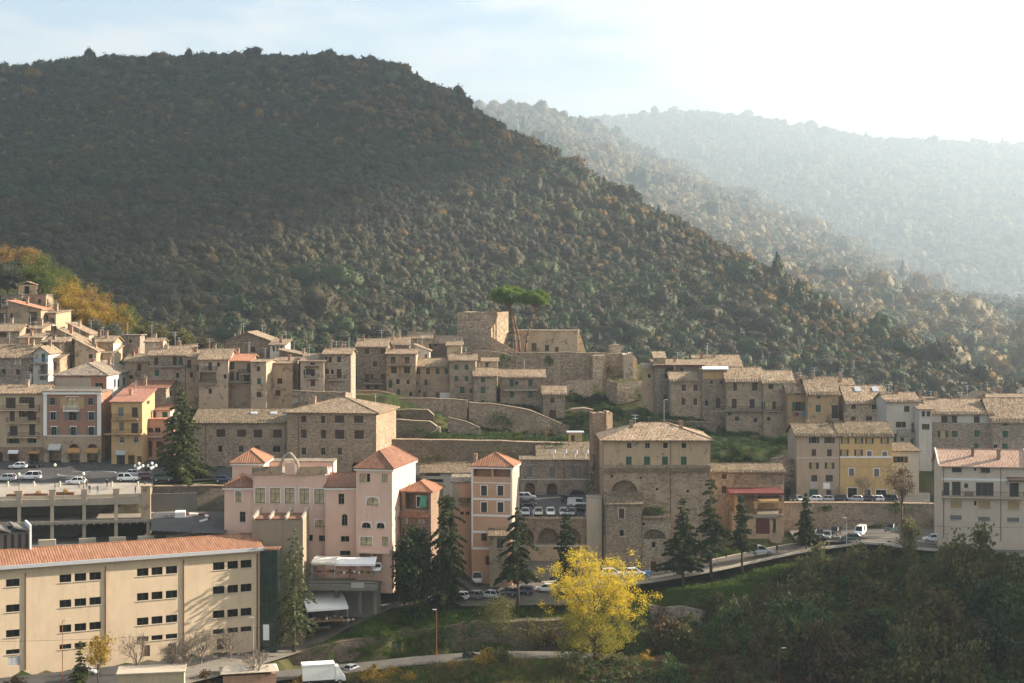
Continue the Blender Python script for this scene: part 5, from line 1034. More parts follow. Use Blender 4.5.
for x_ in (-w2 / 2 + .8, -w2 / 2 + 4.6, w2 / 2 - .3): mb.box(x_ - .28, -2.0, z2 + .2, x_ + .28, -1.5, pa[1])
mb.box(-w2 / 2 + 4, -2.1, pb_[1] - .3, w2 / 2, -.1 + 2, pb_[1])
mb.build('frame_posts', M['ochre'], h2.root)
mb = MB(); slab(mb, [[(-w2 / 2 - .6, -3.2, pa[1] - .1), (w2 / 2 + .2, -3.2, pa[1] - .1), (w2 / 2 + .2, 2.1, pa[1] + .3), (-w2 / 2 - .6, 2.1, pa[1] + .3)]], .12); mb.box(-w2 / 2 - .6, -3.25, pa[1] - .45, w2 / 2 + .2, -3.21, pa[1] - .1); mb.build('awning', M['awning_red'], h2.root)
for zz in (z2 + .2, pb_[1]):
    mb = MB(); mb.tube((-w2 / 2 + 4, -2.05, zz + 1), (w2 / 2, -2.05, zz + 1), .04, n=4)
    for i in range(60): x_ = -w2 / 2 + 4 + (w2 - 4) * i / 59; mb.tube((x_, -2.05, zz), (x_, -2.05, zz + 1), .02, n=3)
    mb.build('railing', M['iron'], h2.root)

# ---------------------------------------------------------------- behind the car park
h = H('long_arcaded_house', 'long plain stone house with arched doors facing the car park', 'P', -100, 330, 258, 468, 303, dep=7, roof='flat', wall='stone_patch', rmat='coppi_moss', over=.3, chim=0, aer=0,
      wins=[(-65, 288, -40, 345, 'dyc'), (48, 290, 76, 346, 'dyc'), (160, 290, 190, 348, 'dyc'), (-78, 372, -26, 462, 'AV'), (34, 374, 90, 456, 'AV'), (145, 408, 235, 450, 'AV'), (255, 400, 318, 446, 'AV')])
h.pipe(123, 262, 460); h.pipe(240, 262, 440); h.strip('string_course', -100, 352, 330, 358, 'surround', .08)
mb = MB()
for i in range(4):
    x_ = -h.w * .1 + i * h.w * .13; mb.tube((x_, -1, h.h + .2), (x_, -1, h.h + 1.6), .04, n=4)
    mb.prism([(x_ + .45 * math.cos(t_) , -1.1 + .1 * math.sin(t_ * 2)) for t_ in np.linspace(0, 6.28, 9)[:-1]], h.h + 1.2, h.h + 1.9)
mb.build('satellite_dish', M['frame_white'], h.roof)
H('lean_to_house', 'brown tiled lean-to roof climbing the wall above the car park house', 'P', -10, 262, 240, 300, 309, dep=8, roof='sf', yR=166, wall='stone', rmat='coppi_moss', chim=0, aer=0)
H('long_shed', 'long low shed with a mossy roof and white walled bays under the great wall', 'N', 216, 525, 425, 560, 306, dep=8, roof='sf', yR=362, wall='greywhite', rmat='coppi_moss', chim=0, aer=0, wins=[(282, 422 + 6, 360, 440, 'Vx'), (290, 456, 375, 474, 'd'), (420, 432, 520, 470, 'd'), (225, 450, 260, 500, 'Vx')])
h = H('kiosk', 'small yellow and black kiosk beside the brick tower', 'P', 148, 215, 118, 172, 319, dep=3, roof='flat', wall='yellow', rmat='zinc', chim=0, aer=0, wins=[(158, 128, 178, 165, 'dk'), (182, 132, 210, 150, 'p')])
# tall terracotta house
h = H('terracotta_house', 'tall terracotta house with a white columned loggia under its pyramid roof', 'N', 519, 728, 388, 900, 272, yaw=-10, dep=7.4, roof='hip', yR=318, wall='terracotta', rmat='orange_tile', fascia='white_trim', over=.35, chim=0, aer=0,
      wins=[(530, 402, 622, 445, 'Vx'), (632, 402, 724, 445, 'Vx'), ('row', 490, 540, [584, 668], 30, 'dkcw'), ('row', 575, 625, [584, 668], 30, 'dkcw'), (570, 734, 598, 772, 'dkc'), (600 - 8, 850, 612, 896, 'Vx')])
for y_ in (470, 556, 640, 725, 810): h.strip('string_course', 519, y_, 728, y_ + 6, 'white_trim', .06)
for a, b in ((519, 528), (720, 728)): h.strip('quoin', a, 392, b, 800, 'white_trim', .05)
h.strip('balustrade', 530, 446, 722, 470, 'terracotta', .1); h.strip('side_render', 729, 395, 766, 700, 'white_trim', .03, 'r') if 0 else None
mb = MB(); mb.box(h.w / 2 + .003, -h.dep / 2, 4, h.w / 2 + .05, h.dep / 2, h.h - .02); mb.build('side_render', M['paleconcrete'], h.root); h.chimney(.06, .2, 1.2, size=.3, mat='brickpink')
h2 = H('front_annex', 'low rendered annex with a mossy lean-to roof at the terracotta house foot', 'O', 612, 706, 238, 384, 266.5, dep=4.6, roof='sf', yR=205, wall='sand', rmat='coppi_moss', over=.3, chim=0, aer=0, anchor=False, wins=[(650, 248, 680, 298, 'dkc')])
h = H('plaster_annex', 'pale plastered annex with a dark flat roof left of the terracotta house', 'N', 420, 517, 474, 860, 275, dep=6, roof='sf', yR=442, wall='terracotta', rmat='coppi_grey', over=.3, chim=0, aer=0, wins=[(462, 622, 480, 640, 'd'), (490, 622, 510, 640, 'd')])
h.strip('pale_strip', 421, 480, 458, 615, 'paleconcrete', .02); h.strip('flower_box', 464, 576, 510, 588, 'concrete_dark', .7)
rs = np.random.RandomState(3); p_ = h.plane('f', QX('N', 487), QY('N', 572)); C = np.stack([rs.uniform(-1.2, 1.2, 200) + p_[0] - h.w / 2, rs.uniform(-.7, -.1, 200) - h.dep / 2, p_[1] + rs.rand(200) * .8], 1); V, Fq = leaves(C, .12, rs); link('flowers', np_mesh('flowers', V, Fq, M['leaf_green']), h.root)
# small brick house with loggia
h = H('loggia_brick_house', 'small brick house with a pyramid tiled roof and a white glazed door in its loggia', 'N', 160, 312, 516, 880, 265, yaw=-14, dep=7.5, roof='hip', yR=460, wall='brick', rmat='orange_tile', over=.35, chim=0, aer=0, wins=[(180, 530, 300, 610, 'Vx'), (160 + 6, 652, 188, 682, 'p-wK'), (255, 655, 275, 680, 'p-wK')])
mb = MB(); a = h.plane('f', QX('N', 225), QY('N', 608)); b = h.plane('f', QX('N', 250), QY('N', 545)); mb.box(a[0] - h.w / 2, -h.dep / 2 + 1.2, a[1], b[0] - h.w / 2, -h.dep / 2 + 1.3, b[1]); mb.box(a[0] - h.w / 2 + .15, -h.dep / 2 + 1.17, a[1] + .2, b[0] - h.w / 2 - .15, -h.dep / 2 + 1.197, b[1] - .2, 1); mb.build('door', [M['frame_white'], M['glass']], h.root)
h.awning(258, 292, 540, 590, .8, 'awning_green'); h.awning(150, 308, 626, 642, .9, 'rust_tile', name='ledge_roof'); h.strip('grey_render', 160, 645, 312, 720, 'greybeige', .03) if 0 else None

# ---------------------------------------------------------------- the pink house
D0 = 262
h = H('pink_house', 'rambling pink house with arched windows, terracotta roofs and a sunlit right flank', 'L', 850, 1035, 190, 712, D0, yaw=-12, dep=15, roof='hip', yR=82, wall='pink', rmat='rust_tile', fascia='white_trim', over=.4, chim=0, aer=0,
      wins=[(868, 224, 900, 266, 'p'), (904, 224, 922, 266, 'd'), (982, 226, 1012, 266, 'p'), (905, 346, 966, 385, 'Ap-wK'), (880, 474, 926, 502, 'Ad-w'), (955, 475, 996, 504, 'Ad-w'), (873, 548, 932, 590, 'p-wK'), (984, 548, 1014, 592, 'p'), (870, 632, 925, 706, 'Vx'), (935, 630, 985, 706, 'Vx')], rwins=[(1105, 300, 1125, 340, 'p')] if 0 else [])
for a, z_, hh in ((.35, .72, 1.5), (.62, .80, 2.8), (.25, .5, 1.5)): h.window('r', a * h.dep, h.h * z_, a * h.dep + .8, h.h * z_ + hh, 'p-wK')
mb = MB(); mb.box(h.w / 2 + .004, 0, h.h * .62, h.w / 2 + 1, 3.2, h.h * .62 + .16); mb.box(h.w / 2 + .9, 0, h.h * .62 + .163, h.w / 2 + 1, 3.2, h.h * .62 + .9); mb.build('side_balcony', M['pink'], h.root); h.strip('shop_fascia', 865, 612, 1030, 626, 'awning_red' if 0 else 'pink', .8)
PK0 = h.root
def wing(px0, px1, yE, yB, D, **k):      # volumes of the same house: their parts are hung under the pink house
    w = House('pink_wing', None, 'L', px0, px1, yE, yB, D, chim=0, aer=0, wall='pink', **k)
    mw = w.root.matrix_basis.copy(); inv = PK0.matrix_basis.inverted()
    for ch in list(w.root.children):
        ch.parent = PK0; ch.matrix_basis = inv @ mw @ ch.matrix_basis
    bpy.data.objects.remove(w.root); return w
def adopt(w, o, W_):
    o.parent = PK0; o.matrix_basis = PK0.matrix_basis.inverted() @ W_ @ o.matrix_basis
wing(176, 322, 290, 640, 266, dep=9, roof='hip', yR=222, rmat='rust_tile', fascia='white_trim', over=.35, wins=[(233, 314, 264, 366, 'p-wK'), (255, 418, 284, 472, 'd'), (250, 526, 300, 536, 'd')])
wing(216, 375, 165, 300, 270, dep=9, roof='hip', yR=97, rmat='orange_tile', fascia='white_trim', over=.4, wins=[])
wing(372, 735, 165, 300, 277, dep=5, roof='flat', rmat='coppi_grey', over=.1, wins=[])
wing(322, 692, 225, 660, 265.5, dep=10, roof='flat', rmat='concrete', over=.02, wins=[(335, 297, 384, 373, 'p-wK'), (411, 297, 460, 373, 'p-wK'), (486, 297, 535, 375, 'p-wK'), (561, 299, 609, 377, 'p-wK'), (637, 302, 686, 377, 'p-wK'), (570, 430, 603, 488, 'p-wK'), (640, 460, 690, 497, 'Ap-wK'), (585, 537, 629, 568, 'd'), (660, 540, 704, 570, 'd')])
wing(692, 858, 295, 720, 264, dep=8, roof='sf', yR=222, rmat='rust_tile', over=.3, fascia='white_trim', wins=[(760, 326, 790, 380, 'd'), (777, 430, 806, 490, 'Ad'), (772, 543, 816, 572, 'd'), (768, 618, 822, 642, 'd'), (745, 650, 850, 715, 'Vx')])
# terrace parapet, curved gable frame and air conditioners on the roof terrace
g = PT(QX('L', 508), QY('L', 222), 265.2); I = PK0.matrix_basis.inverted()
def pa_(x, y, D=265.2): return I @ PT(QX('L', x), QY('L', y), D)
for (x0, x1) in ((318, 470), (548, 702)):
    mb = MB(); a, b = pa_(x0, 222), pa_(x1, 218); mb.loft([[(a.x, a.y, a.z - .3), (a.x, a.y, a.z + 1.15), (a.x, a.y + .25, a.z + 1.15), (a.x, a.y + .25, a.z - .3)], [(b.x, b.y, b.z - .3), (b.x, b.y, b.z + 1.15), (b.x, b.y + .25, b.z + 1.15), (b.x, b.y + .25, b.z - .3)]]); mb.build('parapet', M['sand'], PK0)
mb = MB(); arc = [(462, 225), (460, 185), (472, 160), (482, 135), (500, 122), (515, 120), (530, 135), (545, 158), (553, 180), (552, 222)]
for (a, b) in zip(arc[:-1], arc[1:]): mb.tube(pa_(*a), pa_(*b), .26, n=6)
mb.build('gable_frame', M['concrete'], PK0)
a, b = pa_(486, 228), pa_(540, 165); mb = MB(); mb.box(a.x, a.y, a.z, b.x, b.y + .3, b.z); mb.build('gable_panel', M['pink'], PK0)
for x_ in (578, 618, 658, 696):
    a, b = pa_(x_ - 15, 228, 268), pa_(x_ + 15, 200, 268); mb = MB(); mb.box(a.x, a.y, a.z, b.x, a.y + .4, b.z); c_ = (a + b) / 2
    mb.tube((c_.x, a.y - .003, c_.z), (c_.x, a.y - .03, c_.z), .3, n=12, m=1); mb.build('air_conditioner', [M['frame_white'], M['iron']], PK0)
# ---------------------------------------------------------------- concrete block and glass stair
h = H('concrete_block', 'grey concrete block with slanting roof fins in front of the pink house', 'L', 318, 578, 462, 1080, 253.5, dep=8, roof='flat', wall='blockgrey', rmat='rust_tile', over=-.35, chim=0, aer=0, lower=None, wins=[(360, 560 + 10, 440, 600, 'Vx')] if 0 else [])
mb = MB()
for i in range(4):
    x_ = -h.w / 2 + (h.w - .35) * i / 3; mb.loft([[(x_, -h.dep / 2, h.h), (x_ + .35, -h.dep / 2, h.h), (x_ + .35, -h.dep / 2, h.h + .5), (x_, -h.dep / 2, h.h + .5)], [(x_, h.dep / 2, h.h), (x_ + .35, h.dep / 2, h.h), (x_ + .35, h.dep / 2, h.h + 1.3), (x_, h.dep / 2, h.h + 1.3)]])
mb.build('fin', M['concrete'], h.root)
h = H('glass_stair', 'dark green glazed stairwell between the cream school and the concrete block', 'M', 366, 446, 2, 470, 249.6, dep=3.2, roof='flat', wall='glass_green', rmat='rust_tile', over=.2, chim=0, aer=0, anchor=False, wins=[])
mb = MB()
for i in range(6): z_ = h.h * i / 5.01; mb.box(-h.w / 2, -h.dep / 2 - .1, z_, h.w / 2, -h.dep / 2 - .004, z_ + .14)
for i in range(4): x_ = -h.w / 2 + h.w * i / 3; mb.box(x_ - .06, -h.dep / 2 - .08, 0, x_ + .06, -h.dep / 2 - .006, h.h)
mb.box(-h.w / 2 + .3, -h.dep / 2 - .16, .3, -h.w / 2 + h.w * .5, -h.dep / 2 - .104, 2.9, 1); mb.build('mullion', [M['sh_dark'], M['awning_white']], h.root)
# ---------------------------------------------------------------- cream school, bottom left
sw_ = []
for y80, sl_, hh_ in ((577.3, -.081, 4.3), (602.3, -.088, 4.3), (627.2, -.093, 4.3), (645.2, -.098, 3.0)):
    for a, b in ((6, 19.5), (59.5, 71.3), (74.6, 86.2), (89.4, 101), (137, 148.5), (151.5, 162.6), (165.8, 177.3), (213, 224.5), (227.4, 238), (240.6, 251.5)):
        yc = y80 + sl_ * ((a + b) / 2 - 80); sw_.append((a, yc - hh_, b, yc + hh_, 'd-K'))
sw_ += [(142, 645, 150, 657, 'Db'), (168, 643, 176, 655, 'Db'), (217, 638.5, 224, 650, 'Db'), (8, 656, 20, 666, 'Dz')]
h = H('school', 'large cream school with rows of dark square windows and a ribbed orange roof', '', -60, 260, 570.9, 680, 228.9, yaw=25.1, dep=11.5, roof='gu', rise=1.45, wall='beige', rmat='orange_tile', over=.7, chim=0, aer=0, ext=4, wins=sw_)
for x_ in (25.5, 105.5, 183.5, 257): h.pipe(x_, 573 - .083 * x_ + 2, 666 - .09 * x_ + 6, r=.11)
mb = MB(); mb.box(-h.w / 2 - .8, -h.dep / 2 - .95, h.h - .35, h.w / 2 + .75, -h.dep / 2 - .705, h.h + .2); mb.build('gutter', M['zinc'], h.roof)
mb = MB(); mb.box(-h.w / 2, -h.dep / 2 - .035, .2, h.w / 2 - 11, -h.dep / 2 - .004, 3.1); mb.build('plinth', M['dado'], h.root) if 0 else None
# stair head on the school roof: two slanting concrete caps
def lp(px, py, D): return h.mi @ PT(px, py, D)
mb = MB(); a = lp(2, 545, 240); b = lp(30, 545, 241)
u0, u1 = a.x, b.x; zt = h.h + 4.2
mb.box(u0 - 4, .6, h.h, u1 - .25, 5, zt); mb.box(u1 - .25, -.6, h.h - .2, u1 + .05, 5.6, zt + 1.2, 1)
for c in (u0 + .2, u0 + 3.0): mb.loft([[(c - 1.5, -.2, zt + .9), (c + .9, -.2, zt + .1), (c + .9, -.2, zt + .35), (c - 1.5, -.2, zt + 1.2)], [(c - 1.5, 5.4, zt + .9), (c + .9, 5.4, zt + .1), (c + .9, 5.4, zt + .35), (c - 1.5, 5.4, zt + 1.2)]], 0)
for i in range(5): c = u0 - 1 + i * 1.1; mb.box(c, .56, h.h + 1.2, c + .5, .597, zt - .3, 2)
mb.build('stair_head', [M['concrete_dark'], M['white_trim'], M['iron']], h.root)
# ---------------------------------------------------------------- parking deck under the square
dk = thing('parking_deck', 'two level concrete parking deck with open bays below the square', 'parking deck', PT(-40, 497, 272), R(11)); DM = Matrix.Translation(PT(-40, 497, 272)) @ Matrix.Rotation(R(11), 4, 'Z'); DI = DM.inverted()
def dku(px):          # u along the deck front under pixel column px
    k = (px - CX) / F; P0 = PT(-40, 497, 272); ya = R(11); return (k * 272 - P0.x) / (math.cos(ya) - k * math.sin(ya))
def dkz(px, py): u = dku(px); D = 272 + u * math.sin(R(11)); return ZC + (HY - py) * D / F - PT(-40, 497, 272).z
zt, zm, zl_ = dkz(84, 498.5), dkz(84, 520.5), dkz(84, 543)
uR, uE = dku(141), dku(185); 
mb = MB(); mb.box(-6, 0, zt - 1.25, uR - .02, .5, zt + .02); mb.box(-6, .02, zt - .5, uR - .02, 9, zt - .25)
for px in (19, 52, 84, 116): u = dku(px); mb.box(u - .45, -.14, zt - 1.1, u + .45, -.004, zt + 1.5)
mb.build('upper_slab', M['paleconcrete'], dk)
mb = MB(); mb.box(-6, -.4, zm - .55, uE, 14, zm)
for i in range(34): u = -5 + i * (uE + 4) / 34; mb.box(u, -.5, zm - .8, u + .25, -.404, zm - .1)
mb.build('middle_slab', M['concrete'], dk)
for px in (19, 52, 84, 116): u = dku(px); m_ = MB(); m_.box(u - .3, .05, zl_ - 2, u + .3, .65, zm - .552); m_.box(u - .3, .05, zm, u + .3, .65, zt - 1.252); m_.build('column', M['paleconcrete'], dk)
for px in (148, 179): u = dku(px); m_ = MB(); m_.box(u - .3, .05, zl_ - 2, u + .3, .65, zm - .552); m_.build('column', M['paleconcrete'], dk)
mb = MB(); mb.box(uR, -.2, zm + .002, uR + 1.7, 2.2, zt + 1.9); mb.box(uR - .1, -.3, zt + 1.903, uR + 1.8, 2.3, zt + 2.1); mb.build('corner_pier', M['sand'], dk)
mb = MB(); mb.box(-6, 9.1, zl_ - 2, uE + 2, 9.6, zt - .6); mb.build('back_wall', M['concrete_dark'], dk); mb = MB(); mb.box(-6, -1, zl_ - 1, uE + 2, 9, zl_ - .1); mb.build('lower_floor', M['concrete'], dk)
mb = MB()
for zz in (.35, .7, 1.05): mb.tube((uR + 2.2, -.3, zm + zz), (uE, -.3, zm + zz), .045, n=4)
for i in range(7): u = uR + 2.2 + (uE - uR - 2.2) * i / 6; mb.tube((u, -.3, zm), (u, -.3, zm + 1.05), .05, n=4)
mb.build('railing', M['zinc'], dk)
m_ = MB(); m_.box(uE - 1.8, -.42, zm + .002, uE + .05, 2.5, zm + 1.1); m_.build('end_wall', M['white_trim'], dk)
# white parapet with brick piers along the square's front edge
sp = thing('square_parapet', 'pale parapet with square brick piers along the front edge of the square', 'parapet', DM @ Vector((0, 0, zt + .05)), R(11))
m_ = MB(); m_.box(-6, .55, 0, uR - .15, .85, .55); m_.build('wall', M['paleconcrete'], sp)
for px in (19, 52, 84, 116): u = dku(px); m_ = MB(); m_.box(u - .55, .45, .003, u + .55, 1.1, 1.45); m_.box(u - .65, .35, 1.453, u + .65, 1.2, 1.6); m_.build('pier', M['sand'], sp)
# stone blocks along the low wall behind the school roof
bw = thing('block_wall', 'low concrete wall topped with square stone blocks behind the school roof', 'wall', PT(34, 548, 262), R(14))
BI = (Matrix.Translation(PT(34, 548, 262)) @ Matrix.Rotation(R(14), 4, 'Z')).inverted()
m_ = MB(); m_.box(0, 0, -4, 31, .4, .2); m_.build('wall', M['concrete'], bw)
for px in (47, 87.5, 117.5, 146, 174.5, 195):
    k = (px - CX) / F; P0 = PT(34, 548, 262); u = (k * 262 - P0.x) / (math.cos(R(14)) - k * math.sin(R(14))); m_ = MB(); m_.box(u - 1.45, -.25, -.6, u + 1.45, .65, 1.35); m_.build('block', M['paleconcrete'], bw)

# ---------------------------------------------------------------- car park arcade and retaining walls
h = H('arcade_wall', 'stone arcade with deep round arches carrying the car park', 'P', -140, 242, 560, 838, 283, dep=2.6, roof='flat', wall='stone', lower=(694, 'palestone'), rmat='stone_grey' if 0 else 'coppi_grey', over=.1, chim=0, aer=0, wins=[(-120, 606, -32, 684, 'AV'), (-8, 604, 94, 684, 'AV'), (116, 606, 208, 684, 'AV'), (6, 782, 46, 832, 'Dk'), (-90, 780, -60, 832, 'Db')])
h.strip('string_course', -138, 690, 240, 700, 'surround', .15); h.strip('parapet', -138, 546, 240, 558, 'stone_pale', .25)
H('stone_pier', 'pale rendered square pier rising above the car park edge', '', 587, 602, 498.5, 576, 280.5, dep=4, roof='flat', wall='paleconcrete', rmat='concrete', over=.05, chim=0, aer=0)
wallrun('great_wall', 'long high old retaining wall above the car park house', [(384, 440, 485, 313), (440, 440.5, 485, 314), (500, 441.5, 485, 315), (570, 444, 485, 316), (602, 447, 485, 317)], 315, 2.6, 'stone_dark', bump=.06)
wallrun('terrace_wall', 'upper garden wall below the long row house', [(396, 399, 420, 353), (430, 398.5, 420, 353), (467, 401, 422, 353)], 353, 2.5, 'stone', bump=.1)
wallrun('terrace_wall', 'garden wall sloping down to the right below the green shuttered houses', [(469, 403, 425, 352), (500, 405, 430, 351), (530, 411, 438, 350), (552, 420, 443, 349), (569, 427, 446, 348)], 350, 2.5, 'stone', bump=.1)
wallrun('terrace_wall', 'rough rubble wall stub beside the stone palazzo roof', [(386, 420, 445, 336), (412, 420.5, 445, 336), (430, 421.5, 445, 336), (437, 427, 445, 336)], 336, 2.5, 'stone_dark', bump=.2)
wallrun('terrace_wall', 'second tier of dark garden wall above the great wall', [(386, 409, 428, 345), (410, 409.5, 428, 345), (428, 411, 428, 344.5), (434, 416, 428, 344)], 345, 2.4, 'stone_dark', bump=.25)
st_ = thing('stone_stair', 'pale stone stair climbing the dark garden wall', 'stair', PT(423, 441, 333)); m_ = MB()
for i in range(9): m_.box(i * .42, 0, -1, i * .42 + .44, 1.6, .25 + i * .36)
m_.build('steps', M['stone_pale'], st_)
wallrun('terrace_wall', 'low broken garden wall in the middle of the green terrace', [(448, 418, 432, 340), (466, 422, 434, 339), (480, 428, 436, 338)], 339, 1.2, 'rubble', bump=.25)
wallrun('terrace_wall', 'weedy stone wall under the shaded house with the dark passage', [(292, 391, 412, 326), (318, 392, 412, 326), (345, 393, 412, 326), (352, 394, 412, 330)], 326, 1.2, 'rubble', bump=.15)
wallrun('terrace_wall', 'plain wall with a tiled niche below the tall castle row house', [(352, 391, 425, 362), (380, 391.5, 425, 362), (396, 395, 425, 362)], 362, 1.2, 'stone', bump=.05)
wallrun('road_wall', 'long stone retaining wall under the parked cars of the yellow house', [(783, 503.5, 545, 298), (850, 503.5, 545, 299), (935, 504.5, 545, 300)], 299, 2.5, 'stone_patch')
wallrun('square_wall', 'dark retaining wall below the road beside the cedar', [(153, 487, 540, 289.3), (195, 486.5, 540, 291), (236, 486, 540, 293.5)], 289, 2.5, 'stone_dark')
wallrun('bank_wall', 'weathered stone wall holding the grassy bank above the lower road', [(288, 654, 668, 250), (340, 642, 662, 252), (400, 631, 656, 255), (470, 624, 652, 256), (530, 621, 650, 257), (576, 620, 650, 258)], 255, 2.6, 'stone_dark', cap=False, bump=.15)
wallrun('bank_wall', 'overgrown fragment of pale wall on the shaded slope', [(650, 606, 640, 262), (680, 607, 640, 262), (706, 612, 640, 261)], 262, 1., 'stone_grey', cap=False, bump=.3)
wallrun('terrace_wall', 'crumbling grey wall at the foot of the grass terrace by the restaurant', [(772, 459, 480, 308), (784, 457, 482, 309), (797, 462, 482, 310)], 309, 1.2, 'rubble', bump=.35)
wallrun('terrace_wall', 'rough wall above the top of the grass terrace', [(648, 418, 436, 346), (680, 422, 440, 345), (716, 424, 442, 344)], 345, 1.2, 'stone_dark', bump=.3)

# ---------------------------------------------------------------- roads and paved surfaces (structure)
SURF = []       # (list of centre points, half width) or polygon planes, for sinking the ground below them
def road(name, pts, hw, mat, lift=.0, line=False, kerb=False):
    P = [PT(*p) for p in pts]; D = []
    for i in range(len(P) - 1):
        for k in range(6):
            t_ = k / 6; p0, p1, p2, p3 = P[max(i - 1, 0)], P[i], P[i + 1], P[min(i + 2, len(P) - 1)]
            D.append(.5 * ((2 * p1) + (p2 - p0) * t_ + (2 * p0 - 5 * p1 + 4 * p2 - p3) * t_ ** 2 + (3 * p1 - p0 - 3 * p2 + p3) * t_ ** 3))
    D.append(P[-1]); mb = MB(); L, Rr = [], []
    for i, p in enumerate(D):
        d = (D[min(i + 1, len(D) - 1)] - D[max(i - 1, 0)]); n = Vector((-d.y, d.x, 0)).normalized(); L.append(p + n * hw); Rr.append(p - n * hw)
    for i in range(len(D) - 1): mb.poly([L[i] + Vector((0, 0, lift)), Rr[i] + Vector((0, 0, lift)), Rr[i + 1] + Vector((0, 0, lift)), L[i + 1] + Vector((0, 0, lift))])
    tag(mb.build(name, M[mat]), kind='structure'); SURF.append(('r', np.array([tuple(p) for p in D]), hw))
    if kerb:
        for S_, sg in ((L, 1), (Rr, -1)):
            mb = MB(); rr = []
            for i, p in enumerate(S_):
                d = (D[i] - p).normalized(); q = p - d * .3; rr.append([(p.x, p.y, p.z - .3), (p.x, p.y, p.z + .14), (q.x, q.y, q.z + .14), (q.x, q.y, q.z - .3)])
            mb.loft(rr); tag(mb.build('kerb', M['surround']), kind='structure')
    return D, L, Rr
def sheet(name, pts, mat, plane=None, lift=0.):
    P = [PT(p[0], 0, p[1]) for p in pts]
    V = [(p.x, p.y, (plane[0] + plane[2] * (p.y - plane[1])) + lift) for p in P]; mb = MB(); mb.poly(V); tag(mb.build(name, M[mat]), kind='structure')
    SURF.append(('p', np.array(V), plane))
def ground_mat(key, c1, c2, c3=None, s=1.0, bump=.3):
    t = NT(key); v = t.coord(); n = t.noise(v, .25 * s, 6, .65); f = t.noise(v, 3. * s, 3); c = t.mix(t.ramp(n, [(.35, (0, 0, 0)), (.65, (1, 1, 1))]), c1, c2)
    if c3: c = t.mix(t.math('MULTIPLY', t.ramp(f, [(.5, (0, 0, 0)), (.7, (1, 1, 1))]), .6), c, c3)
    t.bump(f, bump, .05); M[key] = t.done(c, .92, .1)
ground_mat('asphalt', (.055, .052, .05), (.085, .08, .075), (.11, .10, .092)); ground_mat('paving', (.36, .31, .25), (.28, .245, .20), (.42, .36, .30)); ground_mat('yard', (.15, .135, .115), (.105, .095, .082), (.19, .17, .145))
ground_mat('street', (.23, .20, .16), (.165, .145, .12), (.28, .245, .20)); ground_mat('cobble', (.10, .095, .09), (.07, .066, .062), (.14, .13, .12))
sheet('square', [(-330, 268), (152, 280), (153, 291), (-330, 291)], 'paving', PZ, .06)
sheet('road', [(-330, 291), (153, 291), (240, 296), (420, 300), (420, 345), (-330, 345)], 'asphalt', PZ, .06)
sheet('car_park', [(506, 284.6), (603, 284.6), (603, 305), (506, 305)], 'cobble', PK, .05)
sheet('road', [(778, 299.6), (930, 301), (930, 318), (778, 312)], 'asphalt', (29.25, 300, .01), .02)
sheet('ramp', [(150, 265), (226, 262), (232, 286), (154, 285.5)], 'cobble', (29.4, 275, .02), .05)
road('road', [(552, 586, 267), (600, 582, 271), (650, 576.5, 274), (700, 567.5, 277), (750, 557, 281), (800, 547, 284), (850, 541, 286), (890, 541, 281), (930, 546, 274), (1024, 552, 266), (1120, 560, 260)], 3.4, 'yard', kerb=True)
sheet('yard', [(360, 259.5), (420, 261), (578, 262), (578, 283.5), (505, 283.5), (470, 279), (392, 277), (372, 270)], 'yard', (16.9, 262.5, .19), .03)
road('street', [(150, 683.5, 228), (205, 671, 235), (245, 660, 243), (285, 647.5, 253), (320, 633, 258.5), (350, 619, 261), (388, 601, 264)], 4.2, 'street')
road('road', [(150, 689, 227.5), (220, 682.5, 234), (300, 673.5, 241), (352, 668, 246), (420, 660.5, 248), (480, 656.5, 249), (540, 655.5, 250), (600, 657.5, 250), (660, 664, 248), (720, 675, 246), (780, 688, 242), (860, 702, 238)], 3.0, 'yard', lift=.03)
sheet('road', [(796, 285), (925, 280), (937, 299.5), (788, 298)], 'yard', (24.25, 285, .02), .0)
sheet('road', [(-160, 214), (150, 224), (240, 238), (257, 249.2), (0, 231.7), (-160, 224)], 'asphalt', (11.62, 232, .005), .0)
# white lines curving on the road by the square
mb = MB()
for (c0, c1, r_, a0, a1) in ((74, 473.5, 3.2, 200, 330), (98, 473.5, 3.6, 20, 160), (84, 477, 8, 60, 120)):
    c = on_plane(c0, c1, PZ[0] + .075, PZ[1], PZ[2]); pts = [(c.x + r_ * math.cos(R(a)), c.y + r_ * .8 * math.sin(R(a))) for a in np.linspace(a0, a1, 14)]
    for p, q in zip(pts[:-1], pts[1:]):
        d = Vector((q[0] - p[0], q[1] - p[1])).normalized(); n = (-d.y * .09, d.x * .09); zz = lambda y: PZ[0] + PZ[2] * (y - PZ[1]) + .075
        mb.poly([(p[0] - n[0], p[1] - n[1], zz(p[1])), (q[0] - n[0], q[1] - n[1], zz(q[1])), (q[0] + n[0], q[1] + n[1], zz(q[1])), (p[0] + n[0], p[1] + n[1], zz(p[1]))])
tag(mb.build('road_markings', M['awning_white']), kind='structure')
mb = MB()
for i in range(6):
    y_ = 285.6 + i * 0; x_ = PT(520 + i * 13, 0, 288).x; mb.poly([(x_, 285.2, PK[0] + PK[2] * 1.2 + .06), (x_ + .1, 285.2, PK[0] + PK[2] * 1.2 + .06), (x_ + .1, 290, PK[0] + PK[2] * 6 + .06), (x_, 290, PK[0] + PK[2] * 6 + .06)])
tag(mb.build('road_markings', M['awning_white']), kind='structure')
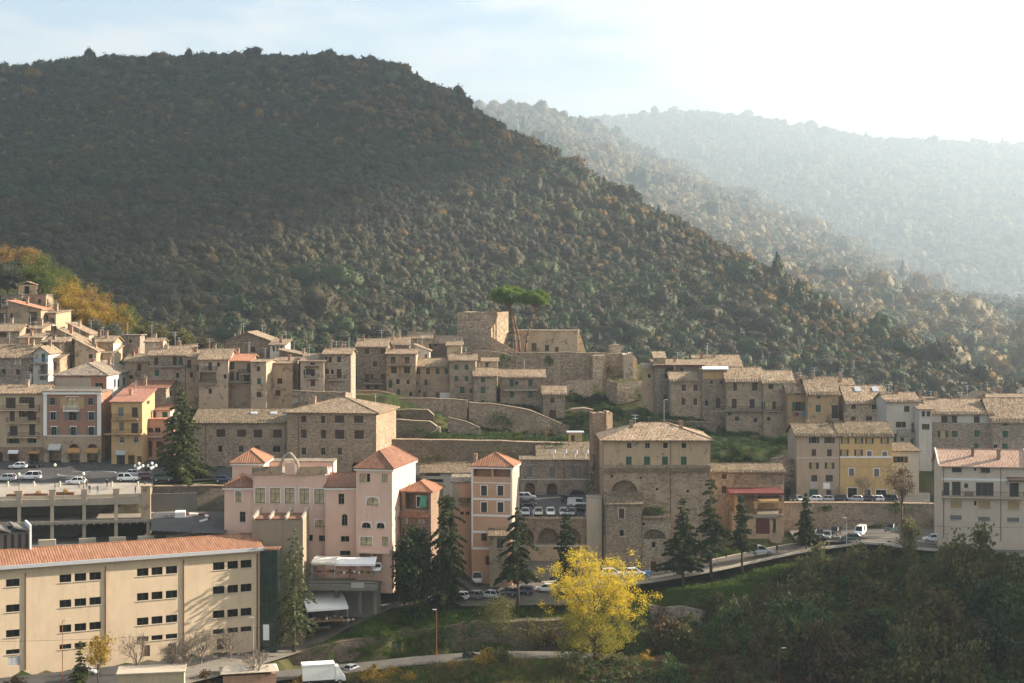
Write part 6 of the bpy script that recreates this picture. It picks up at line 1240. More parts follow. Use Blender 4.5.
# curved red and white kerb of the ramp
m_ = MB(); c = on_plane(184, 519, 29.5, 275, .02); arc = [(c.x + 4.4 * math.cos(a), c.y + 5.2 * math.sin(a)) for a in np.linspace(-.6, 1.9, 18)]
for i, (p, q) in enumerate(zip(arc[:-1], arc[1:])):
    zz = 29.4 + .02 * (p[1] - 275); m_.tube((p[0], p[1], zz + .15), (q[0], q[1], zz + .15), .3, n=5, m=i // 3 % 2)
tag(m_.build('kerb', [M['white_trim'], M['awning_red']]), kind='structure')

# ---------------------------------------------------------------- the ground under the town
for a in [(0, 700, 222), (-150, 700, 222), (130, 692, 228), (30, 671, 230), (150, 663, 238), (255, 652, 247), (-80, 690, 224), (450, 692, 236), (560, 690, 236), (650, 696, 234), (760, 712, 230), (900, 715, 228), (1030, 690, 232), (1150, 690, 230), (1300, 690, 230), (300, 706, 232), (350, 706, 232), (250, 706, 227), (400, 700, 232),
          (400, 682, 240), (480, 668, 241), (560, 666, 242), (640, 672, 240), (340, 641, 254.3), (400, 630, 258), (470, 622.5, 259), (530, 619.5, 260), (575, 618.5, 260.8), (440, 602, 262), (520, 600, 264),
          (620, 600, 266), (650, 600, 267), (650, 634, 256), (750, 588, 270), (750, 628, 258), (850, 566, 273), (850, 616, 258), (950, 570, 260), (950, 620, 248), (1030, 585, 252), (1024, 640, 240), (850, 668, 245), (750, 664, 249), (700, 590, 270), (800, 572, 274), (900, 566, 268),
          (600, 640, 254), (560, 640, 254), (480, 648, 253), (380, 656, 250), (300, 664, 247),
          (700, 465, 308), (745, 464, 306), (780, 464, 308), (700, 448, 322), (745, 446, 322), (785, 448, 322), (700, 434, 338), (745, 433, 340), (785, 440, 335),
          (440, 440, 318), (500, 440, 318), (560, 441, 320), (440, 436, 335), (500, 435, 340), (540, 439, 340), (590, 440, 320), 
          (580, 412, 374), (600, 405, 380), (625, 410, 374), (580, 398, 386), (600, 392, 392), (560, 390, 390), (540, 354, 400), (515, 354, 402), (570, 354, 402), (500, 352, 404), (620, 380, 398), (640, 400, 380),
          (200, 410, 320), (230, 400, 322), (190, 385, 326), (270, 408, 318), (300, 400, 322), (340, 400, 322),
          (0, 290, 395), (-80, 270, 400), (40, 300, 392), (80, 318, 388), (120, 335, 384), (140, 345, 384), (-80, 250, 440), (0, 285, 430), (80, 325, 425), (150, 360, 420),
          (200, 380, 440), (300, 385, 440), (400, 390, 440), (500, 395, 450), (600, 400, 450), (700, 405, 450), (800, 410, 440), (900, 415, 440), (1000, 420, 440), (1100, 425, 430), (-300, 300, 400), (-300, 420, 300), (-300, 560, 250),
          (520, 356, 408), (560, 356, 416), (480, 356, 415), (620, 380, 420), (420, 370, 430), (1150, 480, 330), (1150, 540, 280), (1300, 500, 300), (240, 545, 262), (300, 580, 258), (225, 560, 258), (330, 600, 259), (360, 575, 262)]: anchor(*a)
# steps in the ground at the retaining walls: foot line (px0, px1, depth0, depth1, foot row0, row1, reach towards the camera)
CLIFF = [(776, 942, 297.6, 299.6, 533, 530, 14), (150, 240, 288.5, 293, 545, 545, 28), (-200, 226, 284, 284, 545, 545, 42), (384, 604, 312.5, 316.5, 492, 492, 13), (452, 612, 396.4, 397.6, 381, 392, 27), (286, 578, 249.4, 257.6, 667, 653, 7), (466, 572, 351.5, 347.6, 428, 444, 5), (396, 468, 352.5, 352.5, 420, 421, 5), (384, 440, 335.5, 335.5, 441, 441, 5), (384, 436, 344.5, 343.5, 423, 423, 5), (646, 710, 261.5, 260.5, 632, 634, 4), (772, 800, 308, 309, 480, 482, 5)]
A = np.array(ANCH); GX = np.arange(-190, 190.1, 1.6); GY = np.arange(150, 470.1, 1.6)
def ground_z(X, Y):
    X = np.asarray(X, float); Y = np.asarray(Y, float); sh = X.shape; X = X.ravel(); Y = Y.ravel(); out = np.empty(len(X))
    for i in range(0, len(X), 4000):
        x, y = X[i:i + 4000, None], Y[i:i + 4000, None]; d2 = (x - A[None, :, 0]) ** 2 + (1.6 * (y - A[None, :, 1])) ** 2 + 1.0; w = d2 ** -2.0; out[i:i + 4000] = (w * A[None, :, 2]).sum(1) / w.sum(1)
    z = out + .25 * fbm(X / 5, Y / 5, 3, 2)
    f = np.clip((Y - 150) / 40, 0, 1); z = 3 + (z - 3) * f
    for s in SURF:
        if s[0] == 'r':
            C = s[1]; best = np.full(len(X), 1e9); zz = np.zeros(len(X))
            for c in C:
                d = np.hypot(X - c[0], Y - c[1]); m_ = d < best; best[m_] = d[m_]; zz[m_] = c[2]
            m_ = best < s[2] + 1.7; z[m_] = np.minimum(z[m_], zz[m_] - .3)
        else:
            V = s[1]; n = len(V); ins = np.zeros(len(X), bool); cx, cy = V[:, 0].mean(), V[:, 1].mean(); j = n - 1
            for k in range(n):
                xi, yi = V[k, 0] + math.copysign(1.2, V[k, 0] - cx), V[k, 1] + math.copysign(1.2, V[k, 1] - cy); xj, yj = V[j, 0] + math.copysign(1.2, V[j, 0] - cx), V[j, 1] + math.copysign(1.2, V[j, 1] - cy)
                ins ^= ((yi > Y) != (yj > Y)) & (X < (xj - xi) * (Y - yi) / (yj - yi + 1e-9) + xi); j = k
            pz = s[2][0] + s[2][2] * (Y - s[2][1]); z[ins] = np.minimum(z[ins], pz[ins] - .35)
    px = CX + X / Y * F
    for x0, x1, d0, d1, y0, y1, reach in CLIFF:
        f = np.clip((px - x0) / (x1 - x0), 0, 1); d = d0 + (d1 - d0) * f; zf = ZC + (HY - (y0 + (y1 - y0) * f)) * d / F; m_ = (px > x0) & (px < x1) & (Y < d + 1.5) & (Y > d - reach); z[m_] = np.minimum(z[m_], zf[m_])
    return z.reshape(sh)
t = NT('earth'); v = t.coord(); gn = t.sep(t.add('ShaderNodeNewGeometry').outputs['Normal'])[2]; n1 = t.noise(v, .12, 6, .65); n2 = t.noise(v, 1.2, 5, .7)
gr = t.mix(n2, (.016, .026, .008), (.038, .055, .016)); gr = t.mix(t.ramp(n1, [(.42, (0, 0, 0)), (.62, (1, 1, 1))]), gr, t.mix(n2, (.07, .062, .026), (.12, .10, .045)))
rk = t.mix(t.vor(v, 1.1), (.26, .225, .18), (.09, .08, .06)); t.bump(n2, .6, .15); M['earth'] = t.done(t.mix(t.ramp(gn, [(.55, (1, 1, 1)), (.72, (0, 0, 0))]), gr, rk), .95, .05)
XX, YY = np.meshgrid(GX, GY); ZZ = ground_z(XX, YY); nx, ny = len(GX), len(GY); q = np.arange(nx * ny).reshape(ny, nx)
tag(link('terrain', np_mesh('terrain', np.stack([XX, YY, ZZ], -1).reshape(-1, 3), np.stack([q[:-1, :-1], q[:-1, 1:], q[1:, 1:], q[1:, :-1]], -1).reshape(-1, 4), M['earth'], True)), kind='structure')
def gz(x, y):
    i = min(max((x - GX[0]) / 1.6, 0), nx - 1.001); j = min(max((y - GY[0]) / 1.6, 0), ny - 1.001); a, b = int(i), int(j); f, g = i - a, j - b
    return (ZZ[b, a] * (1 - f) + ZZ[b, a + 1] * f) * (1 - g) + (ZZ[b + 1, a] * (1 - f) + ZZ[b + 1, a + 1] * f) * g
def on_ground(px, py, D0=200, D1=465):
    """first meeting of the pixel's sight line with the terrain"""
    D = D0; prev = None
    while D < D1:
        p = PT(px, py, D); g = p.z - gz(p.x, p.y)
        if g < 0: 
            p = PT(px, py, D - .25); return Vector((p.x, p.y, gz(p.x, p.y)))
        D += .5
    p = PT(px, py, D1); return Vector((p.x, p.y, gz(p.x, p.y)))
# ---------------------------------------------------------------- vehicles
def car_parts(kind, paint, L=4.0, W=1.7, Hh=1.48):
    """meshes of a car, nose towards +x, wheels on z = 0"""
    mb = MB(); w = W / 2
    if kind == 'van': prof = [(-L / 2, .35, 1.0), (-L / 2 + .05, .3, 1.12), (L * .18, .28, 1.12), (L * .36, .28, 1.05), (L * .48, .3, .86), (L / 2, .35, .7)]; cab = (-L / 2 + .06, -L / 2 + .16, L * .22, L * .37)
    elif kind == 'suv': prof = [(-L / 2, .4, .82), (-L / 2 + .1, .33, .98), (-L * .1, .3, 1.0), (L * .2, .3, .98), (L * .44, .33, .88), (L / 2, .4, .66)]; cab = (-L / 2 + .1, -L / 2 + .35, L * .06, L * .24)
    else: prof = [(-L / 2, .38, .74), (-L / 2 + .12, .28, .9), (-L * .1, .25, .92), (L * .2, .25, .88), (L * .42, .28, .74), (L / 2, .38, .52)]; cab = (-L / 2 + .1, -L * .34, L * .06, L * .24)
    rings = []
    for x, z0, z1 in prof:
        k = w * (.90 if abs(x) > L * .47 else 1.)
        rings.append([(x, -k * .94, z0), (x, -k, (z0 + z1) / 2), (x, -k * .93, z1), (x, k * .93, z1), (x, k, (z0 + z1) / 2), (x, k * .94, z0)])
    mb.loft(rings)
    zb = .9 if kind == 'hatch' else (.98 if kind == 'suv' else 1.1); a, b, c, d = cab; zr = Hh
    g = MB(); lo = [(a, -w * .90, zb), (d, -w * .90, zb), (d, w * .90, zb), (a, w * .90, zb)]; hi = [(b, -w * .74, zr - .06), (c, -w * .74, zr - .06), (c, w * .74, zr - .06), (b, w * .74, zr - .06)]
    g.loft([lo, hi])
    mb.loft([[(b - .04, -w * .76, zr - .065), (c + .04, -w * .76, zr - .065), (c + .04, w * .76, zr - .065), (b - .04, w * .76, zr - .065)], [(b + .1, -w * .66, zr), (c - .1, -w * .66, zr), (c - .1, w * .66, zr), (b + .1, w * .66, zr)]])
    for s in (-1, 1):           # roof pillars
        for lo_x, hi_x in ((a, b), (d, c), ((a + d) / 2 - .1, (b + c) / 2)): mb.tube((lo_x, s * w * .905, zb - .02), (hi_x, s * w * .75, zr - .05), .055, n=4)
    if kind == 'van':
        for s in (-1, 1): mb.box(a + .12, s * w * .80, zb, a + L * .42, s * w * .905, zr - .12)
    for s in (-1, 1): mb.box(d - .35, s * w * 1.0, zb - .02, d - .2, s * w * 1.13, zb + .13)
    wh = MB(); r = .32; n = 12; ring = lambda y, rr: [(rr * math.cos(6.2832 * k / n), y, rr * math.sin(6.2832 * k / n)) for k in range(n)]
    wh.loft([ring(-.1, r * .92), ring(-.085, r), ring(.085, r), ring(.1, r * .92)], 0); wh.loft([ring(-.108, .19), ring(.108, .19)], 1)
    hl = MB(); hl.box(-.09, -.17, -.07, .05, .17, .07)
    return mb.mesh('body', paint), g.mesh('glass', M['glass']), wh.mesh('wheel', [M['rubber'], M['chrome']]), hl.mesh('headlight', M['lamp_glass']), hl.mesh('tail_light', M['tail_red'])
PAINT = {}
def paint(key, c):
    t = NT('paint_' + key); t.done(c, .3, .5); t.bsdf.inputs['Coat Weight'].default_value = .5; PAINT[key] = t.mat
for k_, c_ in dict(white=(.72, .72, .70), silver=(.42, .43, .44), grey=(.16, .165, .17), black=(.015, .016, .018), navy=(.015, .025, .06), blue=(.04, .12, .26), red=(.22, .02, .02), green=(.02, .05, .04), beige=(.45, .40, .32), maroon=(.10, .02, .025)).items(): paint(k_, c_)
_cars = {}
def car(label, px, py, heading, col, kind='hatch', plane=None, z=None, sc=1., group=None, cat='car', name='parked_car', pos=None):
    """heading in degrees: 0 nose to the right of the picture, 90 nose away"""
    if pos is not None: p = pos
    elif plane: p = on_plane(px, py, plane[0] + .07, plane[1], plane[2])
    elif z is not None: p = PT(px, py, (ZC - z) * F / (py - HY))
    else: p = on_ground(px, py)
    key = (col, kind)
    if key not in _cars: 
        dims = {'hatch': (3.9, 1.66, 1.46), 'suv': (4.3, 1.8, 1.68), 'van': (4.8, 1.9, 2.0)}[kind]; _cars[key] = car_parts(kind, PAINT[col], *dims), dims
    (b, g, wh, hl, tl), (L, W, H_) = _cars[key]
    t_ = thing(name, label, cat, p, R(heading), group); t_.scale = (sc, sc, sc); link('body', b, t_); link('glass', g, t_)
    for sx in (-.31, .31):
        for sy in (-1, 1): link('wheel', wh, t_, (L * sx, sy * (W / 2 - .1), .32))
    for sy in (-1, 1): link('headlight', hl, t_, (L / 2 - .05, sy * W * .33, .62)); link('tail_light', tl, t_, (-L / 2 + .02, sy * W * .38, .78))
    return t_
G1 = 'cars parked around the square'; S_ = .92
car('white hatchback parked by the arched shop doors of the beige apartment house', 18.5, 468.5, 180, 'white', 'hatch', PZ, sc=S_, group=G1)
car('silver hatchback cut by the left picture edge beside the white SUV', 6, 481, 180, 'silver', 'hatch', PZ, group=G1)
car('white SUV parked on the square side of the road, second from the left edge', 30, 479.5, 180, 'white', 'suv', PZ, group=G1)
car('white hatchback standing on the road beside the planter lamp', 76, 484, 175, 'white', 'hatch', PZ, sc=.95, group=G1)
car('white SUV at the right end of the square next to the globe lamps', 128, 481, 5, 'white', 'suv', PZ, sc=.95, group=G1)
car('light car hidden behind the white SUV by the globe lamps', 135, 476, 5, 'silver', 'hatch', PZ, sc=.9, group=G1)
car('dark red car between the globe lamps and the cedar', 146, 479, 10, 'maroon', 'hatch', PZ, sc=.9, group=G1)
car('dark green car half under the cedar branches', 163, 481, 5, 'green', 'suv', PZ, sc=.9, group=G1)
car('black car in front of the dark shop arch of the orange palazzo', 33, 467.5, 180, 'black', 'hatch', PZ, sc=.9, group=G1)
car('blue car standing in the lane before the long stone house', 224, 482, 0, 'navy', 'hatch', PZ, sc=.9, group=G1)
G2 = 'cars in the arcaded car park'
car('silver estate car parked along the left wall of the car park', 527, 499.5, 0, 'silver', 'suv', PK, sc=.85, group=G2)
car('dark car squeezed between the silver estate and the terracotta house', 528, 506, 0, 'black', 'hatch', PK, sc=.85, group=G2)
car('silver car nose out at the left end of the front row in the car park', 525.5, 515, -90, 'silver', 'hatch', PK, sc=.95, group=G2)
car('cream white car nose out, second in the front row of the car park', 538.5, 515.2, -90, 'beige', 'hatch', PK, sc=1., group=G2)
car('white car nose out in the middle of the car park front row', 550.5, 515.2, -90, 'white', 'hatch', PK, sc=1., group=G2)
car('silver grey car at the right end of the front row by the pale pier', 572, 515.4, -100, 'grey', 'hatch', PK, group=G2)
car('dark blue car by the arched door at the back of the car park', 569.5, 501.3, 10, 'navy', 'hatch', PK, sc=.9, group=G2)
car('white van at the back right of the car park', 578, 506.5, -15, 'white', 'van', PK, sc=.85, cat='van', name='parked_van', group=G2)
car('black car beside the white van and the pale pier', 583, 511, -20, 'black', 'hatch', PK, sc=.9, group=G2)
car('light car half behind the spruce in the car park front row', 563.5, 515.3, -90, 'silver', 'hatch', PK, group=G2)


G3 = 'vehicles in the yard under the arcade'
def yard_at(px, py): return on_plane(px, py, 16.9, 262.5, .19)
car('white delivery van facing the yard left of the narrow doorway', 477.5, 580, -90, 'white', 'van', cat='van', name='parked_van', group=G3, pos=yard_at(477.5, 582))
car('cream delivery van behind the deodar on the right of the yard', 502, 580, -90, 'beige', 'van', cat='van', name='parked_van', group=G3, pos=yard_at(502, 582))
car('silver saloon nearest the grass bank in the yard', 489, 598, 160, 'silver', 'hatch', group=G3, pos=yard_at(489, 598))
car('dark blue car second in the row above the grass bank', 507, 595, 165, 'navy', 'hatch', group=G3, pos=yard_at(507, 595.5))
car('navy SUV third in the row above the grass bank', 522.5, 593.5, 165, 'navy', 'suv', sc=.9, group=G3, pos=yard_at(522.5, 594))
car('white car behind the yellow tree at the end of the yard row', 546, 591, 165, 'white', 'hatch', group=G3, pos=yard_at(546, 591.5))
car('dark car in the gap between the two tall conifers', 438, 601, 160, 'black', 'hatch', group=G3, pos=yard_at(440, 601))
car('white car glimpsed through the deodar branches', 455, 600, 160, 'white', 'hatch', group=G3, pos=yard_at(458, 599.5))
car('grey car left of the silver saloon above the grass bank', 472, 598, 160, 'grey', 'hatch', group=G3, pos=yard_at(473, 598.5))
car('white car parked against the blank wall behind the yellow tree', 612, 575, 10, 'white', 'suv', group=G3, pos=yard_at(612, 577))
car('small white car by the tower door behind the yellow tree', 636, 573, 10, 'white', 'hatch', group=G3, pos=PT(634, 575.5, 273.5))
G4 = 'cars on the upper right road'
def rd(px, py, z): return PT(px, py, (ZC - z) * F / (py - HY))
car('silver estate car parked on the rising road below the restaurant', 760, 555, 15, 'silver', 'suv', group=G4, pos=rd(760, 554.5, 22.4), sc=1.05)
car('dark red car nearest the spruce below the stone retaining wall', 812.5, 540.5, -110, 'maroon', 'hatch', group=G4, pos=rd(812.5, 540.5, 24.3))
car('black car tucked behind the dark red one under the wall', 819, 536.5, -100, 'black', 'hatch', group=G4, pos=rd(819.5, 536.5, 24.9))
car('dark car with red lights right of the lone red one under the wall', 827.5, 538.5, -110, 'grey', 'hatch', group=G4, pos=rd(827.5, 538.5, 24.5))
car('black car at the corner under the retaining wall', 835, 534.5, -120, 'black', 'suv', group=G4, pos=rd(835.5, 534.5, 25.0), sc=.9)
car('dark green car parked beside the lamp on the outer road edge', 850.5, 541.5, 170, 'green', 'hatch', group=G4, pos=rd(850.5, 541, 24.4))
car('white people carrier driving down below the yellow house', 860.5, 534.5, -115, 'white', 'van', group=G4, pos=rd(860.5, 534.8, 25.0), sc=.9)
car('dark car at the foot of the wall before the pale house', 892, 531.5, -120, 'green', 'suv', group=G4, pos=rd(891, 531.3, 25.5), sc=.9)
car('white hatchback turning by the corner of the pale house', 933.5, 541, 170, 'white', 'hatch', group=G4, pos=rd(933.5, 541.6, 25.6), sc=1.)
car('blue car parked under the pale house facade', 965, 541.5, 170, 'blue', 'suv', group=G4, pos=rd(965, 543.5, 25.6), sc=.95)
car('bright blue car farther right under the pale house facade', 995, 545, 170, 'blue', 'hatch', group=G4, pos=rd(996, 546.5, 25.4))
G5 = 'cars lined up before the yellow house'
for px, py, hd, c_, k_, lb in ((791.5, 502.6, -90, 'black', 'hatch', 'black car first in the line before the grey beige house'), (799, 502.6, -80, 'silver', 'hatch', 'silver car second in the line before the grey beige house'), (814, 503, 170, 'white', 'hatch', 'white car parked lengthways before the grey beige house'), (826, 502.8, 165, 'silver', 'hatch', 'silver grey car at the joint of the grey beige and yellow houses'),
                               (838.5, 503, 170, 'black', 'suv', 'black SUV at the left corner of the yellow house'), (855, 503, 170, 'silver', 'hatch', 'silver car under the left doorway of the yellow house'), (867, 503, 170, 'black', 'hatch', 'black car under the bare tree of the yellow house'), (876, 503, 172, 'white', 'hatch', 'white car before the right doorway of the yellow house'), (888.5, 503, 170, 'navy', 'suv', 'navy car at the right end of the line before the yellow house')):
    car(lb, px, py, hd, c_, k_, group=G5, pos=PT(px, 504.2 if 0 else HY + (ZC - 29.28) * F / 303.4, 303.4), sc=.85)
G6 = 'cars by the market'
car('blue car parked under the market deck', 367, 604, -30, 'blue', 'hatch', group=G6, pos=PT(368, 605, 261.5), sc=.95)
car('pale silver hatchback driving off on the lower road behind the truck', 351.5, 669, 60, 'silver', 'hatch', group=G6, pos=PT(352, 671, 246), sc=.82)
car('white car beside the shop front of the pink house', 377.5, 569, -90, 'white', 'hatch', group=G6, pos=PT(377.5, 571, 258.5), sc=.9)
car('dark car half hidden by the bush on the lower road', 472, 658, 10, 'black', 'hatch', group=G6, pos=PT(472, 659, 248.6), sc=.8)
car('silver car under the bare trees before the school', 12, 673, 0, 'silver', 'hatch', group=G6, pos=PT(86, 674.5, 230), sc=.85)
# box truck, canvas market stalls

tk = thing('market_truck', 'white box truck with a pale roof parked on the lower road beside the hatchback', 'truck', PT(322, 684, 238.5), R(14))
m_ = MB(); m_.box(-3.2, -1.15, .9, 1.9, 1.15, 3.3); m_.box(-3.25, -1.2, 3.303, 1.95, 1.2, 3.42); m_.build('cargo_box', M['awning_white'], tk)
m_ = MB(); m_.loft([[(2.0, -1.05, .6), (2.0, 1.05, .6), (2.0, 1.05, 2.9), (2.0, -1.05, 2.9)], [(2.6, -1.05, .6), (2.6, 1.05, .6), (2.6, 1.0, 2.85), (2.6, -1.0, 2.85)], [(3.4, -1.05, .6), (3.4, 1.05, .6), (3.3, 1.0, 1.7), (3.3, -1.0, 1.7)], [(3.7, -1.0, .6), (3.7, 1.0, .6), (3.6, .95, 1.3), (3.6, -.95, 1.3)]]); m_.build('cab', PAINT['white'], tk)
m_ = MB(); m_.loft([[(2.66, -.9, 2.75), (2.66, .9, 2.75), (2.62, .9, 2.80), (2.62, -.9, 2.8)], [(3.34, -.95, 1.75), (3.34, .95, 1.75), (3.30, .95, 1.78), (3.30, -.95, 1.78)]]); m_.build('windscreen', M['glass'], tk)
m_ = MB(); m_.box(-3.2, -.9, .45, 3.4, .9, .88); m_.build('chassis', M['iron'], tk)
for x_ in (-2.2, 2.7):
    for y_ in (-.95, .95): link('wheel', _cars[('white', 'hatch')][0][2], tk, (x_, y_, .42)).scale = (1.3, 1.6, 1.3)
def stall(name, label, pos, rz, w, d, hgt, mat, tilt=0., goods=True, seed=1, sag=.25, group='market stalls'):
    rs = random.Random(seed); t_ = thing(name, label, 'market stall', pos, R(rz), group)
    mb = MB(); n = 8
    for i in range(n):
        for j in range(4):
            def pz(a, b): u, v = a / n, b / 4; return ((u - .5) * w, (v - .5) * d, hgt + tilt * (v - .5) * d - sag * math.sin(math.pi * u) * .5 + .25 * math.sin(math.pi * v))
            mb.poly([pz(i, j), pz(i + 1, j), pz(i + 1, j + 1), pz(i, j + 1)])
    mb.box(-w / 2, -d / 2 - .02, hgt - tilt * d / 2 - .35, w / 2, -d / 2, hgt - tilt * d / 2 + .0); mb.build('canopy', M[mat], t_)
    for x_ in (-w / 2 + .1, w / 2 - .1):
        for y_ in (-d / 2 + .1, d / 2 - .1): p_ = MB(); p_.tube((x_, y_, 0), (x_, y_, hgt + tilt * y_ - .03), .04, n=5); p_.build('pole', M['zinc'], t_)
    m_ = MB(); m_.box(-w / 2 + .3, -d / 2 + .3, .72, w / 2 - .3, d / 2 - 1.2, .8)
    for x_ in (-w / 2 + .5, w / 2 - .5):
        for y_ in (-d / 2 + .5, d / 2 - 1.4): m_.tube((x_, y_, 0), (x_, y_, .72), .035, n=4)
    m_.build('counter', M['wood_light'], t_)
    if goods:
        for i in range(int(w * 2)):
            x_ = -w / 2 + .5 + (w - 1) * (i + .5) / int(w * 2); y_ = rs.uniform(-d / 2 + .6, d / 2 - 1.5); g_ = MB(); a, b, c = rs.uniform(.14, .24), rs.uniform(.15, .3), rs.uniform(.1, .3)
            g_.box(x_ - a, y_ - b, .803, x_ + a, y_ + b, .803 + c); o = g_.build('goods_box', M[rs.choice(['awning_red', 'cloth_blue', 'wood_light', 'awning_white', 'leaf_green', 'sh_orange', 'greywhite'])], t_)
    return t_

stall('market_stall', 'big white canopied stall with goods beside the tall deodar', PT(324, 623, 256.5), 20, 7.2, 5.5, 4.0, 'awning_white', .36, seed=2)
stall('market_stall', 'long white awning stall on the market deck before the pink house', PT(356, 577, 258), 0, 7.0, 3.6, 2.9, 'awning_white', .18, seed=3)
stall('market_stall', 'grey white awning stall at the left end of the market deck', PT(326, 576, 257.5), -8, 4.2, 3.6, 2.9, 'frame_white', .15, seed=4)
for i, (px, py, D, rz, lb) in enumerate(((344, 625, 258.2, 25, 'open table of red and white goods at the edge of the market street'), (320, 632.5, 257, 25, 'open table heaped with pale cloth below the white canopied stall'), (303, 640, 256, 25, 'open table of coloured goods beside the deodar trunk'))):
    t_ = thing('goods_table', lb, 'table', PT(px, py, D), R(rz), 'open market tables'); m_ = MB(); m_.box(-1.9, -.6, .7, 1.9, .6, .78)
    for x_ in (-1.7, 1.7):
        for y_ in (-.5, .5): m_.tube((x_, y_, 0), (x_, y_, .7), .03, n=4)
    m_.build('table_top', M['wood_light'], t_); rs = random.Random(i)
    for k in range(14): a, b = rs.uniform(-1.7, 1.7), rs.uniform(-.4, .4); g_ = MB(); g_.box(a - .16, b - .14, .783, a + .16, b + .14, .83 + rs.uniform(.05, .25)); g_.build('goods_box', M[rs.choice([['awning_red', 'awning_white', 'greywhite', 'sh_orange'], ['awning_white', 'greywhite', 'cloth_blue'], ['awning_red', 'cloth_blue', 'wood_light', 'sh_green']][i])], t_)
cv = thing('covered_stall', 'wide stall under a pale canvas roof among bare trees by the lower road', 'market stall', PT(250, 686, 234), R(14), 'market stalls')
m_ = MB(); slab(m_, [[(-4.7, -2.2, 2.6), (4.3, -2.2, 2.6), (3.6, 0, 3.3), (-4.0, 0, 3.3)], [(-4.0, 0, 3.3), (3.6, 0, 3.3), (4.3, 2.2, 2.7), (-4.7, 2.2, 2.7)], [(4.3, -2.2, 2.6), (4.3, 2.2, 2.7), (3.6, 0, 3.3)], [(-4.7, 2.2, 2.7), (-4.7, -2.2, 2.6), (-4.0, 0, 3.3)]], .06); m_.build('canopy', M['paleconcrete'], cv)
m_ = MB(); m_.box(-4.2, -1.6, 0, 3.9, 1.8, 2.1); m_.build('body', M['brickpink'], cv)
h = H('yellow_kiosk', 'low cream kiosk with a flat roof cut by the bottom edge', '', 118, 184, 675, 700, 222, yaw=10, dep=4.5, roof='flat', wall='cream', rmat='paleconcrete', over=.25, chim=0, aer=0, anchor=False)
# market deck
md = thing('market_deck', 'raised concrete deck with railing carrying the market awnings', 'platform', PT(343, 588, 254.6), R(-2)); m_ = MB(); m_.box(-6.2, 0, -.45, 5.8, 9, 0); m_.build('slab', M['concrete_dark'], md)
for x_ in (-5.6, -1.5, 2.6, 5.2): m_ = MB(); m_.box(x_ - .3, 2.5, -5, x_ + .3, 3.1, -.452); m_.build('column', M['concrete_dark'], md)
m_ = MB(); m_.box(-6.2, 5, -6, 5.8, 5.4, -.452); m_.build('back_wall', M['concrete_dark'], md)
m_ = MB()
for zz in (.5, 1.): m_.tube((-6, .1, zz), (5.7, .1, zz), .04, n=4)
for i in range(40): x_ = -6 + 11.7 * i / 39; m_.tube((x_, .1, 0), (x_, .1, 1), .02, n=3)
m_.build('railing', M['greywhite'], md); m_ = MB(); m_.box(1.4, -.03, .05, 3.6, -.004, .9); m_.build('banner', M['greywhite'], md)
# motorcycles
def motorbike(label, p, rz, col):
    t_ = thing('parked_motorcycle', label, 'motorcycle', p, R(rz), 'motorcycles parked by the conifers'); n = 12
    for x_ in (-.7, .7):
        w_ = MB(); prev = None
        for k in range(n + 1):
            q = (x_ + .31 * math.cos(6.2832 * k / n), 0, .32 + .31 * math.sin(6.2832 * k / n))
            if prev: w_.tube(prev, q, .055, n=5)
            prev = q
        w_.build('wheel', M['rubber'], t_)
    b = MB(); b.loft([[(-.75, -.1, .75), (-.75, .1, .75), (-.75, .08, .85), (-.75, -.08, .85)], [(-.1, -.15, .6), (-.1, .15, .6), (-.1, .14, .82), (-.1, -.14, .82)], [(.2, -.2, .55), (.2, .2, .55), (.2, .16, 1.0), (.2, -.16, 1.0)], [(.55, -.12, .75), (.55, .12, .75), (.55, .1, 1.05), (.55, -.1, 1.05)]]); b.build('body', PAINT[col], t_)
    b = MB(); b.box(-.3, -.16, .25, .3, .16, .55); b.tube((.7, 0, .32), (.5, 0, 1.05), .05, n=5); b.tube((-.7, 0, .32), (-.1, 0, .5), .05, n=5); b.tube((.45, -.35, 1.1), (.45, .35, 1.1), .025, n=4); b.build('frame', M['iron'], t_)
for i, (px, py, c_, lb) in enumerate(((381, 615.5, 'red', 'red motorcycle at the left end of the parked row'), (386, 614, 'black', 'black motorcycle second in the parked row'), (391, 612.5, 'grey', 'grey motorcycle third in the parked row'), (396.5, 611, 'black', 'black motorcycle nearest the dark conifer'), (360.5, 618, 'navy', 'dark scooter standing alone by the market people'), (366, 614.5, 'grey', 'grey scooter behind the lone dark one'))):
    motorbike(lb, PT(px, py, 262.5 - .1 * i), 35 + 20 * (i % 3), c_)

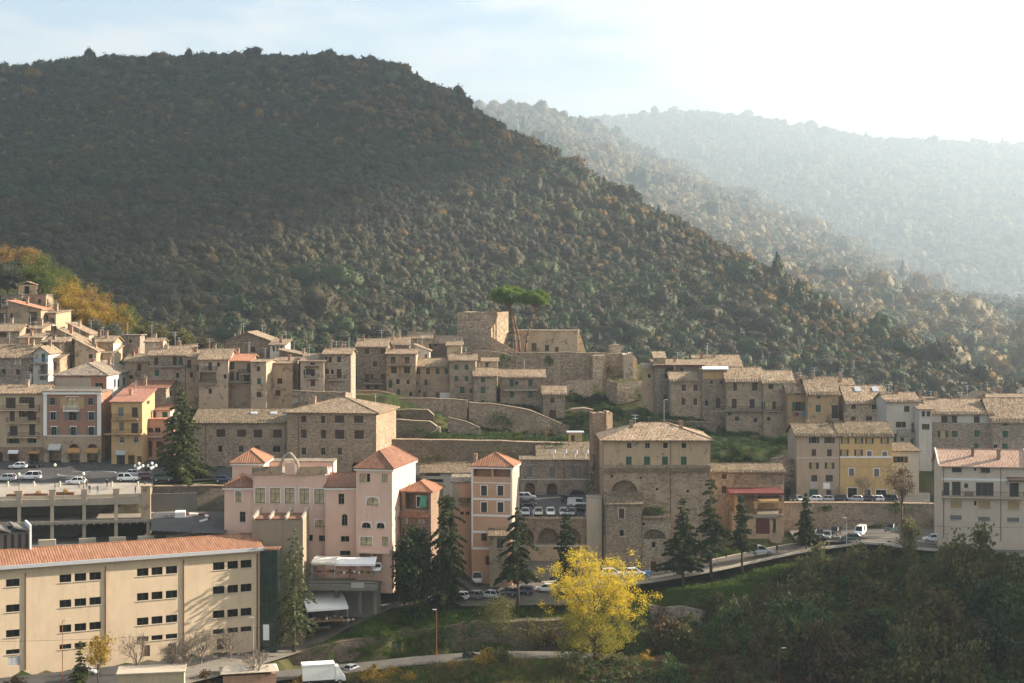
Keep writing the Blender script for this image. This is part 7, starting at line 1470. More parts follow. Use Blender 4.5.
# ---------------------------------------------------------------- people (one continuous skinned body each)
def person_mesh(seed, stride, top, legs, hair=(.03, .02, .015), arm=.2):
    s = [(0, 0, .95), (0, 0, 1.15), (0, 0, 1.38), (0, .0, 1.50), (0, .02, 1.60), (0, .03, 1.72), (.10, 0, .90), (.11, stride * .5, .50), (.12, stride * .9 - .03, .08), (.12, stride * .9 + .14, .04), (-.10, 0, .90), (-.11, -stride * .35, .50), (-.12, -stride, .10), (-.12, -stride + .13, .04),
         (.19, 0, 1.40), (.25, -stride * .4 - .02, 1.14), (.26, -stride * .5 + arm, .92), (.27, -stride * .5 + arm + .06, .84), (-.19, 0, 1.40), (-.25, stride * .3, 1.14), (-.26, stride * .5 + .08, .91), (-.27, stride * .5 + .12, .83)]
    e = [(0, 1), (1, 2), (2, 3), (3, 4), (4, 5), (0, 6), (6, 7), (7, 8), (8, 9), (0, 10), (10, 11), (11, 12), (12, 13), (2, 14), (14, 15), (15, 16), (16, 17), (2, 18), (18, 19), (19, 20), (20, 21)]
    r = [.15, .14, .16, .06, .085, .075, .095, .065, .045, .04, .095, .065, .045, .04, .065, .048, .036, .035, .065, .048, .036, .035]
    me = bpy.data.meshes.new('person'); me.from_pydata(s, e, []); o = bpy.data.objects.new('tmp', me); COL.objects.link(o); md_ = o.modifiers.new('s', 'SKIN'); sk = me.skin_vertices[0].data
    for i, v in enumerate(r): sk[i].radius = (v, v * .8)
    sk[0].use_root = True; o.modifiers.new('d', 'SUBSURF').levels = 1; dg = bpy.context.evaluated_depsgraph_get(); m2 = bpy.data.meshes.new_from_object(o.evaluated_get(dg)); bpy.data.objects.remove(o)
    for mt in (M['skin'], top, legs, M['rubber'], M['wood']): m2.materials.append(mt)
    for p in m2.polygons:
        c = p.center; p.use_smooth = True; ax = abs(c.x)
        p.material_index = 3 if c.z < .10 else 2 if c.z < .95 and ax < .215 else 0 if (c.z < .9) else 1 if c.z < 1.47 else 4 if (c.z > 1.68 or (c.y < .0 and c.z > 1.56)) else 0
    return m2
CL = {k: plain('cloth_' + k, c) for k, c in dict(black=(.02, .02, .022), navy=(.03, .04, .08), grey=(.18, .18, .18), white=(.62, .60, .57), red=(.30, .04, .04), brown=(.12, .07, .04), green=(.06, .10, .05), denim=(.07, .10, .17)).items()}
def person(label, p, rz, top, legs, stride=.12, seed=1): return tag(link('person', person_mesh(seed, stride, CL[top], CL[legs]), None, p, R(rz)), label, 'person', 'people in the town')
pz = lambda px, py: on_plane(px, py, PZ[0] + .07, PZ[1], PZ[2])
person('person in dark coat standing on the square left of the pair by the lamp', pz(89.5, 493.6), 20, 'navy', 'black', .05)
person('person in light grey top walking across the square', pz(97.8, 494), 160, 'grey', 'denim', .2)
person('person in black walking near the road side of the square', pz(107, 487.5), 200, 'black', 'black', .2)
person('person in red at the right end of the square by the brick pier', pz(135.4, 494), 90, 'red', 'black', .05)
person('person in brown coat behind the white hatchback on the square', pz(86.8, 487.5), 60, 'brown', 'black', .1)
person('person in white top beside the square planter', pz(79, 488.5), 300, 'white', 'denim', .15)
person('person leaning by the corner pier in dark clothes', pz(144.8, 491), 180, 'black', 'navy', .03)
person('person in black walking on the market street', PT(354, 618.5, 260), 45, 'black', 'navy', .22)
person('person in white shirt behind the market tables', PT(338, 622, 261), 200, 'white', 'black', .05)
person('person in red jacket beside the motorcycles', PT(383.5, 618.8, 261.4), 300, 'red', 'denim', .05)
person('person in green at the white canopied stall', PT(322, 626, 260.4), 120, 'green', 'black', .05)
person('person in dark clothes on the rising road beside the silver estate car', rd(777, 553, 22.8), 300, 'black', 'black', .15)
person('person in red on the market deck', PT(350, 577.5, 258.8), 200, 'red', 'black', .05)
person('person in dark clothes by the red bin at the tower foot', rd(648.5, 577, 19.4), 20, 'navy', 'black', .1)

# ---------------------------------------------------------------- lamps, signs, poles, planters
def lamp(label, base, hgt, mat='iron', arm=0., globe=1, sc=1., head='globe', name='street_lamp'):
    t_ = thing(name, label, 'street lamp', base, 0, 'street lamps'); m_ = MB(); m_.tube((0, 0, -.3), (0, 0, .8), .10, .08, 8); m_.tube((0, 0, .8), (0, 0, hgt), .065, .045, 7)
    if arm: m_.tube((0, 0, hgt), (arm, 0, hgt + .25), .045, .035, 6)
    m_.build('post', M[mat], t_)
    if head == 'globe':
        pos = [(0, 0, hgt + .25)] if globe == 1 else [(.75 * math.cos(a), .75 * math.sin(a), hgt - .15 - .4 * (k % 2)) for k, a in enumerate(np.linspace(0, 6.28, globe + 1)[:-1])] + [(0, 0, hgt + .3)]
        for x_, y_, z_ in pos:
            g_ = MB(); rings = [[(x_ + rr * math.cos(a), y_ + rr * math.sin(a), z_ + zz) for a in np.linspace(0, 6.28, 9)[:-1]] for rr, zz in ((.08, -.28), (.22, -.15), (.27, .05), (.2, .22), (.06, .32))]; g_.loft(rings); l_ = g_.build('lantern', M['lamp_glass'], t_)
            if globe > 1: a_ = MB(); a_.tube((0, 0, z_ - .5), (x_, y_, z_ - .3), .03, n=5); a_.build('bracket', M[mat], t_)
    else: g_ = MB(); g_.loft([[(arm - .15, -.12, hgt + .2), (arm - .15, .12, hgt + .2), (arm - .15, .1, hgt + .32), (arm - .15, -.1, hgt + .32)], [(arm + .55, -.1, hgt + .25), (arm + .55, .1, hgt + .25), (arm + .55, .08, hgt + .33), (arm + .55, -.08, hgt + .33)]]); g_.build('lamp_head', M['lamp_glass'], t_)
    return t_
lamp('iron lantern lamp at the left planter of the square', pz(19, 495), 3.6)
lamp('tall iron lantern lamp in the middle of the square by the planters', pz(55, 488.5), 4.2)
lamp('iron lantern lamp beside the standing pair on the square', pz(83.5, 491.5), 3.1)
lamp('black cluster lamp with many white globes by the corner pier', pz(139, 486), 4.0, globe=4)
lamp('second cluster lamp with white globes nearest the cedar', pz(152, 487.5), 4.3, globe=4)
lamp('tall red brown pole lamp in front of the school', PT(62.5, 684, 229), 9.6, 'rust_pole', .6, head='arm')
lamp('grey pole lamp among bare trees at the school corner', PT(253.5, 664, 246), 7.4, 'zinc', -.5, head='arm')
lamp('rust coloured pole lamp at the grassy bank wall', PT(436.5, 655, 249.5), 7.3, 'rust_pole', -.5, head='arm')
lamp('slender grey lamp on the outer edge of the road below the retaining wall', rd(846.5, 543, 24.2), 4.5, 'zinc', -.5, head='arm')
lamp('grey lamp post between the two tall trees on the rising road', rd(717, 565.5, 20.8), 4.6, 'zinc', -.4, head='arm')
lamp('slim lamp leaning over the lower road on the shaded slope', PT(779, 684, 243.5), 5.6, 'rust_pole', .6, head='arm')
lamp('tall thin pole with insulators above the grass terrace', on_ground(664, 434), 7.5, 'zinc', .3, head='arm', name='utility_pole')
for i, (x0, x1, y0) in enumerate(((6, 22, 497.5), (24, 48, 497), (52, 74, 495.5))):
    a, b = pz(x0, y0), pz(x1, y0); t_ = thing('planter', ['long rust brown planter at the left picture edge of the square', 'long rust brown planter under the tall lantern lamp', 'long rust brown planter nearest the standing pair'][i], 'planter', a, math.atan2(b.y - a.y, b.x - a.x), 'planters on the square'); L = (b - a).length
    m_ = MB(); m_.box(0, 0, 0, L, 1.0, .55); m_.box(.08, .08, .553, L - .08, .92, .57); m_.build('box', M['rust_tile'], t_); link('plants', mk_bush(70 + i, .9, .8, 'leaf_gold', 180, .1, 8), t_, (L * .6, .5, .55))
for i in range(6):
    p = pz(8 + i * 26, 486.2); t_ = thing('bollard', 'grey stone bollard along the road edge of the square', 'bollard', p, 0, 'bollards along the square'); m_ = MB(); m_.loft([[(rr * math.cos(a), rr * math.sin(a), zz) for a in np.linspace(0, 6.28, 9)[:-1]] for rr, zz in ((.2, -.1), (.17, .7), (.2, .75), (.2, .85), (.1, .95))]); m_.build('post', M['surround'], t_)
s_ = thing('round_sign', 'red and white round traffic sign on a post at the school corner', 'traffic sign', PT(201.5, 664, 243)); m_ = MB(); m_.tube((0, 0, -.3), (0, 0, 2.4), .04, n=6); m_.build('post', M['zinc'], s_)
m_ = MB(); rg = lambda y, rr: [(rr * math.cos(a), y, 2.6 + rr * math.sin(a)) for a in np.linspace(0, 6.28, 17)[:-1]]; m_.loft([rg(-.05, .42), rg(-.08, .42)], 0); m_.loft([rg(-.081, .28), rg(-.09, .28)], 1); m_.build('disc', [M['awning_red'], M['awning_white']], s_)
b_ = thing('waste_bins', 'red and blue waste bins at the old palazzo foot', 'bin', rd(645, 577.5, 19.3)); m_ = MB()
for x_, k in ((-.8, 0), (.5, 1)): m_.loft([[(x_ - .45, -.35, 0), (x_ + .45, -.35, 0), (x_ + .45, .35, 0), (x_ - .45, .35, 0)], [(x_ - .55, -.45, 1.1), (x_ + .55, -.45, 1.1), (x_ + .55, .45, 1.1), (x_ - .55, .45, 1.1)], [(x_ - .5, -.3, 1.3), (x_ + .5, -.3, 1.3), (x_ + .5, .4, 1.3), (x_ - .5, .4, 1.3)]], k)
m_.build('bin', [M['awning_red'], M['cloth_blue']], b_)
# guard rail along the outer edge of the rising road
# ---------------------------------------------------------------- trees that can be told apart
def base(px, py, D=None): 
    if D is None: return on_ground(px, py)
    p = PT(px, py, D); return Vector((p.x, p.y, min(p.z, gz(p.x, p.y)) if abs(p.z - gz(p.x, p.y)) < 1.5 else p.z))
def tree_to(px, ytop, pos, meshfn, name, label, cat='tree', group=None, rz=None, **k):
    """a tree whose height is that of the photo: from its foot to the row ytop"""
    Hh = ZC + (HY - ytop) * pos.y / F - pos.z; return plant(name, label, cat, meshfn(Hh), pos, random.uniform(0, 6.28) if rz is None else rz, 1., group)
tree_to(181, 386, PT(181, 482, 297), lambda H_: mk_conifer(3, H_, 6.2, 'leaf_cedar', 30, 15000, .36, .22, .72, .05, arms=8), 'cedar', 'big broad cedar at the right end of the square, olive green in the sun', 'conifer')
tree_to(415, 523, base(415, 614, 259), lambda H_: mk_broad(4, H_, 3.0, 'leaf_dark', 120, 15000, .26, .17, .2, 'bark', .03, .22), 'cypress_tree', 'dense dark rounded cypress left of the drooping deodar', 'conifer')
tree_to(448, 494, base(448, 613, 260.5), lambda H_: mk_conifer(5, H_, 4.6, 'leaf_deodar', 26, 13000, .34, .42, .30, .08, arms=6, gap=.45), 'deodar_tree', 'tall drooping deodar between the dark cypress and the terracotta house', 'conifer')
tree_to(518, 506, base(518, 602, 261), lambda H_: mk_conifer(6, H_, 3.3, 'leaf_deodar', 22, 8500, .32, .38, .40, .24, arms=6, gap=.45), 'deodar_tree', 'dark drooping deodar in front of the terracotta house corner', 'conifer')
tree_to(566, 509, base(566, 590, 266), lambda H_: mk_conifer(7, H_, 2.7, 'leaf_dark', 26, 8000, .28, .15, .6, .1, arms=8), 'spruce_tree', 'slim dark spruce before the arcade behind the yellow tree', 'conifer')
tree_to(684, 497, base(683, 584, 268), lambda H_: mk_conifer(8, H_, 4.3, 'leaf_deodar', 26, 10000, .34, .18, .75, .16, arms=8), 'spruce_tree', 'broad dark spruce at the right corner of the old palazzo', 'conifer')
tree_to(712, 478, base(711, 576, 270), lambda H_: mk_conifer(9, H_, 3.9, 'leaf_deodar', 24, 6000, .32, .3, .5, .22, arms=6, gap=.6), 'deodar_tree', 'thin ragged deodar between the old palazzo and the red awning', 'conifer')
tree_to(742, 494, base(742, 569, 274), lambda H_: mk_conifer(10, H_, 2.5, 'leaf_deodar', 24, 5000, .3, .2, .55, .25, arms=7), 'spruce_tree', 'narrow spruce in front of the red garage door', 'conifer')
tree_to(805, 492, base(806, 549, 281), lambda H_: mk_conifer(11, H_, 2.3, 'leaf_deodar', 22, 6000, .28, .2, .75, .14, arms=8), 'spruce_tree', 'small spruce standing alone before the long retaining wall', 'conifer')
tree_to(291, 527, base(294, 651, 250), lambda H_: mk_conifer(12, H_, 3.9, 'leaf_cedar', 28, 3300, .30, .42, .5, .14, arms=6, gap=.6), 'deodar_tree', 'sunlit thin weeping deodar in front of the grey concrete block', 'conifer')
YP = base(595, 668, 245); YH = ZC + (HY - 546) * YP.y / F - YP.z
leafmat('leaf_lime', [(.16, .17, .02), (.30, .27, .03), (.42, .34, .04)], .45)
(ya_, yb2_), yc_ = mk_spray(13, YH, 8.7, .48, ('leaf_yellow', 'leaf_lime'))
yt_ = plant('yellow_tree', 'big bright yellow autumn tree above the lower road', 'tree', (ya_, yc_), YP, .7); link('lower_crown', yb2_, yt_)
for sd, px, yt, yb, D, r, up, lab in ((1, 230, 617, 664, 244, 3.6, .5, 'bare vase shaped tree at the school corner'), (2, 201, 618, 668, 240, 3.2, .5, 'bare tree left of the vase shaped one before the school'), (3, 137, 620, 676, 234, 4.0, .5, 'spreading bare tree before the middle of the school'), (4, 184, 622, 690, 228, 2.6, .9, 'bare poplar with upright pale stems by the yellow kiosk'), (5, 172, 630, 690, 229, 2.0, 1., 'slender bare poplar left of the upright pale stems'),
                                   (6, 866, 468, 502, 305, 3.2, .6, 'bare tree in front of the yellow house doorway'), (7, 546, 418, 441, 340, 2.6, .6, 'bare bushy tree on the garden wall below the castle row'), (8, 838, 482, 503, 304, 1.8, .7, 'small bare tree at the corner of the yellow house'), (9, 733, 642, 684, 243, 4.0, .6, 'dark bare tree rising beside the lower road'), (10, 767, 645, 686, 242, 3.4, .6, 'dark bare tree next to the slim leaning lamp'), (11, 256, 634, 690, 233, 2.4, .7, 'thin bare tree beside the canvas roofed stall')):
    plant('bare_tree', lab, 'tree', (mk_bare(sd, (yb - yt) * D / F, r, 'bark_pale' if sd not in (9, 10) else 'bark', 5, up),), PT(px, yb, D) if sd not in (7,) else on_ground(px, yb), group=None)
tree_to(901, 462, PT(902, 528, 294), lambda H_: mk_broad(31, H_, 3.2, 'leaf_brown', 34, 2600, .15, .18, .2, 'bark', .35), 'thin_tree', 'thin brown leaved tree before the retaining wall near the pale house')
tree_to(911, 512, base(909, 578), lambda H_: mk_broad(32, H_, 2.0, 'leaf_olive', 26, 3000, .17, .2, .25, 'bark', .2), 'ivy_tree', 'narrow ivy clad tree rising from the thicket before the white hatchback')
tree_to(82, 640, PT(80, 692, 227), lambda H_: mk_conifer(33, H_, 1.6, 'leaf_green', 16, 3000, .2, .1, .7, .05), 'young_conifer', 'small bright green conifer before the school by the bottom edge', 'conifer')
tree_to(97, 634, PT(98, 690, 228), lambda H_: mk_broad(34, H_, 2.2, 'leaf_gold', 26, 1800, .17, .14, .22, 'bark', .35), 'young_tree', 'thin yellow green tree right of the small conifer')
tree_to(497, 593, on_ground(497, 640, 236), lambda H_: mk_broad(35, H_, 4.0, 'leaf_olive', 40, 4600, .12, .1, .2, 'bark', .1), 'thin_tree', 'half bare olive brown tree on the grassy bank below the yard')
tree_to(880, 420, PT(905, 500, 306), lambda H_: mk_broad(36, 5, 2.0, 'leaf_brown', 20, 900, .14, .15, .25), 'thin_tree', 'brown shrubby tree at the corner of the small grey house') if 0 else None
for i, (px, yt, yb, D, r, m_, lab) in enumerate(((-6, 250, 292, 386, 4.4, 'leaf_brown', 'brown tree cut by the left edge above the town'), (8, 262, 298, 382, 4.0, 'leaf_grey', 'grey brown tree at the left edge just behind the roof terrace'), (46, 272, 304, 378, 4.0, 'leaf_green', 'green tree just above the roof terrace dormer'), (84, 290, 330, 386, 4.6, 'leaf_rust', 'rusty gold tree behind the middle golden tree'), (6, 244, 285, 392, 3.6, 'leaf_rust', 'rust brown tree at the left edge above the roof terrace'), (27, 243, 280, 398, 4.4, 'leaf_rust', 'rust brown tree at the top of the left slope'), (17, 258, 292, 388, 3.8, 'leaf_dark', 'dark tree right behind the roof terrace dormer'), (36, 253, 296, 386, 5.2, 'leaf_green', 'large bright green tree behind the roof terrace'), (52, 257, 300, 388, 5.0, 'leaf_green', 'green tree between the large green one and the golden ones'), (70, 273, 305, 392, 3.4, 'leaf_green', 'green tree top peeping over the golden trees'),
        (62, 281, 314, 382, 4.6, 'leaf_gold', 'golden tree right of the flat topped house'), (78, 280, 320, 384, 4.8, 'leaf_gold', 'golden tree in the middle of the left slope'), (92, 288, 328, 382, 5.0, 'leaf_rust', 'orange brown tree among the golden ones'), (71, 297, 330, 376, 4.4, 'leaf_gold', 'lower golden tree above the white balcony house'), (105, 290, 322, 388, 2.8, 'leaf_green', 'small dark green tree on the edge of the golden wood'), (86, 306, 336, 374, 4.0, 'leaf_gold', 'bright gold tree just over the house roofs'), (104, 302, 338, 378, 4.4, 'leaf_gold', 'golden tree right of the bright gold one'), (117, 306, 341, 380, 3.6, 'leaf_gold', 'yellow green tree second from the right end of the golden wood'),
        (127, 306, 344, 382, 3.4, 'leaf_green', 'yellow green tree at the right end of the golden wood'), (112, 322, 346, 372, 3.4, 'leaf_grey', 'grey olive tree below the golden wood'), (68, 316, 336, 372, 2.6, 'leaf_grey', 'grey olive tree beside the white balcony house'), (97, 318, 342, 371, 2.6, 'leaf_grey', 'small grey olive between two golden trees'), (150, 338, 362, 396, 3.6, 'leaf_olive', 'dull green tree behind the small square stone tower'), (165, 338, 364, 398, 3.8, 'leaf_brown', 'brown tree behind the broken white gable'))):
    p = PT(px, yb, D); tree_to(px, yt, p, lambda H_: mk_broad(50 + i, H_, r * 1.12, m_, 44, 8000, .17, .2, .16, 'bark', .05), 'autumn_tree', lab)
leafmat('leaf_moss', [(.06, .058, .018), (.10, .092, .028), (.15, .13, .04)], .3)
# ---------------------------------------------------------------- shrubs one can tell apart
KB = {}
for i, (k, m_) in enumerate((('olive', 'leaf_olive'), ('brown', 'leaf_brown'), ('dark', 'leaf_ivy'), ('gold', 'leaf_gold'), ('green', 'leaf_green'), ('deep', 'leaf_dark'), ('moss', 'leaf_moss'))): KB[k] = [mk_bush(100 + 7 * i + j, 2.0, 2.4, m_, 2400, .13, 30 + j * 6) for j in range(3)]
def bush(px, py, k, sc, label, group, z=1.0, D=None, name='shrub'):
    p = on_ground(px, py, D or 200); p.z -= .3; s = sc; return plant(name, label, 'shrub', KB[k][random.randint(0, 2)], p, random.uniform(0, 6.28), (s, s, s * z), group)
rb = random.Random(4); TH = {'olive': 'shaggy olive green shrub in the shaded thicket below the rising road', 'brown': 'withered brown shrub in the shaded thicket below the rising road', 'dark': 'dark ivy covered shrub in the shaded thicket below the rising road', 'deep': 'blackish evergreen shrub in the shaded thicket below the rising road', 'moss': 'yellowish green shrub in the shaded thicket below the rising road'}
for i in range(170):
    px = rb.uniform(655, 1035); f = rb.random(); y0 = float(np.interp(px, [650, 740, 780, 830, 900, 1035], [628, 612, 590, 560, 562, 580])); py = y0 + (690 - y0) * f; k = rb.choices(['olive', 'brown', 'dark', 'deep', 'moss'], [4, 4, 5, 3, 3])[0]
    bush(px, py, k, rb.choice([.7, .9, 1.1, 1.3, 1.7, 2.2]) * (1.2 if px > 780 else .8), TH[k], 'shrubs of the shaded thicket', rb.uniform(.9, 1.5))
for px, py, k, sc, z, lab in ((795, 604, 'olive', 2.0, 1.3, 'tall shaggy olive shrub highest in the thicket'), (862, 600, 'olive', 1.5, 1.6, 'yellow leaved climber hung over the thicket'), (1000, 590, 'brown', 1.7, 1.2, 'pale brown bush at the right picture edge below the pale house'), (918, 600, 'olive', 1.3, 1.9, 'yellow vine covered shrub under the ivy clad tree'), (775, 640, 'olive', 1.8, 1.2, 'broad olive shrub left of the yellow leaved climber')):
    bush(px, py, k, sc, lab, None, z)
for px, py, k, sc, lab in ((645, 664, 'gold', 1.0, 'brown gold shrub at the right foot of the yellow tree'), (660, 648, 'brown', 1.4, 'rusty bush right of the yellow tree'), (487, 665, 'gold', 1.5, 'golden brown bush on the near side of the lower road'), (500, 664, 'olive', 1.4, 'olive bush right of the golden brown one'), (455, 668, 'gold', .8, 'small golden bush below the rust coloured lamp'), (548, 640, 'brown', 1.6, 'brown bush at the left foot of the yellow tree'), (535, 632, 'olive', 1.3, 'olive bush against the bank wall'), (575, 668, 'olive', 1.5, 'green bush under the yellow tree crown'), (620, 668, 'olive', 1.4, 'olive shrub on the near verge under the yellow tree'),
                           (390, 676, 'gold', 1.0, 'yellow bush right of the hatchback on the near verge'), (372, 682, 'gold', 1.2, 'straw yellow bush beside the white truck'), (410, 681, 'gold', .9, 'low straw coloured bush on the near verge'), (470, 560 + 70, 'dark', 1.2, 'dark bush on the bank wall under the deodar'), (848, 682, 'gold', .9, 'orange leaved bush at the bottom edge'), (350, 650, 'dark', .7, 'small green bush sprouting from the bank wall'), (205, 690, 'brown', 1.4, 'dry brown bush before the canvas roofed stall'), (300, 690, 'gold', 1.0, 'dry golden bush left of the white truck'), (15, 690, 'brown', 1.0, 'dry bush at the bottom left edge')):
    bush(px, py, k, sc, lab, 'bushes along the lower road')
GT = {'dark': 'dark ivy shrub on the green terrace below the castle row', 'green': 'fresh green shrub on the green terrace below the castle row'}
for i in range(22): k = rb.choice(['dark', 'green', 'dark']); bush(rb.uniform(438, 566), rb.uniform(424, 441), k, rb.uniform(.45, .9), GT[k], 'shrubs on the garden terrace', .8)
for i in range(20): bush(rb.uniform(568, 618), rb.uniform(392, 415), rb.choice(['dark', 'dark', 'deep']), rb.uniform(.6, 1.1), 'ivy clump on the steep bank under the castle buttress', 'ivy under the castle', .9)
for i in range(22): bush(rb.uniform(172, 256), rb.uniform(398, 412), rb.choice(['dark', 'deep', 'deep']), rb.uniform(.7, 1.4), 'dark shrub in the gully between the houses and the long mossy roof', 'shrubs in the gully', 1.)
for i in range(30): bush(rb.uniform(690, 798), rb.uniform(436, 464), rb.choice(['dark', 'deep', 'dark']), rb.uniform(.5, .95), 'low dark green shrub on the grass terrace above the restaurant', 'shrubs on the grass terrace', .55)
for px, py in ((690, 436), (742, 432), (780, 445), (622, 402), (640, 415), (655, 425)): bush(px, py, 'dark', 1.2, 'ivy mound at the foot of the right upper row walls', 'ivy at the right upper row', 1.)
for px, py, k, sc, lab in ((142, 339, 'moss', 2.3, 'mossy green tree crown right of the golden wood behind the roofs'), (155, 341, 'olive', 2.0, 'olive shrub behind the broken white gable'), (172, 345, 'moss', 2.2, 'mossy shrub on the slope behind the long iron balcony house'), (190, 348, 'olive', 2.0, 'olive shrub behind the open dark loft'), (205, 351, 'brown', 1.8, 'brown shrub left of the brown gabled house')): bush(px, py, k, sc, lab, None, 1.1)
# ivy on walls
def ivy(label, px0, px1, py0, py1, D, n, seed, mat='leaf_ivy'):
    rs = np.random.RandomState(seed); a = PT(px0, py1, D); b = PT(px1, py0, D); k = 7; cl = np.stack([rs.uniform(a.x, b.x, k), np.zeros(k), rs.uniform(a.z, b.z, k)], 1)
    C = crown_points(rs, n, cl, np.array([(b.x - a.x) * .16, .14, (b.z - a.z) * .15])); C[:, 1] = -np.abs(C[:, 1]) ; c = np.array([(a.x + b.x) / 2, D, a.z]); C[:, 0] -= c[0]; C[:, 2] -= c[2]; V, Fq = leaves(C, .16, rs)
    return tag(link('wall_ivy', np_mesh('foliage', V, Fq, M[mat]), None, Vector(c)), label, 'ivy')
for i, (lab, a) in enumerate((('ivy hanging from the middle of the castle terrace wall', (545, 556, 356, 370, 397.4)), ('weeds under the tall pale castle buttress', (592, 606, 384, 398, 393.2)), ('ivy on the foot wall left of the castle terrace', (500, 512, 356, 366, 395.8)), ('tufts of weeds on the ruined end wall of the castle', (606, 622, 366, 378, 398.3)), ('creeper over the bastion side', (632, 644, 388, 404, 379)), ('weeds on the second tier of garden wall', (392, 412, 411, 421, 344.2)), ('ivy on the lowest dark garden wall', (395, 425, 424, 436, 335)), ('ivy over the right end of the sloping garden wall', (530, 556, 420, 436, 348)), ('weeds along the great wall under the yellow kiosk', (575, 598, 446, 456, 314)), ('dry weeds on the great wall behind the terracotta house', (470, 510, 448, 462, 313.6)), ('moss and weeds on the stone wall above the lower road', (420, 470, 630, 648, 254.2)), ('ivy falling over the bank wall left of the yellow tree', (515, 545, 622, 645, 255.4)))): ivy(lab, *a, 420, 40 + i, ('leaf_ivy', 'leaf_olive')[i % 2])
ivy('ivy hanging over the top of the long retaining wall near the brown leaved tree', 890, 920, 502, 514, 298.4, 600, 1); ivy('ivy patch on the long retaining wall below the grey beige house', 820, 838, 504, 511, 298, 300, 2); ivy('weedy growth on the great wall above the long shed', 418, 440, 448, 466, 312, 500, 3, 'leaf_olive'); ivy('ivy climbing the pale pier', 602, 606, 505, 535, 279.8, 260, 4); ivy('green creeper on the castle garden wall', 488, 510, 410, 424, 350, 600, 5); ivy('weeds on the top of the great wall beside the kiosk', 545, 565, 441, 448, 314, 260, 6); ivy('dark creeper on the brick tower side', 588, 594, 455, 492, 293.4, 420, 7); ivy('creeper on the left garden wall of the castle row', 418, 430, 408, 418, 352.4, 300, 8)

for lab, a, b, sag in (('thin overhead cable crossing low in front of the school', PT(-20, 642, 226), PT(262, 627, 246), .5), ('thin overhead cable strung before the pale house', PT(846, 520, 268), PT(1060, 526, 262), .7)):
    mb = MB(); prev = None; c = a.copy()
    for k in range(17):
        q = a.lerp(b, k / 16) - Vector((0, 0, sag * math.sin(math.pi * k / 16))) - c
        if prev is not None: mb.tube(prev, q, .022, n=4, cap=False)
        prev = q
    tag(mb.build('overhead_cable', M['iron'], None, loc=c), lab, 'cable')

# ---------------------------------------------------------------- ground cover
def cover(name, label, cat, n, xr, yr, kinds_, sc, seed, ok, zs=1.):
    rs = np.random.RandomState(seed); X = rs.uniform(*xr, n); Y = rs.uniform(*yr, n); px = CX + X / Y * F; Z = np.array([gz(a, b) for a, b in zip(X, Y)]); py = HY + (ZC - Z) / Y * F
    far = np.ones(n, bool)
    for s in SURF:
        if s[0] == 'r':
            C = s[1]; d = np.min(np.hypot(X[:, None] - C[None, :, 0], Y[:, None] - C[None, :, 1]), 1); far &= d > s[2] + (.2 if name == 'grass' else .9)
    m_ = far & ok(px, py, X, Y); X, Y, Z = X[m_], Y[m_], Z[m_]; k = len(X); s = sc * rs.lognormal(0, .3, k); S = np.stack([s, s, s * zs * rs.uniform(.7, 1.2, k)], 1)
    return scatter(name, kinds_, np.stack([X, Y, Z - .08], 1), S, rs.randint(0, len(kinds_), k), label, cat)
sm = [mk_bush(200 + i, 1.0, .9, m_, 420, .11, 9) for i, m_ in enumerate(('leaf_olive', 'leaf_brown', 'leaf_ivy', 'leaf_ivy', 'leaf_brown', 'leaf_olive'))]
cover('undergrowth', 'dark tangled undergrowth covering the slope below the rising road', 'undergrowth', 11000, (12, 125), (226, 284), sm, .95, 3, lambda px, py, X, Y: (px > 560) & (px < 1120) & (Y < 283) & (py > np.interp(px, [560, 650, 740, 780, 830, 900, 1120], [650, 614, 598, 578, 550, 550, 556])) & (py < 720))
leafmat('blade', [(.050, .092, .012), (.080, .135, .018), (.12, .17, .028)], .35); leafmat('blade_dry', [(.10, .095, .03), (.17, .14, .05), (.22, .18, .07)], .35)
def mk_tuft(seed, m_, n=70, h=.35, r=.7):
    rs = np.random.RandomState(seed); a = rs.rand(n) * 6.28; q = np.sqrt(rs.rand(n)) * r; b = np.stack([np.cos(a) * q, np.sin(a) * q, np.zeros(n)], 1); d = rs.normal(size=(n, 3)) * .4; d[:, 2] = 1; hh = h * rs.uniform(.5, 1.3, (n, 1)); w_ = np.stack([-np.sin(a * 3), np.cos(a * 3), 0 * a], 1) * .035
    V = np.empty((n, 4, 3)); V[:, 0] = b - w_; V[:, 1] = b + w_; V[:, 2] = b + d * hh + w_ * .3; V[:, 3] = b + d * hh - w_ * .3; return np_mesh('tuft', V.reshape(-1, 3), np.arange(4 * n).reshape(-1, 4), M[m_])
tf = [mk_tuft(i, 'blade') for i in range(3)]; td = [mk_tuft(9 + i, 'blade_dry', 60, .45) for i in range(2)]; leafmat('blade_dark', [(.022, .038, .009), (.036, .058, .013), (.055, .078, .02)], .3); tk_ = [mk_tuft(19 + i, 'blade_dark') for i in range(2)]
cover('grass', 'bright green grass on the bank above the stone wall', 'grass', 5200, (-42, 30), (249, 264), tf, 1., 5, lambda px, py, X, Y: (py < 656) & (px < 720))
cover('grass', 'dark green grass on the shaded slope beside the rising road', 'grass', 9000, (18, 105), (250, 290), tf, 1.1, 6, lambda px, py, X, Y: (px > 600) & (py > 538) & (Y < 286))
cover('grass', 'dry yellow green grass on the near verge of the lower road', 'grass', 6000, (-30, 40), (226, 247), tf[:1] + td, 1.1, 7, lambda px, py, X, Y: (px > 350) & (px < 760) & (py > 655))
cover('grass', 'grass of the hillside terraces below the castle and the right upper row', 'grass', 5200, (-30, 75), (302, 392), tk_, 1.2, 8, lambda px, py, X, Y: ((px > 434) & (px < 620) & (py > 380) & (py < 446)) | ((px > 640) & (px < 800) & (py > 415) & (py < 468)))

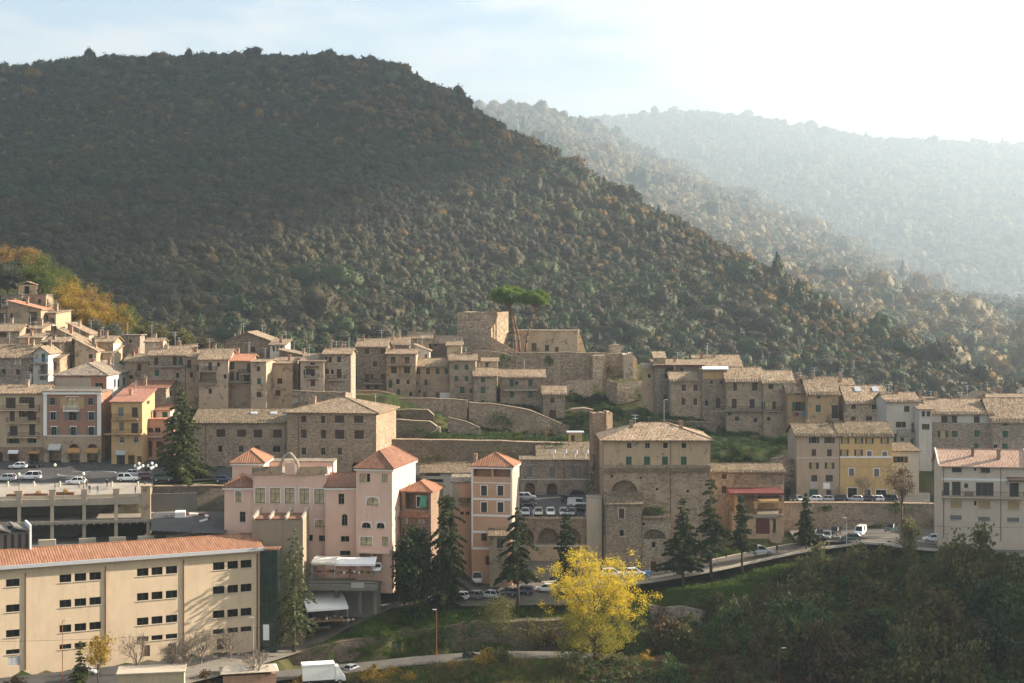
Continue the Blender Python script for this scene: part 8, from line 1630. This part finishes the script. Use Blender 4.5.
# ---------------------------------------------------------------- air, sky, sun, camera
hz = MB(); hz.box(-9400, -950, -1.5, 9400, 12900, 1560); o = hz.build('haze', None or M['ground']); o.data.materials.clear()
mt = bpy.data.materials.new('haze'); mt.use_nodes = True; nt = mt.node_tree; nt.nodes.clear(); ou = nt.nodes.new('ShaderNodeOutputMaterial'); pv = nt.nodes.new('ShaderNodeVolumePrincipled')
pv.inputs['Color'].default_value = (.55, .65, .73, 1); pv.inputs['Density'].default_value = HAZE; pv.inputs['Anisotropy'].default_value = .42; nt.links.new(pv.outputs[0], ou.inputs['Volume']); o.data.materials.append(mt); tag(o, kind='stuff', label='pale sunlit haze filling the valley', cat='haze')
W = bpy.data.worlds.new('World'); SC.world = W; W.use_nodes = True; nt = W.node_tree; nt.nodes.clear(); ou = nt.nodes.new('ShaderNodeOutputWorld'); bg = nt.nodes.new('ShaderNodeBackground'); sk = nt.nodes.new('ShaderNodeTexSky')
sk.sky_type = 'NISHITA'; sk.sun_disc = False; sk.sun_elevation = R(SUN_EL); sk.sun_rotation = R(SUN_AZ); sk.altitude = 400; sk.air_density = 1.0; sk.dust_density = 0.7; sk.ozone_density = 1.0
tc = nt.nodes.new('ShaderNodeTexCoord'); sp_ = nt.nodes.new('ShaderNodeSeparateXYZ'); nt.links.new(tc.outputs['Generated'], sp_.inputs[0])
def mth(op, a, b=0., cl=False):
    n = nt.nodes.new('ShaderNodeMath'); n.operation = op; n.use_clamp = cl
    for i, v in enumerate((a, b)):
        if hasattr(v, 'is_linked') or not isinstance(v, (int, float)): nt.links.new(v, n.inputs[i])
        else: n.inputs[i].default_value = v
    return n.outputs[0]
den = mth('ADD', mth('MAXIMUM', sp_.outputs[2], 0.), .12); cb = nt.nodes.new('ShaderNodeCombineXYZ'); nt.links.new(mth('DIVIDE', sp_.outputs[0], den), cb.inputs[0]); nt.links.new(mth('DIVIDE', sp_.outputs[1], den), cb.inputs[1]); cb.inputs[2].default_value = CLOUD_SEED
nz = nt.nodes.new('ShaderNodeTexNoise'); nz.inputs['Scale'].default_value = 2.2; nz.inputs['Detail'].default_value = 9; nz.inputs['Roughness'].default_value = .58; nt.links.new(cb.outputs[0], nz.inputs['Vector'])
bias = mth('ADD', nz.outputs[0], mth('MULTIPLY', sp_.outputs[0], .34)); cr_ = nt.nodes.new('ShaderNodeValToRGB'); cr_.color_ramp.elements[0].position = .37; cr_.color_ramp.elements[1].position = .53; nt.links.new(bias, cr_.inputs[0])
mx = nt.nodes.new('ShaderNodeMix'); mx.data_type = 'RGBA'; nt.links.new(cr_.outputs[0], mx.inputs[0]); nt.links.new(sk.outputs[0], mx.inputs[6]); mx.inputs[7].default_value = CLOUD_COL
nt.links.new(mx.outputs[2], bg.inputs[0]); bg.inputs[1].default_value = SKY_ST; nt.links.new(bg.outputs[0], ou.inputs[0])
sl = bpy.data.lights.new('sun', 'SUN'); sl.energy = SUN_ST; sl.angle = R(.53); sl.color = (1., .88, .73); so = bpy.data.objects.new('sun', sl); COL.objects.link(so)
sd = Vector((math.sin(R(SUN_AZ)) * math.cos(R(SUN_EL)), math.cos(R(SUN_AZ)) * math.cos(R(SUN_EL)), math.sin(R(SUN_EL)))); so.rotation_euler = sd.to_track_quat('Z', 'Y').to_euler()
cm = bpy.data.cameras.new('camera'); co = bpy.data.objects.new('camera', cm); COL.objects.link(co); co.location = (0, 0, ZC); co.rotation_euler = (R(90), 0, 0); cm.sensor_width = 36; cm.lens = 36 * F / 1024; cm.shift_y = -(341.5 - HY) / 1024; cm.clip_start = 1; cm.clip_end = 20000; SC.camera = co
vs = SC.view_settings; vs.view_transform = 'Standard'; vs.look = 'None'; vs.exposure = EXPO; vs.gamma = 1; vs.use_curve_mapping = False
cy = SC.cycles; cy.max_bounces = 5; cy.diffuse_bounces = 3; cy.glossy_bounces = 2; cy.transmission_bounces = 2; cy.transparent_max_bounces = 4; cy.volume_bounces = 1; cy.use_denoising = True; cy.use_adaptive_sampling = True; cy.adaptive_threshold = .02; cy.caustics_reflective = False; cy.caustics_refractive = False
SC.render.use_persistent_data = False
